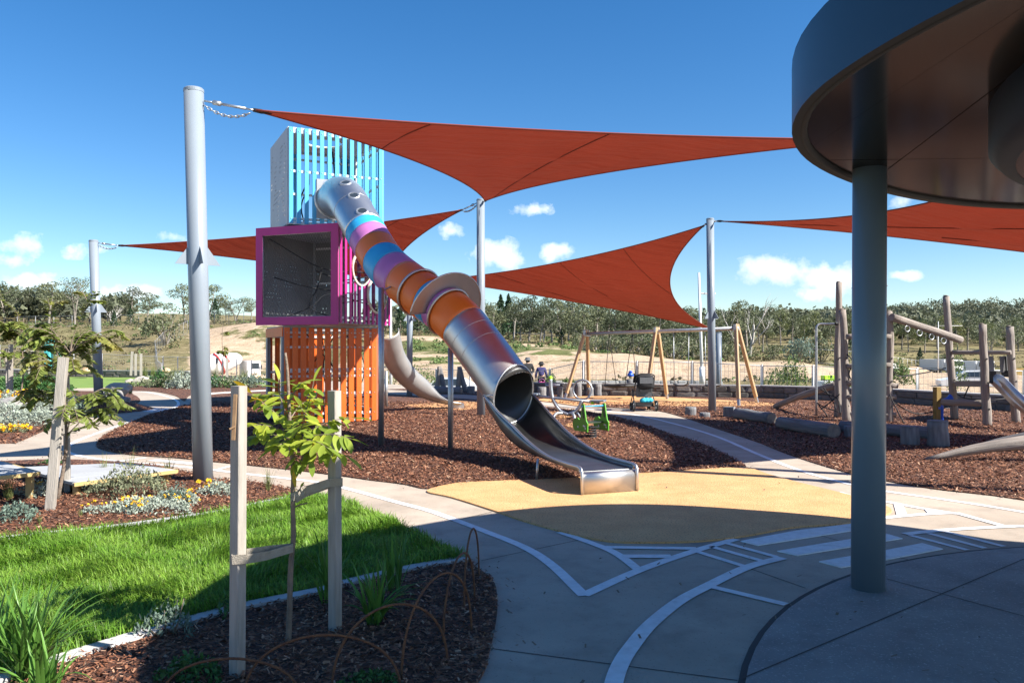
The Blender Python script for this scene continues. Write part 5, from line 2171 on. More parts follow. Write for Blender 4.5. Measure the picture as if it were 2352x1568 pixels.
# ================================================================== log climbing frame
cf = thing('climbing_frame', 'weathered log climbing frame with rings, ropes and a small steel slide', 'climbing frame', G(2180, 968))
posts = [((1923, 959), (1927, 648), .075, 18.6), ((1945, 968), (1935, 711), .082, 17.6), ((2043, 970), (2043, 715), .075, 17.4),
         ((2193, 963), (2173, 680), .078, 18.2), ((2267, 977), (2256, 745), .080, 16.7), ((2334, 970), (2318, 750), .080, 17.4)]
PT = []
for i, (b, t_, r_, d) in enumerate(posts):
    gb = G(*b)
    tp = P(t_[0], t_[1], gb.y + .05)
    mb = MB()
    log_tube(mb, gb - Vector((0, 0, .1)), tp, r_ * 1.12, r_ * .92, seg=12, seed=i * 7.3, wob=.35)
    po = mb.build('post', MT['log'], cf, True)
    mb = MB()
    mb.lathe([(r_ * .9, 0), (.002, .03)], tp, 12, False, Matrix.Rotation(R(18), 3, 'Y'))
    e = mb.build('sawn_top', MT['log_end'], po)
    e.data.transform(Matrix.Translation(-root_loc(po)))
    for zz in (.35, .9, 1.4):
        if zz < tp.z - .4:
            c = gb.lerp(tp, zz / tp.z)
            mb = MB()
            mb.lathe([(.02, 0), (.02, .012), (.001, .012)], c + Vector((.01, -r_ * 1.03, 0)), 8, False, Matrix.Rotation(R(90), 3, 'X'))
            bo = mb.build('bolt_hole', MT['black'], po)
            bo.data.transform(Matrix.Translation(-root_loc(po)))
    PT.append((gb, tp))
for (a, da), (b, db), r_, nm in (((2048, 728), 17.25), ((2206, 781), 17.95), .085, 'ring_beam'), (((2187, 809), 18.1), ((2322, 809), 17.3), .05, 'hand_rail'), \
        (((2163, 923), 17.6), ((2262, 926), 16.9), .07, 'step_log'), (((1944, 773), 17.5), ((2046, 773), 17.4), .06, 'rung'), (((1944, 841), 17.6), ((2046, 838), 17.4), .06, 'rung'), \
        (((1944, 879), 17.6), ((2062, 886), 17.4), .06, 'rung'), (((1944, 911), 17.6), ((2058, 911), 17.4), .055, 'rung'), (((1944, 949), 17.6), ((2058, 952), 17.4), .05, 'rung'):
    mb = MB()
    log_tube(mb, P(*a, da), P(*b, db), r_, r_ * .95, seed=r_ * 300 + a[1])
    mb.build(nm, MT['log'], cf, True)
# platform
a, b, c_ = P(2196, 879, 18.0), P(2262, 879, 16.8), P(2330, 879, 17.5)
for k in range(5):
    s_ = k / 5
    mb = MB()
    mb.beam(a.lerp(b, s_) + Vector((0, .05, 0)), a.lerp(b, s_) + (c_ - b) + Vector((0, .05, 0)), .16, .05)
    mb.build('platform_board', MT['log'], cf, True)
for k in range(2):
    mb = MB()
    mb.beam(P(2196, 877 + 7 * k, 17.9), P(2256, 877 + 7 * k, 16.85), .04, .055)
    mb.build('edge_board', MT['log'], cf, True)
for px in (2274, 2303, 2312):
    mb = MB()
    mb.beam(P(px, 818, 17.6), P(px + 2, 855, 17.6), .05, .12, up=(1, 0, 0))
    mb.build('side_board', MT['log_grey'], cf, True)
mb = MB()
for q, sz in ((P(2279, 866, 17.0), (.14, .3, .26)), (P(2313, 858, 17.6), (.14, .2, .14))):
    mb = MB()
    mb.cbox(q, sz, .01, .3)
    mb.build('slide_head', MT['black'], cf, True)
for dy, off in ((0, 0.0), (1, .55)):
    pts = [P(2285, 861, 16.9), P(2298, 862, 16.6), P(2315, 876, 16.2), P(2352, 912, 15.5), P(2400, 945, 15.0), P(2450, 955, 14.5)]
    pts = [p + Vector((.12 * dy, off, .03 * dy)) for p in catmull(pts, 5)]
    mb = MB()
    n = len(pts)
    vs = [p + Vector((0, 0, .0)) for p in pts] + [p + Vector((0, 0, -.20)) for p in pts]
    mb.add(vs, [(i, i + 1, n + i + 1, n + i) for i in range(n - 1)], True)
    ob = mb.build('slide_side', MT['steel'], cf, True)
    ob.modifiers.new('w', 'SOLIDIFY').thickness = .03
    mb = MB()
    mb.tube(pts, .018, 6)
    mb.build('slide_rim', MT['steel'], cf, True)
for k in range(4):        # hanging rings under the sloping beam
    s_ = .20 + .175 * k
    p = P(2048, 728, 17.25).lerp(P(2206, 781, 17.95), s_) + Vector((.02, -.02, -.10))
    mb = MB()
    mb.tube([p + Vector((.075 * math.cos(q) * (1 if k % 2 else .9), .03 * math.cos(q), -.05 + .065 * math.sin(q))) for q in [2 * math.pi * m / 18 for m in range(18)]], .011, 6, closed=True)
    mb.build('hand_ring', MT['galv'], cf, True)
mb = MB()
mb.tube(catmull([G(1875, 958), P(1875, 800, 18.75), P(1875, 760, 18.75), P(1877, 748, 18.75), P(1885, 744, 18.75), P(1900, 744, 18.7), P(1922, 743, 18.6)], 4), .026, 10)
mb.build('pull_up_bar', MT['galv'], cf, True)
mb = MB()
mb.lathe([(.04, -.03), (.04, .03), (.001, .03)], P(1921, 743, 18.55), 10, False, Matrix.Rotation(R(90), 3, 'Y'))
mb.build('bar_cap', MT['black'], cf, True)
ropes = [[(1884, 893, 18.6), (1905, 905, 18.4), (1925, 918, 18.2), (1930, 950, 18.0)], [(1876, 925, 18.4), (1895, 936, 18.3), (1926, 945, 18)], [(1885, 940, 18.3), (1905, 925, 18.3), (1928, 905, 18.3)],
         [(1880, 930, 18.4), (1893, 945, 18.2), (1900, 955, 18.1)], [(1892, 890, 18.5), (1915, 925, 18.3), (1920, 940, 18.2)], [(2043, 905, 17.4), (2052, 925, 17.2), (2078, 975, 16.9)], [(2050, 923, 17.3), (2110, 950, 17.6), (2190, 930, 18.1)],
         [(2049, 800, 17.4), (2056, 860, 17.5), (2110, 858, 17.8), (2172, 845, 18.1)], [(1944, 812, 17.6), (1958, 830, 17.5), (1950, 860, 17.6), (1962, 880, 17.5)], [(2198, 905, 18), (2216, 914, 17.5), (2262, 918, 16.9)], [(2226, 885, 17.4), (2214, 912, 17.4)],
         [(2270, 920, 16.9), (2330, 912, 17.3)]]
for q in ropes:
    mb = MB()
    mb.tube(catmull([P(*p) for p in q], 6), .014, 6)
    mb.build('rope', MT['rope'], cf, True)

g = G(2152, 967)
mb = MB()
mb.cbox((g.x, g.y, .37), (.125, .125, .78), .008, .2)
tag(mb.build('treated_post', MT['treated']), 'square yellow brown timber post behind the largest stump', 'post')
pmp = thing('hand_pump', 'bright blue bent pipe with a round cup beside the square timber post', 'hand pump', G(2164, 968))
mb = MB()
mb.tube(catmull([G(2164, 968), P(2164, 940, 17.6), P(2164, 924, 17.6), P(2168, 918, 17.6), P(2178, 915, 17.6)], 4), .028, 10)
mb.build('pipe', MT['blue_plastic'], pmp, True)
mb = MB()
mb.lathe([(.03, -.08), (.05, 0), (.085, .05), (.08, .06), (.002, .04)], P(2179, 915, 17.6), 14, True, Matrix.Rotation(R(70), 3, 'Y'))
mb.build('cup', MT['blue_plastic'], pmp, True)
mb = MB()
mb.beam(P(2156, 937, 17.6), P(2165, 937, 17.6), .03, .05)
mb.build('bracket', MT['blue_plastic'], pmp, True)


# ================================================================== stone walls
def rough_stone(seed):
    bmx = bmesh.new()
    bmesh.ops.create_cube(bmx, size=1.0)
    bmesh.ops.bevel(bmx, geom=bmx.edges[:] + bmx.verts[:], offset=.13, segments=1, affect='EDGES')
    for v in bmx.verts:
        q = mnoise.noise_vector(v.co * 1.7 + Vector((seed * 5.1, seed, 0)))
        v.co += q * .10
    me = bpy.data.meshes.new('stone')
    bmx.to_mesh(me)
    bmx.free()
    return me


STONES = {}
for key in ('wall_stone', 'gabion'):
    STONES[key] = []
    for k in range(10):
        me = rough_stone(k + (0 if key == 'wall_stone' else 20))
        me.materials.append(MT[key])
        STONES[key].append(me)


def stone_wall(pts, h, label, key='wall_stone', length=.42, courses=2, name='stone_wall', coping=True, zb=0.0, thick=.32):
    pts = [Vector((p[0], p[1], zb)) for p in pts]
    t = thing(name, label, 'wall', pts[0])
    L0 = pts[0]
    mbc, mbt = MB(), MB()
    for i in range(len(pts) - 1):
        a, b = pts[i], pts[i + 1]
        T = (b - a).normalized()
        nrm = Vector((T.y, -T.x, 0))
        if nrm.y > 0:
            nrm = -nrm
        mbc.beam(a - T * .02 + Vector((0, 0, h / 2 - .2)), b + T * .02 + Vector((0, 0, h / 2 - .2)), thick - .06, h + .4 - .02)
        if coping:
            x = 0.0
            LL = (b - a).length
            while x < LL - .05:
                w_ = min(random.uniform(.7, 1.1), LL - x)
                m2 = MB()
                m2.beam(a + T * (x + .004) + Vector((0, 0, h + .02)), a + T * (x + w_ - .004) + Vector((0, 0, h + .02)), thick + .06, .045)
                m2.build('coping_stone', MT['coping'], t, True)
                x += w_
        LL = (b - a).length
        ch = h / courses
        for c_ in range(courses):
            x = -random.uniform(0, .2)
            while x < LL:
                w_ = length * random.uniform(.6, 1.5)
                hh = ch * random.uniform(.86, 1.0)
                c = a + T * (x + w_ / 2) + nrm * (thick / 2 - .06) + Vector((0, 0, c_ * ch + hh / 2))
                inst(random.choice(STONES[key]), 'stone', t, c - L0, (0, 0, math.atan2(T.y, T.x) + random.choice((0, math.pi))),
                     (w_ * .97, .16 + random.uniform(0, .03), hh * .97))
                x += w_
    mbc.build('wall_core', MT['mortar'], t, True)
    return t


stone_wall([(16.3, 16.4), (13.0, 20.4), (11.35, 23.75), (8.16, 26.05), (5, 26.9), (1.88, 27.8), (.75, 28.3)], .38, 'low dark stone wall running behind the swings and the log frame', length=.5)
stone_wall([(-17.5, 43.3), (-21, 44.3), (-25, 45.4), (-31, 47)], .36, 'low dark stone wall along the back of the far left lawn', length=.6)
stone_wall([(1.4, 41.5), (4, 42), (7.5, 42), (10.9, 41.5)], .62, 'pale block wall beyond the fence behind the swings', 'gabion', .4, 3, coping=False, zb=-.68)
# ================================================================== fences


def fence(pts, label, h=2.1, step=2.4, wires=True, name='mesh_fence', wire_gap=.15):
    """pts: list of (px, d, top_py or None)"""
    q = []
    for px, d, ty in pts:
        x = (px - CX) / F * d
        z = terrain_z(x, d) if ty is None else CH + (HY - ty) / F * d - h
        q.append(Vector((x, d, z)))
    t = thing(name, label, 'fence', q[0])
    run = [q[0]]
    for i in range(len(q) - 1):
        n = max(1, round((q[i + 1] - q[i]).length / step))
        for k in range(1, n + 1):
            run.append(q[i].lerp(q[i + 1], k / n))
    for i in range(len(run) - 1):
        a, b = run[i], run[i + 1]
        T = (b - a).normalized()
        a2, b2 = a + T * .05, b - T * .05
        up = Vector((0, 0, h))
        mb = MB()
        mb.tube([a2, a2 + up, b2 + up, b2], .022, 5)
        mb.tube([a2 + Vector((0, 0, .12)), b2 + Vector((0, 0, .12))], .016, 5)
        fp = mb.build('fence_panel', MT['fence_wire'], t, True)
        if wires:
            mb = MB()
            n = max(2, int((b2 - a2).length / wire_gap))
            r_ = .004
            for k in range(1, n):
                p = a2.lerp(b2, k / n)
                mb.quad(p + T * -r_ + Vector((0, 0, .12)), p + T * r_ + Vector((0, 0, .12)), p + T * r_ + up, p + T * -r_ + up)
            for k in range(1, 7):
                z = Vector((0, 0, .12 + (h - .12) * k / 7))
                mb.quad(a2 + z, b2 + z, b2 + z + Vector((0, 0, r_ * 2)), a2 + z + Vector((0, 0, r_ * 2)))
            wm = mb.build('wire_mesh', MT['fence_wire'], fp)
            wm.data.transform(Matrix.Translation(-root_loc(fp)))
    for p in run:
        mb = MB()
        mb.tube([p - Vector((0, 0, .3)), p + Vector((0, 0, h + .06))], .028, 6)
        mb.build('fence_post', MT['fence_wire'], t, True)
    return t


fence([(1150, 37, 860), (1215, 36, 857), (1263, 35, 848), (1340, 33, 830), (1590, 32, 832), (1750, 31, 840), (1868, 30, 841), (2107, 30, 847), (2352, 29, 852), (2700, 28, 858)],
      'galvanised mesh fence just beyond the low stone wall')
fence([(-80, 70, 786), (0, 70, 793), (170, 70, 805), (235, 70, 813), (375, 70, 819), (480, 66, 822), (614, 60, 830), (760, 55, 838), (930, 50, 846), (1080, 46, 850)],
      'galvanised mesh fence crossing behind the left lawn and the tower')
fence([(40, 150, None), (166, 150, None), (319, 148, None), (430, 146, None), (560, 136, None), (640, 134, None)], 'pale mesh fence along the ridge at upper left', step=4, wires=True, wire_gap=.5)
fence([(372, 78, None), (362, 92, None), (356, 104, None), (378, 118, None), (431, 132, None)], 'mesh fence climbing the hillside by the round bush tree', step=3, wires=True, wire_gap=.4)
fence([(1180, 112, None), (1320, 108, None), (1450, 104, None), (1560, 102, None)], 'thin mesh fence on the rise in front of the gum trees', h=1.6, step=4, wires=False)
fence([(1860, 98, None), (1960, 98, None), (2120, 150, None), (2320, 155, None)], 'thin mesh fence in front of the dry paddock on the right', h=1.8, step=5, wires=False)

# ================================================================== street lights
def street_light(base, top, label, arm=None, sleeve=None):
    base, top = Vector(base), Vector(top)
    t = thing('street_light', label, 'street light', base, group='street lights')
    mb = MB()
    mb.tube([base, top], [.08, .05], 10)
    mb.build('pole', MT['cube_white'], t, True)
    if arm:
        mb = MB()
        mb.tube([Vector((top.x, top.y, arm[2])), Vector(arm)], .035, 8)
        ar = mb.build('arm', MT['cube_white'], t, True)
        mb = MB()
        mb.cbox(Vector(arm) + Vector((.2, 0, 0)), (.5, .2, .07), .02)
        lm = mb.build('lamp_head', MT['cube_white'], ar)
        lm.data.transform(Matrix.Translation(-root_loc(ar)))
    if sleeve:
        mb = MB()
        mb.tube([base, base + Vector((0, 0, sleeve))], .14, 12)
        mb.build('base_sleeve', MT['white_body'], t, True)


a = P(1613, 886, 36)
street_light(a, P(1605, 626, 36), 'white light pole behind the sail post by the swings', arm=tuple(P(1620, 674, 36)), sleeve=.85)
street_light((*P(2155, 850, 118).xy, terrain_z(P(2155, 850, 118).x, 118)), P(2155, 738, 118), 'white street light with a long arm among the trucks', arm=tuple(P(2203, 748, 118)))
street_light((*P(898, 885, 38).xy, -1.0), P(897, 640, 38), 'slim white pole between the tower and the small curved slide')


# ================================================================== vehicles
def wheel(t, x, y, z, r_, wd):
    mb = MB()
    Mx = Matrix.Rotation(R(90), 3, 'Y')
    mb.lathe([(r_ * .6, -wd / 2), (r_, -wd / 2 + .03), (r_, wd / 2 - .03), (r_ * .6, wd / 2)], (x, y, z + r_), 16, False, Mx)
    wh = mb.build('wheel', MT['dark_part'], t)
    mb = MB()
    for s_ in (-1, 1):
        mb.lathe([(r_ * .6, 0), (.002, s_ * .02)], (x + s_ * (wd / 2 - .01), y, z + r_), 12, False, Mx)
    mb.build('rim', MT['galv'], wh)


def truck(px, d, z, rz, label, body='tank', group=None):
    x = (px - CX) / F * d
    t = thing('tip_truck' if body != 'mixer' else 'concrete_mixer', label, 'truck', (x, d, z), rz, group)
    # local: x across, y forwards (cab at +y)
    mb = MB()
    mb.cbox((0, 3.1, 1.75), (2.3, 1.7, 1.9), .12)
    mb.build('cab', MT['white_body'], t)
    mb = MB()
    mb.box((0, 3.96, 2.05), (2.0, .03, .8))
    mb.build('windscreen', MT['window'], t)
    for s_ in (-1, 1):
        mb = MB()
        mb.box((s_ * 1.155, 3.2, 2.1), (.03, 1.0, .7))
        mb.build('side_window', MT['window'], t)
        mb = MB()
        mb.box((s_ * 1.35, 3.9, 1.95), (.12, .1, .5))
        mb.build('mirror', MT['dark_part'], t)
    mb = MB()
    mb.box((0, .2, .85), (.9, 7.0, .3))
    mb.box((0, 3.98, .75), (2.2, .12, .4))
    mb.build('chassis', MT['dark_part'], t)
    if body == 'tank':
        mb = MB()
        mb.cbox((0, -.8, 1.95), (2.3, 5.4, 1.5), .25)
        mb.build('tipper_body', MT['white_body'], t)
        mb = MB()
        mb.box((0, -3.53, 1.95), (1.9, .05, 1.2))
        mb.build('tailgate', MT['cube_white'], t)
    elif body == 'mixer':
        Mx = Matrix.Rotation(R(90 + 12), 3, 'X')
        mb = MB()
        mb.lathe([(.45, -2.6), (.7, -2.3), (1.2, -.6), (1.25, .4), (1.0, 1.5), (.5, 2.2)], (0, -.6, 2.45), 22, True, Mx)
        dr = mb.build('drum', MT['white_body'], t)
        mb = MB()
        for k in range(2):
            pts = [Vector((0, -.6, 2.45)) + Mx @ Vector((1.262 * math.cos(q + k * math.pi), 1.262 * math.sin(q + k * math.pi), -.7 + .28 * q)) for q in np.linspace(0, 4.4, 26)]
            mb.tube(pts, .13, 5)
        mb.build('drum_stripe', MT['red_stripe'], dr)
        mb = MB()
        mb.box((0, -3.1, 2.9), (.9, .7, .9))
        mb.build('hopper', MT['white_body'], t)
    for y in (3.0, -1.2, -2.4):
        for s_ in (-1, 1):
            wheel(t, s_ * 1.0, y, 0, .5, .32)
    return t


truck(2158, 138, terrain_z((2158 - CX) / F * 138, 138), R(196), 'white tip truck with its cab towards the camera, left of two', group='white trucks parked on the site')
truck(2228, 142, terrain_z((2228 - CX) / F * 142, 142), R(200), 'white tip truck beyond the log frame, right of two', group='white trucks parked on the site')
truck(515, 92, terrain_z((515 - CX) / F * 92, 92), R(-48), 'white concrete mixer with red stripes behind the left lawn', 'mixer')


def car(px, d, z, rz, label, name='parked_car'):
    x = (px - CX) / F * d
    t = thing(name, label, 'car', (x, d, z), rz, 'cars parked beyond the walls')
    side = [(-2.2, .35), (2.2, .35), (2.25, .75), (1.4, .92), (.65, 1.42), (-.9, 1.48), (-1.75, 1.0), (-2.2, .92)]
    mb = MB()
    n = len(side)
    vs = []
    for s_ in (-1, 1):
        for y, z_ in side:
            ins = .82 - .14 * max(0, (z_ - .9) / .5)
            vs.append((s_ * ins, y, z_))
    tri = tessellate_polygon([[Vector((a, b, 0)) for a, b in side]])
    mb.add(vs, [tuple(q) for q in tri] + [tuple(i + n for i in reversed(q)) for q in tri] + [(i, (i + 1) % n, n + (i + 1) % n, n + i) for i in range(n)])
    mb.build('body', MT['white_body'], t)
    for s_ in (-1, 1):
        mb = MB()
        mb.add([(s_ * .80, -1.35, 1.0), (s_ * .80, 1.05, 1.0), (s_ * .735, .6, 1.36), (s_ * .735, -.85, 1.40)], [(0, 1, 2, 3)])
        ob = mb.build('side_window', MT['window'], t)
        ob.modifiers.new('w', 'SOLIDIFY').thickness = .03
    for y in (1.35, -1.35):
        for s_ in (-1, 1):
            wheel(t, s_ * .72, y, 0, .32, .2)
    return t


car(1030, 52, terrain_z((1030 - CX) / F * 52, 52), R(86), 'white car roof showing behind the logs left of the slide mouth')
car(2232, 58, terrain_z((2232 - CX) / F * 58, 58) - .3, R(75), 'white car just behind the wall below the log platform')
# clutter of the building site
t = thing('play_slide', 'teal plastic play slide far beyond the left lawn', 'slide', P(118, 850, 66))
b = P(112, 846, 66)
mb = MB()
mb.cbox(b + Vector((0, 0, 1.0)), (.5, .6, 2.0), .05)
mb.build('tower', MT['teal'], t, True)
mb = MB()
mb.cbox(b + Vector((0, 0, 2.35)), (.75, .7, .5), .15)
mb.build('roof', MT['teal'], t, True)
mb = MB()
mb.beam(b + Vector((.3, 0, 1.7)), b + Vector((1.5, 0, .3)), .5, .12)
mb.build('chute', MT['teal'], t, True)
for px, d, py, lab in ((2100, 120, 858, 'sand heap on the building site at right'), (1500, 52, 872, 'low sand heap beyond the pale wall')):
    c = P(px, py, d)
    c.z = terrain_z(c.x, d)
    mb = MB()
    s_ = 3.4 if d > 100 else 1.0
    V_, n = [], 20
    for i in range(7):
        for k in range(n):
            a = 2 * math.pi * k / n
            rr_ = i / 6 * s_ * (1 + .2 * mnoise.noise(Vector((math.cos(a) * 2, math.sin(a) * 2, px))))
            V_.append((c.x + rr_ * math.cos(a), c.y + rr_ * math.sin(a), c.z + .42 * s_ * (1 - (i / 6) ** 1.3) + .06 * s_ * mnoise.noise(Vector((i, k, 1)))))
    mb.add(V_, [(i * n + k, i * n + (k + 1) % n, (i + 1) * n + (k + 1) % n, (i + 1) * n + k) for i in range(6) for k in range(n)], True)
    tag(mb.build('sand_heap', MT['sand']), lab, 'sand heap')
c = P(2282, 908, 24.5)
mb = MB()
c.z = -.9
mb.lathe([(.22, 0), (.22, .05), (.15, .06), (.12, .9), (.001, .95)], c, 14)
tag(mb.build('bollard', MT['hi_vis']), 'orange plastic bollard behind the wall near the small slide', 'bollard')
for k, (px, py, d, m_, sz, lab) in enumerate([(2040, 845, 125, 'white_body', (3.2, 1, .7), 'white crate left of the sand heap'), (2118, 838, 150, 'dark_part', (3.0, 1.2, .9), 'dark trailer bed behind the sand heap'),
                                            (2330, 838, 150, 'blue_plastic', (2.0, 1, .6), 'blue sheet over stacked goods at far right'), (2340, 850, 135, 'treated', (2.4, 1, 1.2), 'yellow site box at far right'),
                                            (1905, 850, 60, 'lime', (1.3, .5, .35), 'lime green sheet lying on the cut bank'), (1898, 870, 40, 'white_body', (.9, .8, .9), 'white tank behind the sloping log')]):
    c = P(px, py, d)
    c.z = max(terrain_z(c.x, d), -1.0 if d < 60 else -9)
    mb = MB()
    mb.cbox((c.x, c.y, c.z + sz[2] / 2), sz, .08, .3)
    mb.cbox((c.x, c.y, c.z + sz[2] + .05), (sz[0] * .96, sz[1] * .96, .08), .02, .3)
    tag(mb.build('site_crate' if 'crate' in lab or 'box' in lab else 'site_goods', MT[m_]), lab, 'site goods', 'goods on the building site')


# ================================================================== people
def skin_mesh(name, pts, edges, radii, m, parent, sub=2):
    me = bpy.data.meshes.new(name)
    me.from_pydata(pts, edges, [])
    o = bpy.data.objects.new(name, me)
    S.collection.objects.link(o)
    sk = o.modifiers.new('skin', 'SKIN')
    sk.use_smooth_shade = True
    for v, r_ in zip(me.skin_vertices[0].data, radii):
        v.radius = (r_, r_) if isinstance(r_, float) else r_
    me.skin_vertices[0].data[0].use_root = True
    o.modifiers.new('sub', 'SUBSURF').levels = sub
    o.modifiers['sub'].render_levels = sub
    dg = bpy.context.evaluated_depsgraph_get()
    m2 = bpy.data.meshes.new_from_object(o.evaluated_get(dg))
    bpy.data.objects.remove(o)
    m2.name = name
    m2.materials.clear()
    m2.materials.append(m)
    o2 = bpy.data.objects.new(name, m2)
    S.collection.objects.link(o2)
    o2.parent = parent
    return o2


def person(loc, rz, h, label, top, bottom, hat=None, arms='down', lean=0.0, shirt=None, head_fwd=.0):
    t = thing('person', label, 'person', loc, rz)
    k = h / 1.70
    V_ = lambda *a: tuple(q * k for q in a)
    L = lean
    # faces +y ; back towards the camera when rz = 0
    if arms == 'behind':
        el_, ha = [(-.27, -.06 + L * .5, 1.12), (.27, -.06 + L * .5, 1.12)], [(-.05, -.17 + L * .3, .98), (.06, -.17 + L * .3, .97)]
    else:
        el_, ha = [(-.27, -.03 + L * .4, 1.10), (.27, -.03 + L * .4, 1.10)], [(-.28, .05 + L * .2, .85), (.28, .05 + L * .2, .85)]
    body = [V_(0, 0, .95), V_(0, L * .4, 1.15), V_(0, L * .9, 1.38), V_(0, L + .02, 1.48), V_(0, L + .05 + head_fwd, 1.60),
            V_(-.18, L * .85, 1.38), V_(*el_[0]), V_(*ha[0]), V_(.18, L * .85, 1.38), V_(*el_[1]), V_(*ha[1]),
            V_(-.10, 0, .88), V_(-.11, .02, .48), V_(-.11, -.02, .08), V_(-.12, .12, .04), V_(.10, 0, .88), V_(.11, .02, .48), V_(.11, -.02, .08), V_(.12, .12, .04)]
    ed = [(0, 1), (1, 2), (2, 3), (3, 4), (2, 5), (5, 6), (6, 7), (2, 8), (8, 9), (9, 10), (0, 11), (11, 12), (12, 13), (13, 14), (0, 15), (15, 16), (16, 17), (17, 18)]
    ra = [.13, .13, .12, .055, .10, .06, .042, .035, .06, .042, .035, .09, .06, .045, .04, .09, .06, .045, .04]
    skin_mesh('body', body, ed, [r_ * k for r_ in ra], MT['skin'], t)
    # fingers: short chains from each hand
    for hi in (7, 10):
        hx = Vector(body[hi])
        mb = MB()
        for f_ in range(4):
            b0 = hx + Vector(((f_ - 1.5) * .018, .012, -.03)) * k
            mb.tube([b0, b0 + Vector((0, .006, -.04)) * k, b0 + Vector((0, .02, -.065 + .006 * abs(f_ - 1.4))) * k], [.009 * k, .008 * k, .006 * k], 6)
        b0 = hx + Vector((.0, .035, .0)) * k
        mb.tube([b0, b0 + Vector((0, .022, -.03)) * k], [.010 * k, .007 * k], 6)
        mb.build('fingers', MT['skin'], t)
    tor = [body[i] for i in (0, 1, 2, 5, 6, 8, 9)] + [tuple(Vector(body[6]).lerp(Vector(body[7]), .85)), tuple(Vector(body[9]).lerp(Vector(body[10]), .85)), tuple(Vector(body[2]).lerp(Vector(body[3]), .7))]
    te = [(0, 1), (1, 2), (2, 3), (3, 4), (2, 5), (5, 6), (4, 7), (6, 8), (2, 9)]
    skin_mesh('jacket', tor, te, [q * k for q in (.165, .165, .155, .085, .066, .085, .066, .056, .056, .08)], top, t)
    if shirt:
        mb = MB()
        mb.lathe([(.165 * k, .80 * k), (.172 * k, .95 * k), (.15 * k, 1.0 * k)], (0, 0, 0), 16)
        mb.build('shirt_tail', shirt, t)
    leg = [body[i] for i in (0, 11, 12, 15, 16)] + [V_(-.11, -.01, .10), V_(.11, -.01, .10)]
    skin_mesh('trousers', leg, [(0, 1), (1, 2), (2, 5), (0, 3), (3, 4), (4, 6)], [q * k for q in (.15, .105, .08, .105, .08, .07, .07)], bottom, t)
    hd = Vector(body[4])
    # face features on the far side, hair and hat
    mb = MB()
    mb.lathe([(.001, -.03), (.014, -.02), (.012, .02), (.001, .03)], hd + Vector((0, .10, -.0)) * k, 8)
    for s_ in (-1, 1):
        mb.lathe([(.001, -.03), (.016, 0), (.001, .03)], hd + Vector((s_ * .098, 0, 0)) * k, 8)
    mb.build('nose_and_ears', MT['skin'], t)
    mb = MB()
    mb.lathe([(.085 * k, -.09 * k), (.108 * k, -.02 * k), (.108 * k, .05 * k), (.07 * k, .10 * k), (.001, .115 * k)], hd + Vector((0, -.015, .0)) * k, 14)
    mb.build('hair', MT['hair'], t)
    if hat:
        mb = MB()
        mb.lathe([(.20 * k, .0), (.125 * k, .055 * k), (.115 * k, .11 * k), (.085 * k, .145 * k), (.001, .15 * k)], hd + Vector((0, 0, .01)) * k, 18)
        mb.build('hat', hat, t)
    return t


d = 41.0
z1 = CH + (HY - 905) / F * d
p1 = P(1213, 905, d)
person((p1.x, d, z1), R(12), 1.84, 'person in a black jacket and bucket hat with hands behind the back', MT['black_fabric'], MT['denim'], MT['grey_fabric'], 'behind', .04, MT['white_fabric'])
p2 = P(1243, 905, d - 1)
person((p2.x, d - 1, z1), R(-4), 1.64, 'person in a navy hooded jacket and dark hat holding a pink bucket', MT['navy_fabric'], MT['black_fabric'], MT['black_fabric'], 'down', .08, None, .02)
bk_ = thing('bucket', 'small pink bucket with a purple handle held behind the navy jacket', 'bucket', (p2.x + .02, d - 1.32, z1 + .42))
mb = MB()
mb.lathe([(.001, 0), (.11, 0), (.15, .26), (.155, .27), (.14, .27), (.105, .02)], (0, 0, 0), 16)
mb.build('pail', MT['pink'], bk_)
mb = MB()
mb.tube([(.15 * math.cos(a), -.02, .26 + .16 * math.sin(a)) for a in np.linspace(0, math.pi, 10)], .01, 5)
mb.build('handle', MT['tube_purple'], bk_)
pw = P(2206, 866, 136)
person((pw.x, 136, terrain_z(pw.x, 136)), R(150), 1.75, 'distant worker in an orange high visibility top between the trucks', MT['hi_vis'], MT['navy_fabric'], MT['white_fabric'])


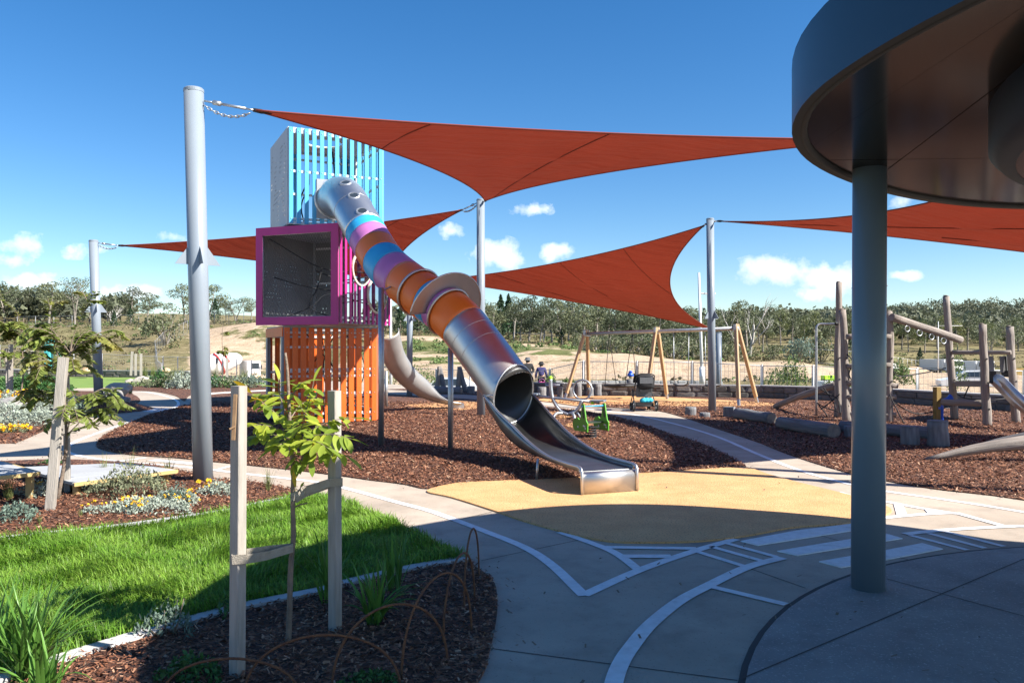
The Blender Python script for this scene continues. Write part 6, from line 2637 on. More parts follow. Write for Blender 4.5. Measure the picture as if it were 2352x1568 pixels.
# ================================================================== trees of the background
def gum_mesh(seed, h=8.0, spread=.36, leaf_n=1500, leaf=.30, clear=.25, cone=False, m='gum_leaf', bark='gum_bark', stems=1):
    rd = random.Random(seed)
    nr = np.random.default_rng(seed)
    mb = MB()
    tips = []
    for s_ in range(stems):
        a0 = rd.uniform(0, 6.3)
        lean = rd.uniform(.03, .10) * h * (1 if stems == 1 else 2.2)
        trunk = catmull([(0, 0, -.3), (lean * .3 * math.cos(a0), lean * .3 * math.sin(a0), h * .3), (lean * math.cos(a0), lean * math.sin(a0), h * .62), (lean * 1.2 * math.cos(a0 + .4), lean * 1.2 * math.sin(a0 + .4), h * .85)], 4)
        mb.tube(trunk, [max(.03, h * .022 * (1 - .75 * i / (len(trunk) - 1))) for i in range(len(trunk))], 6)
        nb = 7
        for k in range(nb):
            s2_ = clear + (1 - clear) * (k + rd.random()) / nb
            i = min(len(trunk) - 1, int(s2_ * (len(trunk) - 1)))
            b0 = trunk[i]
            a = rd.uniform(0, 6.3)
            L = h * spread * rd.uniform(.5, 1.0) * (1.15 - .6 * s2_)
            tip = b0 + Vector((math.cos(a) * L, math.sin(a) * L, L * rd.uniform(.35, .9)))
            mid = b0.lerp(tip, .5) + Vector((0, 0, -.08 * L))
            mb.tube([b0, mid, tip], [h * .009, h * .006, h * .002], 5)
            tips += [tip, mid.lerp(tip, .5)]
        tips.append(trunk[-1] + Vector((0, 0, h * .08)))
    # leaf clumps
    V_ = []
    ct = np.array([tuple(t_) for t_ in tips])
    nc_ = len(ct)
    cr = h * np.array([rd.uniform(.09, .16) for _ in range(nc_)])
    per = leaf_n // nc_
    for c, r_ in zip(ct, cr):
        q = nr.normal(0, 1, (per, 3))
        q /= np.linalg.norm(q, axis=1)[:, None]
        q *= (nr.uniform(.35, 1, per) ** .6)[:, None] * r_ * np.array([1.15, 1.15, .8])
        V_.append(c + q)
    C = np.concatenate(V_)
    return mb, C


def leaf_quads(C, size, nr, droop=.0, aspect=.55):
    n = len(C)
    u = nr.normal(0, 1, (n, 3))
    u /= np.linalg.norm(u, axis=1)[:, None]
    u[:, 2] -= droop
    v = nr.normal(0, 1, (n, 3))
    v -= u * (v * u).sum(1)[:, None] / (u * u).sum(1)[:, None]
    v /= np.linalg.norm(v, axis=1)[:, None]
    s_ = size * nr.uniform(.6, 1.4, n)[:, None]
    V = np.stack([C - u * s_ * .5, C + v * s_ * aspect * .5, C + u * s_ * .5, C - v * s_ * aspect * .5], axis=1)
    return V.reshape(-1, 3), np.arange(n * 4).reshape(-1, 4)


def tree_proto(seed, h, spread, leaf_n, leaf, clear, m, bark='gum_bark', stems=1):
    mb, C = gum_mesh(seed, h, spread, leaf_n, leaf, clear, stems=stems)
    tm = mb.mesh('trunk', MT[bark])
    nr = np.random.default_rng(seed + 100)
    V, Fc = leaf_quads(C, leaf, nr, .4)
    cm_ = fast_mesh('crown', V, Fc, MT[m])
    return tm, cm_, h


def pine_proto(seed, h):
    rd = random.Random(seed)
    nr = np.random.default_rng(seed)
    mb = MB()
    mb.tube([(0, 0, -.2), (0, 0, h * .95)], [h * .02, h * .004], 6)
    C = []
    n = 900
    z = nr.uniform(.06, 1, n) ** .8
    rad = (1 - z) * .33 * h * nr.uniform(.5, 1.05, n)
    lay = 1 + .25 * np.sin(z * 40)
    a = nr.uniform(0, 6.3, n)
    C = np.stack([rad * lay * np.cos(a), rad * lay * np.sin(a), z * h], 1)
    V, Fc = leaf_quads(C, h * .075, nr, .1, .4)
    return mb.mesh('trunk', MT['gum_bark']), fast_mesh('crown', V, Fc, MT['pine_leaf']), h


def bush_proto(seed, h, m):
    nr = np.random.default_rng(seed)
    rd = random.Random(seed)
    mb = MB()
    C = []
    for k in range(9):
        a = rd.uniform(0, 6.3)
        L = rd.uniform(.1, .55) * h
        tip = Vector((math.cos(a) * L, math.sin(a) * L, h * rd.uniform(.35, .85)))
        mb.tube([(0, 0, -.1), tip * .5 + Vector((0, 0, .05)), tip], [h * .02, h * .012, h * .004], 5)
        q = nr.normal(0, 1, (110, 3))
        q /= np.linalg.norm(q, axis=1)[:, None]
        q *= (nr.uniform(.3, 1, 110) ** .6)[:, None] * h * .27
        C.append(np.array(tuple(tip)) * np.array([1, 1, .85]) + q)
    C = np.concatenate(C)
    C[:, 2] = np.maximum(C[:, 2], .02 * h)
    V, Fc = leaf_quads(C, h * .075, nr, .2)
    return mb.mesh('trunk', MT['gum_bark']), fast_mesh('crown', V, Fc, MT[m]), h


GUMS = [tree_proto(200 + i, 8.0, .36, 1900, .26, .30, 'gum_leaf') for i in range(5)]
GUMY = [tree_proto(220 + i, 8.0, .30, 1700, .26, .25, 'gum_leaf2') for i in range(3)]
SPREAD = [tree_proto(240, 8.0, .50, 1500, .26, .5, 'gum_leaf', stems=3), tree_proto(241, 8.0, .46, 1500, .26, .45, 'gum_leaf', stems=2)]
PINES = [pine_proto(260 + i, 6.0) for i in range(3)]
BUSH = [bush_proto(280 + i, 3.0, 'gum_leaf') for i in range(3)] + [bush_proto(290, 3.0, 'blue_leaf')]


def plant_tree(proto, px, d, h, label, name, cat='tree', group=None, wide=1.0):
    x = (px - CX) / F * d
    t = thing(name, label, cat, (x, d, terrain_z(x, d) - .05), random.uniform(0, 6.3), group)
    k = h / proto[2]
    inst(proto[0], 'trunk', t, (0, 0, 0), (0, 0, 0), (k * wide, k * wide, k))
    inst(proto[1], 'crown', t, (0, 0, 0), (0, 0, 0), (k * wide, k * wide, k))
    return t


ORD = ['first', 'second', 'third', 'fourth', 'fifth', 'sixth', 'seventh', 'eighth', 'ninth', 'tenth', 'eleventh', 'twelfth', 'thirteenth', 'fourteenth', 'fifteenth',
       'sixteenth', 'seventeenth', 'eighteenth', 'nineteenth', 'twentieth', 'twenty first', 'twenty second', 'twenty third', 'twenty fourth', 'twenty fifth', 'twenty sixth',
       'twenty seventh', 'twenty eighth', 'twenty ninth', 'thirtieth', 'thirty first', 'thirty second', 'thirty third', 'thirty fourth']
random.seed(5)
gi = 0


def pick(lst):
    global gi
    gi += 1
    return lst[(gi * 7 + gi // 3) % len(lst)]


# left ridge
rid = [(-95, 175, 9), (-40, 180, 9.2), (12, 182, 9.0), (38, 190, 8.6), (66, 182, 8.4), (92, 190, 8.8), (112, 178, 9.8), (140, 188, 7.2), (205, 185, 6.8), (248, 182, 6.6), (300, 178, 8.4),
       (338, 182, 7.2), (425, 168, 8.6), (480, 172, 8.4), (520, 190, 5.2), (578, 186, 5.4), (610, 180, 5.5)]
for i, (px, d, h) in enumerate(rid):
    plant_tree(pick(GUMS), px, d, h, f'{ORD[i]} gum tree from the left along the ridge', 'gum_tree', group='gum trees on the left ridge', wide=1.35)
plant_tree(SPREAD[0], 172, 160, 9.4, 'spreading gum with a forked trunk above the left sapling', 'gum_tree', group='gum trees on the left ridge', wide=.8)
plant_tree(SPREAD[1], 542, 176, 5.4, 'flat crowned gum alone on the ridge left of the tower', 'gum_tree', group='gum trees on the left ridge', wide=1.35)
plant_tree(BUSH[0], 382, 119, 5.6, 'round dense bush tree on the dry hillside left of the near post', 'bush_tree', wide=1.0)
for px, d, h, lab in ((262, 147, 3.2, 'small dark pine right of the far left post'), (335, 126, 3.4, 'small dark pine beside the round bush tree'), (300, 160, 4.0, 'dark pine low in the ridge trees'),
                      (494, 150, 4.6, 'dark pine just right of the thick near post'), (886, 132, 5.4, 'dark pine at the right edge of the tower'), (920, 128, 5.0, 'dark pine left of the post behind the tower'),
                      (962, 130, 5.6, 'dark pine right of the post behind the tower'), (990, 134, 4.6, 'dark pine below the big tube slide'), (1150, 150, 8.4, 'tall pine left of the swing gum trees'),
                      (1168, 156, 8.8, 'tallest pine in the trees behind the slide guard'), (1290, 108, 2.4, 'young pine in front of the swing gum trees'), (1322, 108, 2.2, 'young pine nearest the left swing leg'),
                      (1552, 150, 7.0, 'dark pine behind the flat swings'), (1952, 152, 4.2, 'young pine behind the tall climbing posts'), (2013, 150, 3.6, 'young pine beside the shelter column'),
                      (2113, 160, 4.0, 'small pine in the dry paddock left of the street light')):
    plant_tree(pick(PINES), px, d, h, lab, 'pine_tree', group='pines in the background')
mid = [(1105, 122, 6.2), (1128, 116, 6.0), (1195, 112, 6.0), (1215, 126, 7.6), (1240, 110, 5.6), (1268, 124, 7.4), (1292, 116, 6.8), (1318, 122, 7.4), (1342, 106, 6.4), (1368, 110, 8.0), (1392, 118, 8.2),
       (1415, 104, 6.4), (1440, 112, 7.4), (1466, 102, 6.4), (1490, 112, 7.6), (1515, 102, 6.4), (1540, 110, 7.2), (1566, 104, 6.2), (1592, 114, 7.0), (1615, 104, 5.8), (1642, 118, 6.6)]
for i, (px, d, h) in enumerate(mid):
    plant_tree(pick(GUMS), px, d, h, f'{ORD[i]} gum tree from the left in the belt behind the slide and swings', 'gum_tree', group='gum trees behind the swings', wide=1.15)
mid2 = [(1180, 150, 8.2), (1250, 152, 8.0), (1305, 150, 8.4), (1355, 148, 8.6), (1405, 150, 8.8), (1450, 148, 8.2), (1500, 150, 8.4), (1550, 150, 8.0), (1600, 150, 8), (1650, 155, 8)]
for i, (px, d, h) in enumerate(mid2):
    plant_tree(pick(GUMS), px, d, h, f'{ORD[i]} gum tree from the left in the back row above the swings', 'gum_tree', group='gum trees behind the swings', wide=1.1)
plant_tree(GUMS[1], 1690, 128, 8.6, 'tall gum tree just left of the bleached dead tree', 'gum_tree', wide=1.0)
plant_tree(GUMS[3], 1716, 132, 9.2, 'tallest gum tree directly behind the bleached dead tree', 'gum_tree', wide=1.1)
plant_tree(GUMS[2], 1752, 138, 8.0, 'gum tree just right of the bleached dead tree', 'gum_tree')
belt = [(1660 + 27 * i + random.uniform(-7, 7), random.uniform(188, 206), random.uniform(7.2, 9.6)) for i in range(33)]
for i, (px, d, h) in enumerate(belt):
    plant_tree(pick(GUMY if i % 3 else GUMS), px, d, h, f'{ORD[i]} paddock tree from the left in the belt below the wooded hill', 'gum_tree', group='trees along the paddock edge', wide=.95)
for px, d, h, lab in ((2318, 158, 9.0, 'big dark gum at the right edge above the small slide'), (2372, 160, 9.4, 'dark gum cut by the right edge of the picture'), (2270, 176, 7.6, 'dark gum between the two short climbing posts')):
    plant_tree(pick(SPREAD), px, d, h, lab, 'gum_tree', wide=.9)
for px, d, h, w_, lab, k in ((1832, 84, 3.0, 1.1, 'grey green round bush in front of the wall fence at right', 3), (1884, 102, 4.4, 1.0, 'olive bush behind the pull up bar', 0), (1775, 96, 2.4, 1.2, 'low bush right of the bleached dead tree', 1),
                            (1400, 92, 2.8, 1.3, 'low grey bush between the swing legs', 1), (1455, 94, 3.2, 1.3, 'rounded bush behind the basket swing ropes', 2), (1500, 92, 3.0, 1.3, 'rounded bush behind the middle swing legs', 0),
                            (1545, 94, 3.0, 1.3, 'rounded bush behind the flat swings', 2), (1600, 96, 2.8, 1.4, 'rounded bush beside the white light pole', 1), (1655, 98, 2.6, 1.4, 'low bush behind the right swing legs', 0),
                            (1350, 98, 2.6, 1.2, 'low bush left of the swing frame top', 2), (2180, 158, 3.6, 1.2, 'dark bush under the ring beam', 0), (1700, 104, 2.2, 1.5, 'wide low bush left of the dead tree', 2)):
    plant_tree(BUSH[k], px, d, h, lab, 'bush', 'bush', 'bushes in the middle distance', w_)


def dead_tree(px, d, h, label, seed):
    rd = random.Random(seed)
    x = (px - CX) / F * d
    t = thing('dead_tree', label, 'tree', (x, d, terrain_z(x, d) - .1))
    mb = MB()

    def grow(p, dv, L, r_, lev):
        n = 5
        pts, q, cur = [p], p.copy(), dv.normalized()
        for i in range(n):
            cur = (cur + Vector((rd.uniform(-.25, .25), rd.uniform(-.25, .25), rd.uniform(-.05, .22)))).normalized()
            q = q + cur * L / n
            pts.append(q.copy())
        mb.tube(pts, [r_ * (1 - .6 * i / n) for i in range(n + 1)], 6)
        if lev > 0:
            for k in range(3 if lev > 1 else 4):
                i = rd.randint(2, n)
                a = rd.uniform(0, 6.3)
                grow(pts[i], (cur + Vector((math.cos(a), math.sin(a), .3)) * .9), L * rd.uniform(.45, .7), r_ * .45, lev - 1)
    grow(Vector((0, 0, 0)), Vector((.35, 0, 1)), h * .62, h * .032, 3)
    grow(Vector((0, 0, h * .12)), Vector((-.7, .2, .8)), h * .5, h * .022, 2)
    mb.build('branches', MT['dead_bark'], t)


dead_tree(1718, 112, 8.6, 'bleached dead gum tree with bare white limbs right of the swings', 4)
dead_tree(258, 158, 5.4, 'bleached bare tree on the ridge right of the far left post', 9)


# ================================================================== woods and scrub that nobody could count
def clump_stuff(name, pts, m, label, cat, quads, leaf, sq=.8):
    """pts: list of (x, y, z, radius, height)"""
    Cs = []
    for (x, y, z, r_, h) in pts:
        q = rng.normal(0, 1, (quads, 3))
        q /= np.linalg.norm(q, axis=1)[:, None]
        q[:, 2] = np.abs(q[:, 2]) if sq > 0 else q[:, 2]
        q *= (rng.uniform(.5, 1, quads) ** .5)[:, None] * np.array([r_, r_, h])
        Cs.append(q + np.array([x, y, z]))
    C = np.concatenate(Cs)
    V, Fc = leaf_quads(C, leaf, rng, .1, .7)
    o = bpy.data.objects.new(name, fast_mesh(name, V, Fc, MT[m]))
    S.collection.objects.link(o)
    tag(o, label, cat, kind='stuff')


pts = []
for _ in range(2600):
    d = random.uniform(230, 720)
    px = random.uniform(1480, 2750)
    x = (px - CX) / F * d
    h = random.uniform(4, 12) ** 1.0
    if px < 1680 and random.random() < .5:
        continue
    pts.append((x, d, terrain_z(x, d) + h * .35, h * .42, h * .62))
clump_stuff('hill_forest', pts, 'forest', 'grey green forest covering the long hill at right', 'forest', 46, 1.5)
pts = []
for _ in range(700):
    d = random.uniform(205, 420)
    px = random.uniform(-350, 300)
    x = (px - CX) / F * d
    h = random.uniform(6, 10)
    pts.append((x, d, terrain_z(x, d) + h * .35, h * .4, h * .6))
for _ in range(260):
    d = random.uniform(178, 235)
    px = random.uniform(-200, 270)
    x = (px - CX) / F * d
    h = random.uniform(4, 8.5)
    pts.append((x, d, terrain_z(x, d) + h * .3, h * .36, h * .6))
for _ in range(500):
    d = random.uniform(160, 300)
    px = random.uniform(860, 1720)
    x = (px - CX) / F * d
    h = random.uniform(4, 8)
    pts.append((x, d, terrain_z(x, d) + h * .25, h * .4, h * .6))
clump_stuff('ridge_forest', pts, 'forest', 'dark woodland behind the nearer ridge trees', 'forest', 46, 1.2)
pts, pts2 = [], []
for _ in range(7500):
    px = random.uniform(-150, 2500)
    d = random.uniform(56, 190)
    x = (px - CX) / F * d
    dirt, green = zone(x, d)
    if dirt > .4 or (random.random() < dirt * 2):
        continue
    if mnoise.noise(Vector((x * .12, d * .12, 4))) < -.1:
        continue
    s_ = random.uniform(.25, .8) * (1.3 if px < 480 else 1)
    (pts2 if green > .45 or random.random() < .28 else pts).append((x, d, terrain_z(x, d), s_, s_ * .7))
clump_stuff('dry_scrub', pts, 'dry_scrub', 'dry brown scrub and tussocks over the hillsides', 'scrub', 22, .28)
clump_stuff('green_weeds', pts2, 'green_scrub', 'green weeds on the banks and hillsides', 'weeds', 22, .26)
# ================================================================== staked saplings in front
def stake(mb, a, b, wd=.05, rot=.75):
    a, b = Vector(a), Vector(b)
    T = (b - a).normalized()
    X = Vector((math.cos(rot), math.sin(rot), 0))
    X = (X - T * X.dot(T)).normalized()
    Y = T.cross(X)
    mb.cbox((a + b) / 2, (wd, wd, (b - a).length), .004, mat=Matrix((X, Y, T)).transposed())
    return mb


GS = 'timber stakes beside the saplings'
s1b, s2b, trk = Vector((-1.353, 3.92, -.05)), Vector((-1.012, 4.56, -.05)), Vector((-1.222, 4.36, 0))
for b, tpx, wd, lab, rot in ((s1b, (549, 886), .058, 'split weathered timber stake nearest the camera', 1.15), (s2b, (768, 897), .058, 'weathered timber stake right of the near sapling', 1.1)):
    t = thing('timber_stake', lab, 'stake', b, group=GS)
    top = P(tpx[0], tpx[1], b.y)
    stake(MB(), b, top, wd, rot).build('shaft', MT['stake'], t, True)
    if 'split' in lab:
        mb = MB()
        mb.beam(P(541, 905, b.y - .045), P(536, 1010, b.y - .045), .012, .016)
        mb.build('splinter', MT['splinter'], t, True)
        mb = MB()
        mb.beam(P(541, 978, b.y - .05), P(527, 985, b.y - .06), .008, .008)
        mb.build('splinter', MT['splinter'], t, True)


def tie(pts, label, wd=.045):
    t = MB()
    n = len(pts)
    pts = [Vector(p) for p in pts]
    for sg in (1,):
        for i in range(n - 1):
            t.beam(pts[i], pts[i + 1], .006, wd, up=(0, 0, 1))
    return tag(t.build('tree_tie', MT['tie']), label, 'tie', 'hessian tree ties')


p = lambda px, py, d: P(px, py, d)
tie([p(533, 1285, 3.88), p(566, 1283, 3.885), p(610, 1276, 4.1), p(672, 1258, 4.33), p(674, 1256, 4.38), p(620, 1262, 4.2), p(566, 1270, 3.98), p(534, 1274, 3.96), p(533, 1285, 3.88)],
    'hessian tie from the split stake to the near sapling')
tie([p(670, 1142, 4.33), p(700, 1126, 4.42), p(757, 1108, 4.5), p(786, 1106, 4.53), p(786, 1108, 4.6), p(755, 1112, 4.6), p(700, 1132, 4.45), p(678, 1146, 4.40), p(670, 1142, 4.33)],
    'hessian tie from the right stake to the near sapling')

sap = thing('sapling', 'young robinia sapling with yellow green oval leaflets between two stakes', 'sapling', trk)
tp = [P(662, 1482, 4.36), P(665, 1400, 4.36), P(668, 1300, 4.36), P(674, 1230, 4.36), P(672, 1150, 4.36), P(673, 1080, 4.36), P(667, 1010, 4.36), P(664, 930, 4.37), P(660, 850, 4.38), P(655, 810, 4.38)]
tp[0].z = -.03
mb = MB()
mb.tube(catmull(tp, 5), [.017 - .010 * i / 45 for i in range(46)], 9, r_fn=lambda a, L: 1 + .12 * mnoise.noise(Vector((math.cos(a), math.sin(a), L * 14))))
mb.build('trunk', MT['bark'], sap, True)
# leaflet: oval, slightly folded
lm = MB()
NL = 8
vs = []
for i in range(NL + 1):
    s_ = i / NL
    wv = .5 * math.sin(math.pi * min(1, s_ * .97 + .03)) ** .75
    vs += [(-.34 * wv * 1.0 * 1.25, s_, .10 * wv - .10 * s_ * s_), (0, s_, -.10 * s_ * s_), (.34 * wv * 1.25, s_, .10 * wv - .10 * s_ * s_)]
fs = []
for i in range(NL):
    fs += [(i * 3, i * 3 + 1, i * 3 + 4, i * 3 + 3), (i * 3 + 1, i * 3 + 2, i * 3 + 5, i * 3 + 4)]
lm.add(vs, fs, True)
LEAF = lm.mesh('leaf', MT['robinia'])
YL = LEAF.copy()
YL.materials.clear()
YL.materials.append(mat('yellow_leaflet', (.62, .36, .02), .55, transl=.4, col2=(.40, .34, .03), scale=14))
rdl = random.Random(21)


def frond(pts, n, size, parent, base, yellow=.05):
    """a curved stalk with paired leaflets"""
    c = catmull(pts, 6)
    mb = MB()
    mb.tube(c, [.0042 - .0028 * i / (len(c) - 1) for i in range(len(c))], 5)
    mb.build('branch', MT['bark'], parent, True)
    for k in range(n):
        s_ = .12 + .88 * (k + .5) / n
        i = min(len(c) - 2, int(s_ * (len(c) - 1)))
        T = (c[i + 1] - c[i]).normalized()
        for sg in ((-1, 1) if k < n - 1 else (0,)):
            side = T.cross(Vector((0, 0, 1)))
            side = side.normalized() if side.length > .05 else Vector((1, 0, 0))
            dv = (side * sg * 1.0 + T * .35 + Vector((0, 0, rdl.uniform(-.85, .15)))) if sg else T.copy()
            dv = (dv + Vector((rdl.uniform(-.25, .25), rdl.uniform(-.25, .25), rdl.uniform(-.2, .2)))).normalized()
            X = dv.cross(Vector((rdl.uniform(-.4, .4), rdl.uniform(-.4, .4), 1))).normalized()
            Z = X.cross(dv)
            M4 = Matrix((X, dv, Z)).transposed().to_4x4()
            L = size * rdl.uniform(.8, 1.15) * (1 if k > 0 else .75)
            M4 = Matrix.Translation(c[i] - base) @ M4 @ Matrix.Scale(L, 4)
            o = bpy.data.objects.new('leaf', YL if rdl.random() < yellow else LEAF)
            S.collection.objects.link(o)
            o.parent = parent
            o.matrix_basis = M4


D0 = 4.37
FR = [
    ([(668, 985, D0), (640, 955, D0 - .05), (605, 925, D0 - .1), (572, 900, D0 - .12)], 7), ([(667, 975, D0), (650, 930, D0), (640, 895, D0 + .03), (640, 868, D0 + .05)], 6),
    ([(668, 1000, D0), (640, 985, D0 - .1), (600, 975, D0 - .16), (570, 980, D0 - .2)], 7), ([(668, 1010, D0), (640, 1000, D0 + .05), (600, 1000, D0 + .1), (572, 1012, D0 + .12)], 7),
    ([(670, 995, D0), (695, 960, D0 - .1), (712, 915, D0 - .13), (722, 868, D0 - .12)], 8), ([(670, 1000, D0), (690, 985, D0 - .15), (700, 960, D0 - .25), (690, 930, D0 - .3)], 6),
    ([(672, 1000, D0), (720, 985, D0 - .02), (765, 965, D0), (820, 960, D0 + .02)], 9), ([(672, 1008, D0), (720, 1000, D0 - .12), (770, 998, D0 - .15), (815, 1010, D0 - .15)], 8),
    ([(672, 1015, D0), (690, 1020, D0 + .1), (705, 1035, D0 + .12), (712, 1058, D0 + .12)], 6), ([(672, 1050, D0), (720, 1035, D0 + .02), (765, 1035, D0 - .05), (805, 1052, D0 - .06)], 7),
    ([(668, 1035, D0), (680, 1050, D0 - .05), (680, 1062, D0 - .06), (678, 1075, D0 - .06)], 3), ([(668, 960, D0), (690, 930, D0 + .12), (720, 915, D0 + .18), (745, 925, D0 + .2)], 6),
    ([(666, 945, D0), (640, 915, D0 + .1), (618, 905, D0 + .14), (600, 912, D0 + .15)], 5), ([(670, 1005, D0), (660, 1010, D0 - .18), (645, 1020, D0 - .25), (630, 1030, D0 - .27)], 5),
    ([(665, 920, D0), (680, 895, D0), (690, 880, D0 + .02), (700, 878, D0 + .03)], 4), ([(671, 1010, D0), (700, 1010, D0 - .2), (730, 1015, D0 - .28), (755, 1030, D0 - .3)], 6),
]
for q, n in FR:
    frond([P(*a) for a in q], n + 2, .104, sap, trk, .06)
frond([P(676, 1150, D0), P(690, 1120, D0), P(700, 1112, D0)], 1, .05, sap, trk, .3)
mb = MB()
mb.tube(catmull([P(673, 1085, D0), P(690, 1062, D0), P(700, 1030, D0), P(712, 1010, D0)], 5), .006, 6)
mb.tube(catmull([P(676, 1165, D0), P(690, 1158, D0), P(706, 1155, D0)], 4), .004, 5)
mb.build('branch', MT['bark'], sap, True)


# ================================================================== saplings at the left
def pinnate_crown(fronds, leaf, rd, droop=.25):
    """fronds: list of point lists; returns stalk builder + leaf quads"""
    mb = MB()
    V_ = []
    for pts in fronds:
        c = catmull(pts, 5)
        mb.tube(c, [.006 - .004 * i / (len(c) - 1) for i in range(len(c))], 4, caps=False)
        for i in range(2, len(c) - 1):
            T = (c[i + 1] - c[i]).normalized()
            side = T.cross(Vector((0, 0, 1)))
            side = side.normalized() if side.length > .05 else Vector((1, 0, 0))
            for sg in (-1, 1):
                for rep in range(2):
                    b = c[i].lerp(c[i + 1], rep * .5)
                    dv = (side * sg + T * .5 + Vector((rd.uniform(-.2, .2), rd.uniform(-.2, .2), -droop + rd.uniform(-.35, .2)))).normalized()
                    X = dv.cross(Vector((rd.uniform(-.5, .5), rd.uniform(-.5, .5), 1))).normalized()
                    L = leaf * rd.uniform(.7, 1.2)
                    V_ += [b, b + dv * L * .45 + X * L * .21, b + dv * L, b + dv * L * .45 - X * L * .21]
    return mb, V_


def left_tree(base, top, nf, rad, zlo, zhi, leaf, label, seed, extra=()):
    rd = random.Random(seed)
    t = thing('sapling', label, 'sapling', base)
    base, top = Vector(base), Vector(top)
    tr = catmull([base, base.lerp(top, .35) + Vector((.04, 0, 0)), base.lerp(top, .7) + Vector((-.03, 0, 0)), top], 5)
    mb = MB()
    mb.tube(tr, [.022 - .014 * i / (len(tr) - 1) for i in range(len(tr))], 8)
    mb.build('trunk', MT['bark'], t, True)
    fr = []
    for k in range(nf):
        z = zlo + (zhi - zlo) * rd.random() ** .9
        s_ = min(.98, max(.2, (z - .1) / (top.z)))
        b0 = tr[int(s_ * (len(tr) - 1))]
        a = rd.uniform(0, 6.3)
        L = rad * rd.uniform(.45, 1.0) * (1.1 - .5 * s_)
        tipz = z + rd.uniform(-.05, .25) * L
        mid = Vector((b0.x + math.cos(a) * L * .55, b0.y + math.sin(a) * L * .55, z + .22 * L))
        tip = Vector((b0.x + math.cos(a) * L, b0.y + math.sin(a) * L, tipz))
        mb2 = MB()
        fr.append([b0, mid, tip])
        for q in range(3):
            a2 = a + rd.uniform(-1.1, 1.1)
            L2 = rad * rd.uniform(.25, .45)
            m0 = b0.lerp(mid, rd.uniform(.4, 1))
            fr.append([m0, m0 + Vector((math.cos(a2) * L2 * .6, math.sin(a2) * L2 * .6, .08)), m0 + Vector((math.cos(a2) * L2, math.sin(a2) * L2, -.03))])
    fr += [[P(*q) for q in e] for e in extra]
    mb, V_ = pinnate_crown(fr, leaf, rd)
    br = mb.build('branches', MT['bark'], t, True)
    me = fast_mesh('crown', [tuple(v - base) for v in V_], np.arange(len(V_)).reshape(-1, 4), MT['pistacia'])
    cr = inst(me, 'crown', t)
    tag(cr, kind='stuff')
    return t


b1 = G(132, 1152)
ex = [[(140, 1000, 8.5), (190, 980, 8.5), (235, 960, 8.5)], [(150, 970, 8.5), (210, 930, 8.4), (245, 905, 8.3), (272, 890, 8.3)], [(245, 905, 8.3), (262, 912, 8.3), (276, 935, 8.3)],
      [(185, 820, 8.6), (225, 800, 8.6), (250, 775, 8.6), (275, 765, 8.6)], [(250, 775, 8.6), (262, 790, 8.6), (270, 798, 8.6)], [(160, 800, 8.5), (180, 740, 8.5), (205, 690, 8.5), (222, 668, 8.5)],
      [(200, 690, 8.5), (190, 672, 8.5), (178, 670, 8.5)], [(205, 690, 8.5), (220, 690, 8.5), (236, 690, 8.5)], [(140, 840, 8.5), (120, 770, 8.5), (118, 720, 8.5), (110, 685, 8.5)], [(118, 715, 8.5), (135, 695, 8.5), (158, 690, 8.5)]]
left_tree(b1, P(165, 790, 8.5), 20, .85, .75, 1.8, .10, 'leafy staked sapling with pinnate leaves at left, drooping over its stakes', 3, ex)
t = thing('timber_stake', 'pale leaning timber stake in front of the left sapling', 'stake', G(115, 1171), group=GS)
stake(MB(), G(115, 1173), P(146, 820, 8.0), .085, .25).build('shaft', MT['stake'], t, True)
t = thing('timber_stake', 'upright dappled stake right of the left sapling', 'stake', G(155, 1132), group=GS)
stake(MB(), G(155, 1134), P(152, 858, 8.9), .062, .35).build('shaft', MT['stake'], t, True)
tie([P(113, 1052, 7.95), P(122, 1046, 7.98), P(140, 1050, 8.3), P(143, 1042, 8.45), P(128, 1040, 8.2), P(112, 1048, 8.05)], 'knotted hessian tie on the pale leaning stake', .07)
b2 = P(48, 909, 21)
left_tree(b2, P(55, 730, 21), 18, 1.1, .8, 2.2, .17, 'small staked sapling at the far left edge', 8, [[(50, 780, 21), (40, 720, 21), (10, 690, 21), (-5, 665, 21)]])
for a, b, wd, lab in (((25, 909), (25, 790), .10, 'round topped stake left of the far left sapling'), ((19, 905), (17, 800), .09, 'dark stake behind the far left sapling')):
    t = thing('timber_stake', lab, 'stake', P(*a, 21), group=GS)
    stake(MB(), P(a[0], a[1] + 4, 21), P(*b, 21), wd, .4).build('shaft', MT['stake'], t, True)
for k, (px, d, by, ty, lab) in enumerate(((74, 42, 858, 802, 'short stake beside the teal play slide'), (68, 42, 858, 815, 'leaning stake beside the teal play slide'), (132, 44, 858, 800, 'white topped stake right of the teal play slide'),
                                         (301, 40, 862, 807, 'leaning white stake of the trio above the left lawn'), (324, 40, 862, 812, 'right white stake of the trio above the left lawn'), (312, 40, 862, 812, 'grey middle stake of the trio above the left lawn'),
                                         (498, 36, 878, 822, 'white stake left of the thin sapling by the mixer truck'), (522, 36, 877, 822, 'white stake right of the thin sapling by the mixer truck'))):
    b = P(px, by, d)
    t = thing('timber_stake', lab, 'stake', b, group=GS)
    stake(MB(), b, P(px + (3 if 'leaning' in lab else 0), ty, d), .11, .3).build('shaft', MT['stake'], t, True)
left_tree(P(511, 878, 36), P(512, 745, 36), 5, .5, 1.2, 2.6, .12, 'thin bare sapling between the two white stakes by the mixer truck', 14)


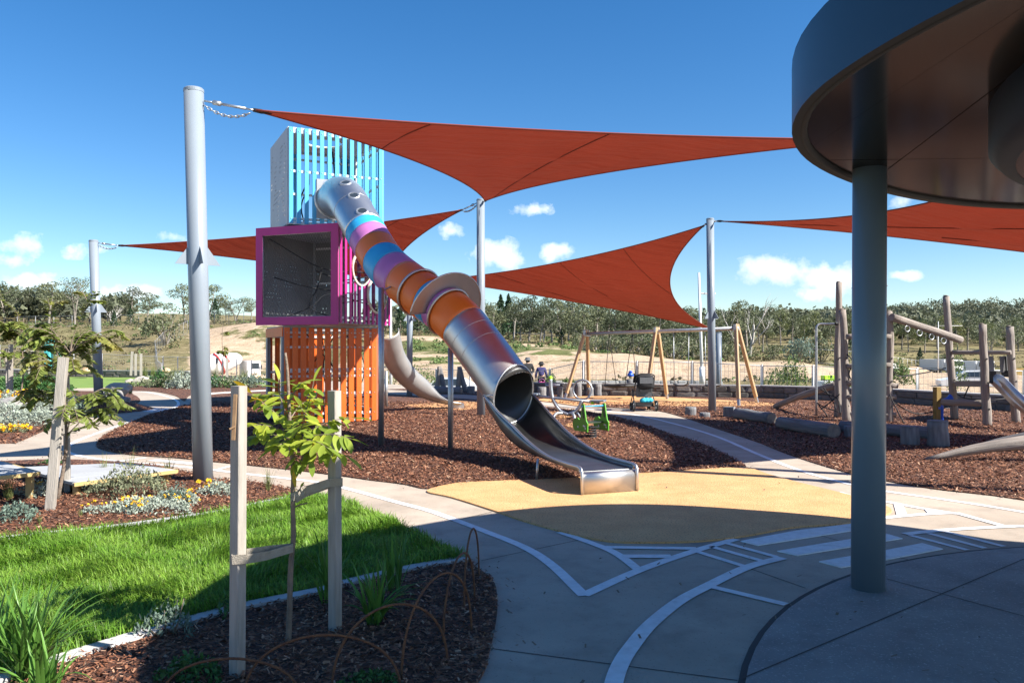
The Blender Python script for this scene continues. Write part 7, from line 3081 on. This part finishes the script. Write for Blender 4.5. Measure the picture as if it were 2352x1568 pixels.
# ================================================================== rocks
def rock(c, sx, sy, sz, m, label, seed):
    bmx = bmesh.new()
    bmesh.ops.create_icosphere(bmx, subdivisions=3, radius=1)
    for v in bmx.verts:
        n_ = v.co.normalized()
        q = 1 + .28 * mnoise.noise(n_ * 1.3 + Vector((seed * 3.3, 0, 0))) + .12 * mnoise.noise(n_ * 3.1 + Vector((seed, 4, 0)))
        # flatten into facets
        for k in range(5):
            rd = random.Random(seed * 10 + k)
            pn = Vector((rd.uniform(-1, 1), rd.uniform(-1, 1), rd.uniform(-.2, 1))).normalized()
            dd = n_.dot(pn)
            if dd * q > .78:
                q = .78 / dd
        v.co = Vector((n_.x * q * sx, n_.y * q * sy, n_.z * q * sz))
    me = bpy.data.meshes.new('rock')
    bmx.to_mesh(me)
    bmx.free()
    me.materials.append(MT[m])
    o = bpy.data.objects.new('rock', me)
    S.collection.objects.link(o)
    o.location = c
    o.rotation_euler = (0, 0, seed)
    return tag(o, label, 'rock', 'landscape rocks')


rocks = [(36, 945, 18.5, 50, 32, 'rock', 'big grey boulder at the left edge among silver shrubs'), (28, 972, 17.5, 34, 12, 'rock_tan', 'flat tan stone below the grey boulder'),
         (98, 955, 18.5, 22, 10, 'rock_tan', 'small tan slab between the silver shrubs'), (198, 946, 20, 30, 22, 'rock_tan', 'orange sandstone boulder beside the path'),
         (236, 925, 21, 44, 26, 'rock', 'large brown boulder at the foot of the far left post'), (272, 900, 22.5, 30, 20, 'rock_pale', 'pale topped boulder right of the far left post'),
         (263, 914, 21.8, 24, 14, 'rock', 'dark rock wedged under the pale topped boulder'), (287, 922, 21, 15, 10, 'rock', 'small bluish rock beside the path curve'),
         (172, 925, 20.5, 16, 14, 'rock', 'shaded rock left of the large brown boulder'), (327, 882, 38, 24, 12, 'rock_pale', 'cream boulder behind the path bend'),
         (300, 884, 38, 15, 7, 'rock_pale', 'small cream stone left of the cream boulder'), (586, 868, 38, 16, 9, 'rock_tan', 'tan boulder left of the orange cube'), (606, 870, 38, 13, 7, 'rock_tan', 'small tan stone beside the orange cube'),
         (200, 852, 43, 17, 8, 'rock_tan', 'tan boulder on the far wall behind the leaves'), (382, 852, 43, 12, 6, 'rock_tan', 'tan boulder on the far wall left of the thick post')]
for i, (px, py, d, w_, h_, m_, lab) in enumerate(rocks):
    c = P(px, py, d)
    rock(Vector((c.x, c.y, max(.0, c.z) + h_ * .3 * d / F)), w_ * d / F, w_ * .8 * d / F, h_ * d / F, m_, lab, i + 1)
# the little mound that carries the far left post
V_, n = [], 26
c0 = P(235, 918, 20.8)
for i in range(9):
    for k in range(n):
        a = 2 * math.pi * k / n
        rr_ = i / 8
        V_.append((c0.x - .3 + 1.5 * rr_ * math.cos(a), c0.y + 1.6 * rr_ * math.sin(a), .01 + .36 * (1 - rr_ ** 2) ** 1.3))
mb = MB()
mb.add(V_, [(i * n + k, (i + 1) * n + k, (i + 1) * n + (k + 1) % n, i * n + (k + 1) % n) for i in range(8) for k in range(n)], True)
tag(mb.build('mulch_mound', MT['mulch']), kind='structure')


# ================================================================== shrubs and ground covers
def mound(name, c, rx, ry, h, n, leaf, m, label, cat='shrub', group=None, flowers=0, fsize=.018, stems=0, up=.3, cluster=5):
    c = Vector(c)
    t = thing(name, label, cat, c, 0, group)
    nr = np.random.default_rng(abs(hash(label)) % 9999 if False else sum(ord(q) for q in label))
    a = nr.uniform(0, 6.283, n)
    r_ = np.sqrt(nr.uniform(0, 1, n))
    lump = 1 + .22 * np.sin(a * 3 + r_ * 4) + .15 * np.sin(a * 7)
    z = h * (1 - r_ ** 2.2) ** .6 * nr.uniform(.45, 1.05, n) * (1 + .25 * np.sin(a * 5 + r_ * 9)) + .01
    C = np.stack([rx * r_ * lump * np.cos(a), ry * r_ * lump * np.sin(a), z], 1)
    V, Fc = leaf_quads(C, leaf, nr, -up, .5)
    V[:, 2] = np.maximum(V[:, 2], .004)
    cr = inst(fast_mesh('foliage', V, Fc, MT[m]), 'foliage', t)
    tag(cr, kind='stuff')
    if stems:
        mb = MB()
        for k in range(stems):
            q = C[int(nr.integers(0, n))]
            mb.tube([(q[0] * .2, q[1] * .2, -.01), (q[0] * .7, q[1] * .7, q[2] * .5), (q[0], q[1], q[2] * 1.15)], [.006, .004, .002], 4)
        mb.build('stems', MT['bark'], t)
    if flowers:
        k = nr.integers(0, max(3, flowers // cluster), flowers)
        ang, rad = nr.uniform(0, 6.283, k.max() + 1), np.sqrt(nr.uniform(.1, 1, k.max() + 1))
        cx_ = rx * rad[k] * np.cos(ang[k]) + nr.normal(0, .03 + rx * .04, flowers)
        cy_ = ry * rad[k] * np.sin(ang[k]) + nr.normal(0, .03 + ry * .04, flowers)
        cz_ = h * .75 + nr.uniform(0, h * .45, flowers)
        C = np.stack([cx_, cy_, cz_], 1)
        C = np.repeat(C, 4, axis=0) + nr.normal(0, fsize * .3, (flowers * 4, 3))
        V, Fc = leaf_quads(C, fsize, nr, 0, .9)
        fl_ = inst(fast_mesh('flowers', V, Fc, MT['flower']), 'flowers', t)
        tag(fl_, kind='stuff')
    return t


GG = 'garden shrubs at the left'
mound('mixed_shrub', G(300, 1140), .42, .34, .30, 1500, .035, 'mix_leaf', 'airy olive shrub behind the yellow flowers', 'shrub', GG, stems=22, up=.6)
mound('silver_daisy', G(330, 1176), .52, .24, .12, 2600, .028, 'silver_leaf', 'silver ground cover with yellow button flowers in the near bed', 'shrub', GG, flowers=60, fsize=.019)
mound('silver_daisy', G(400, 1158), .28, .2, .13, 1300, .028, 'silver_leaf', 'silver flowering clump at the right end of the near bed shrubs', 'shrub', GG, flowers=28, fsize=.019)
mound('green_shrub', G(410, 1160), .16, .14, .19, 700, .026, 'blue_leaf', 'upright blue green tuft right of the airy shrub', 'shrub', GG)
mound('silver_daisy', G(498, 1138), .19, .14, .15, 800, .03, 'silver_leaf', 'small silver clump with yellow flowers right of the thick post', 'shrub', GG, flowers=14, fsize=.026)
mound('green_shrub', G(34, 1196), .21, .18, .15, 1300, .026, 'blue_leaf', 'low blue green cushion at the left edge of the near bed', 'shrub', GG)
mound('silver_daisy', G(88, 1140), .26, .18, .14, 1100, .028, 'silver_leaf', 'silver clump in front of the grey deck corner', 'shrub', GG, flowers=8, fsize=.026)
mound('silver_daisy', G(200, 1128), .24, .16, .10, 700, .03, 'silver_leaf', 'thin silver clump between the left stakes and airy shrub', 'shrub', GG)
mound('cushion_bush', P(75, 975, 17), .80, .62, .30, 4200, .05, 'silver_leaf', 'wide silver cushion bush beside the curving path', 'shrub', GG)
mound('cushion_bush', P(118, 945, 18.5), .62, .5, .36, 2600, .05, 'silver_leaf', 'silver cushion bush behind the leaning stake', 'shrub', GG)
mound('cushion_bush', P(10, 955, 17.5), .5, .5, .26, 1700, .05, 'silver_leaf', 'silver cushion bush cut by the left edge', 'shrub', GG)
mound('yellow_daisy', P(25, 1000, 15.4), .42, .3, .18, 1300, .04, 'mix_leaf', 'yellow flowering ground cover at the left edge of the path bed', 'shrub', GG, flowers=60, fsize=.045)
mound('yellow_daisy', P(14, 934, 20), .55, .45, .34, 1300, .06, 'silver_leaf', 'silver shrub with yellow flowers below the far left sapling', 'shrub', GG, flowers=40, fsize=.06)
mound('green_shrub', P(175, 950, 19), .35, .3, .36, 900, .05, 'blue_leaf', 'grey green shrub behind the orange sandstone boulder', 'shrub', GG)
mound('green_shrub', P(255, 925, 20.5), .25, .2, .3, 600, .05, 'blue_leaf', 'dark blue green shrub between the boulders', 'shrub', GG)
mound('hedge_shrub', P(40, 900, 24), 1.1, .7, .45, 2200, .08, 'fern', 'dark green shrub below the round topped stake', 'shrub', GG)
mound('hedge_shrub', P(95, 900, 24), 1.0, .7, .42, 2000, .08, 'fern', 'dark green shrub under the leafy left sapling', 'shrub', GG)
for k, (px, py, d, rx, h, m_, lab) in enumerate(((350, 893, 34, .9, .5, 'mix_leaf', 'olive shrub behind the cream boulder'), (395, 893, 33, .8, .6, 'mix_leaf', 'grey shrub left of the thick near post behind the path'), (420, 897, 32, .6, .7, 'silver_leaf', 'pale leafed shrub touching the thick near post'),
                                                 (370, 896, 33, .4, .8, 'fern', 'dark upright shrub beside the path bend'), (460, 890, 33, .9, .6, 'blue_leaf', 'grey green shrub right of the thick near post'), (500, 891, 33, .9, .45, 'fern', 'dark shrub behind the mulch left of the tower'),
                                                 (545, 890, 33, .9, .5, 'mix_leaf', 'olive shrub left of the orange cube'), (590, 888, 33, .9, .5, 'blue_leaf', 'shrub at the left edge of the orange cube'), (345, 884, 40, .8, .4, 'blue_leaf', 'low shrub in front of the far left wall'),
                                                 (905, 893, 40, 1.2, .9, 'green_scrub', 'green weeds under the small curved slide'), (965, 885, 40, .9, .9, 'green_scrub', 'green bush behind the lying grey log'), (1264, 892, 40, .3, .8, 'green_scrub', 'slender yellow green shrub beside the navy jacket'),
                                                 (1306, 892, 33, .4, .35, 'green_scrub', 'small yellow green shrub behind the left swing legs'), (1795, 888, 33, .8, .8, 'green_scrub', 'green shrub beyond the wall under the dead tree'), (1822, 888, 31, .6, 1.0, 'green_scrub', 'taller green shrub beyond the wall at right'),
                                                 (2068, 885, 30, .4, .9, 'green_scrub', 'pale green shrub beyond the wall right of the column'), (2200, 900, 27, .3, 1.3, 'green_scrub', 'leafy whip behind the log platform post'), (1920, 900, 26, .5, .5, 'green_scrub', 'green weeds behind the tall climbing posts'))):
    mound('garden_shrub', P(px, py, d), rx, rx * .8, h, 900, .09 if d > 28 else .06, m_, lab, 'shrub', 'shrubs along the back of the playground', stems=4, up=.5)


# grassy tufts and strap leaved plants
def strappy(name, c, n, L, wd, m, label, seed, spread=1.0, droop=1.0, group=None, cat='plant', zmin=.004):
    rd = random.Random(seed)
    mb = MB()
    for k in range(n):
        a = rd.uniform(0, 6.283)
        l_ = L * rd.uniform(.55, 1.1)
        tilt = rd.uniform(.15, 1.0) * spread
        w_ = wd * rd.uniform(.7, 1.2)
        dv = Vector((math.cos(a), math.sin(a), 0))
        sd_ = Vector((-dv.y, dv.x, 0))
        p = Vector((rd.uniform(-.03, .03) * L * 3, rd.uniform(-.03, .03) * L * 3, 0))
        ang = math.pi / 2 - tilt * .55
        vs, ns = [], 7
        for i in range(ns + 1):
            s_ = i / ns
            ww = w_ * (1 - s_ ** 2.2) * (.55 + .9 * min(1, s_ * 3)) / 1.3
            fold = Vector((0, 0, ww * .35))
            q = Vector((p.x, p.y, max(zmin, p.z)))
            vs += [q - sd_ * ww / 2 + fold, q, q + sd_ * ww / 2 + fold]
            p = p + (dv * math.cos(ang) + Vector((0, 0, math.sin(ang)))) * l_ / ns
            ang -= droop * tilt * (.10 + .30 * s_)
        fs = []
        for i in range(ns):
            fs += [(i * 3, i * 3 + 1, i * 3 + 4, i * 3 + 3), (i * 3 + 1, i * 3 + 2, i * 3 + 5, i * 3 + 4)]
        mb.add(vs, fs, True)
    t = thing(name, label, cat, Vector(c), 0, group)
    o = mb.build('leaves', MT[m], t)
    tag(o, kind='stuff')
    return t


GP = 'strap leaved plants in the front bed'
strappy('strap_plant', (-2.36, 3.88, 0), 75, .56, .021, 'strap', 'large bright green strap leaved clump in the bottom left corner', 1, 1.0, 1.0, GP)
strappy('strap_plant', (-2.66, 4.12, 0), 50, .48, .02, 'strap', 'strap leaved clump cut by the left edge', 2, 1.0, 1.0, GP)
strappy('strap_plant', (-2.12, 3.62, 0), 36, .40, .02, 'strap', 'low strap leaved clump at the bottom edge', 7, 1.1, 1.0, GP)
strappy('strap_plant', G(752, 1385), 30, .55, .02, 'strap', 'tall strap leaved plant behind the right stake', 3, .85, .8, GP)
strappy('strap_plant', G(858, 1436), 46, .42, .022, 'strap', 'bright spreading strap leaved plant right of the right stake', 4, 1.1, 1.0, GP)
strappy('strap_plant', G(905, 1362), 20, .42, .022, 'strap', 'upright strap leaved plant by the edging under the lawn corner', 5, .6, .6, GP)
for i, (px, py, L, n, lab) in enumerate(((20, 1150, .34, 60, 'brown green tuft at the left edge of the near bed'), (387, 1103, .34, 60, 'green tuft beside the deck end'), (617, 1128, .30, 46, 'lone tuft right of the split stake top'),
                                        (186, 1190, .10, 24, 'tiny tuft below the yellow flowers'), (90, 1205, .10, 20, 'tiny tuft near the lawn edging'), (300, 1100, .42, 40, 'wispy tuft behind the airy shrub'), (240, 1102, .34, 30, 'wispy tuft by the lower deck'))):
    strappy('grass_tuft', G(px, py), n, L, .005, 'tuft', lab, 30 + i, .55, .6, 'grass tufts')
for i, (px, py, d, L, n, lab) in enumerate(((140, 955, 17.5, .55, 110, 'green tussock behind the pale leaning stake'), (333, 872, 42, .9, 90, 'green tussock on the far wall'), (352, 872, 42, .9, 90, 'green tussock right of its twin on the far wall'),
                                           (398, 876, 42, .9, 90, 'green tussock near the thick post on the far wall'), (415, 876, 42, .9, 90, 'green tussock touching the thick post on the far wall'), (495, 884, 34, .8, 90, 'tussock below the mixer drum'), (560, 880, 36, .8, 90, 'tussock beside the mixer cab'),
                                           (300, 905, 24, .5, 80, 'tussock behind the pale topped boulder'), (112, 900, 24, .7, 90, 'tussock under the left sapling'))):
    c = P(px, py, d)
    strappy('grass_tuft', (c.x, c.y, max(c.z, -.2)), n, L, .014 if d > 25 else .008, 'tuft' if i else 'strap', lab, 60 + i, .7, .7, 'grass tufts')
# small plants in the front bed
mound('small_shrub', G(385, 1462), .16, .10, .17, 420, .022, 'blue_leaf', 'small grey green shrub beside the edging in the front bed', 'shrub', None, stems=14, up=.9)
mound('small_shrub', G(520, 1425), .04, .04, .14, 70, .03, 'fern', 'tiny seedling left of the split stake', 'shrub', None, stems=5, up=.9)
mound('fern_plant', G(440, 1562), .16, .10, .10, 500, .03, 'fern', 'low feathery green plant at the bottom edge', 'plant', 'feathery ground plants')
mound('fern_plant', G(850, 1578), .16, .10, .06, 500, .025, 'fern', 'low feathery green plant below the bright strap plant', 'plant', 'feathery ground plants')
mound('flower_clump', G(120, 1066), .16, .1, .06, 200, .03, 'fern', 'small green plant on the mulch between the two decks', 'plant', None)

# ================================================================== rusted hoops along the front bed
hoops = [((372, 1600), (690, 1600), (520, 1511), 'nearest rusted hoop crossing the foot of the split stake'), ((560, 1600), (920, 1580), (778, 1457), 'wide rusted hoop second from the camera'),
         ((762, 1590), (1028, 1527), (936, 1388), 'rusted hoop third from the camera'), ((922, 1566), (1083, 1453), (1024, 1320), 'rusted hoop fourth from the camera'),
         ((1018, 1478), (1090, 1380), (1062, 1274), 'rusted hoop second from the far end'), ((1066, 1402), (1100, 1330), (1080, 1216), 'farthest narrow rusted hoop near the lawn corner')]
for (a, b, ap, lab) in hoops:
    A, B = G(*a), G(*b)
    mid_ = (A + B) / 2
    hz = CH + (HY - ap[1]) / F * mid_.y
    pts = []
    for k in range(33):
        th = math.pi * k / 32
        pts.append(mid_ + (A - mid_) * math.cos(th) + Vector((0, 0, -.03 + (hz + .03) * math.sin(th) ** .8)))
    mb = MB()
    mb.tube(catmull(pts, 3), .0062, 7, r_fn=lambda a_, L: 1 + (.10 if int(L * 90) % 2 else -.04))
    tag(mb.build('rusted_hoop', MT['rust']), lab, 'hoop', 'rusted hoops edging the front bed')


# ================================================================== timber decks at the left
def deck(corners, z, label, nb, edge_idx, leg=None):
    """corners: far left, far right, near right, near left ground points at height z"""
    fl_, fr_, nr_, nl_ = [Vector((c[0], c[1], z)) for c in corners]
    t = thing('deck_platform', label, 'deck', Vector((nl_.x, nl_.y, 0)))
    for k in range(nb):
        s0, s1 = k / nb, (k + 1) / nb
        g_ = .006
        a, b = fl_.lerp(nl_, s0 + g_), fr_.lerp(nr_, s0 + g_)
        c, d_ = fr_.lerp(nr_, s1 - g_), fl_.lerp(nl_, s1 - g_)
        mb = MB()
        dn = Vector((0, 0, -.03))
        mb.add([a, b, c, d_, a + dn, b + dn, c + dn, d_ + dn], [(3, 2, 1, 0), (4, 5, 6, 7), (0, 1, 5, 4), (1, 2, 6, 5), (2, 3, 7, 6), (3, 0, 4, 7)])
        mb.build('deck_board', MT['deck'], t, True)
    for (p0, p1) in ((nl_, nr_), (nr_, fr_)):
        T = (p1 - p0).normalized()
        nrm = Vector((T.y, -T.x, 0))
        if nrm.dot((nl_ + nr_ + fl_ + fr_) / 4 - p0) > 0:
            nrm = -nrm
        mb = MB()
        mb.beam(p0 + nrm * .018 + Vector((0, 0, -.021)), p1 + nrm * .018 + Vector((0, 0, -.021)), .03, .038)
        mb.build('edge_board', MT['deck_edge'], t, True)
    for q in (nr_, nl_, fr_):
        cin = (nl_ + nr_ + fl_ + fr_) / 4
        w_ = q + (cin - q).normalized() * .12
        mb = MB()
        mb.box((w_.x, w_.y, (z - .035) / 2), (.06, .06, z - .035))
        mb.build('leg', MT['deck_edge'], t, True)
    return t


def gz(px, py, z):
    v = G(px, py, z)
    return (v.x, v.y)


deck([gz(-160, 1040, .30), gz(2, 1059, .30), gz(86, 1083, .30), gz(-150, 1106, .30)], .30, 'raised grey board deck with a yellow edge at the left border', 4, 0)
deck([gz(40, 1072, .16), gz(286, 1062, .16), gz(404, 1078, .16), gz(168, 1108, .16)], .16, 'low grey board deck behind the airy shrub', 5, 0)
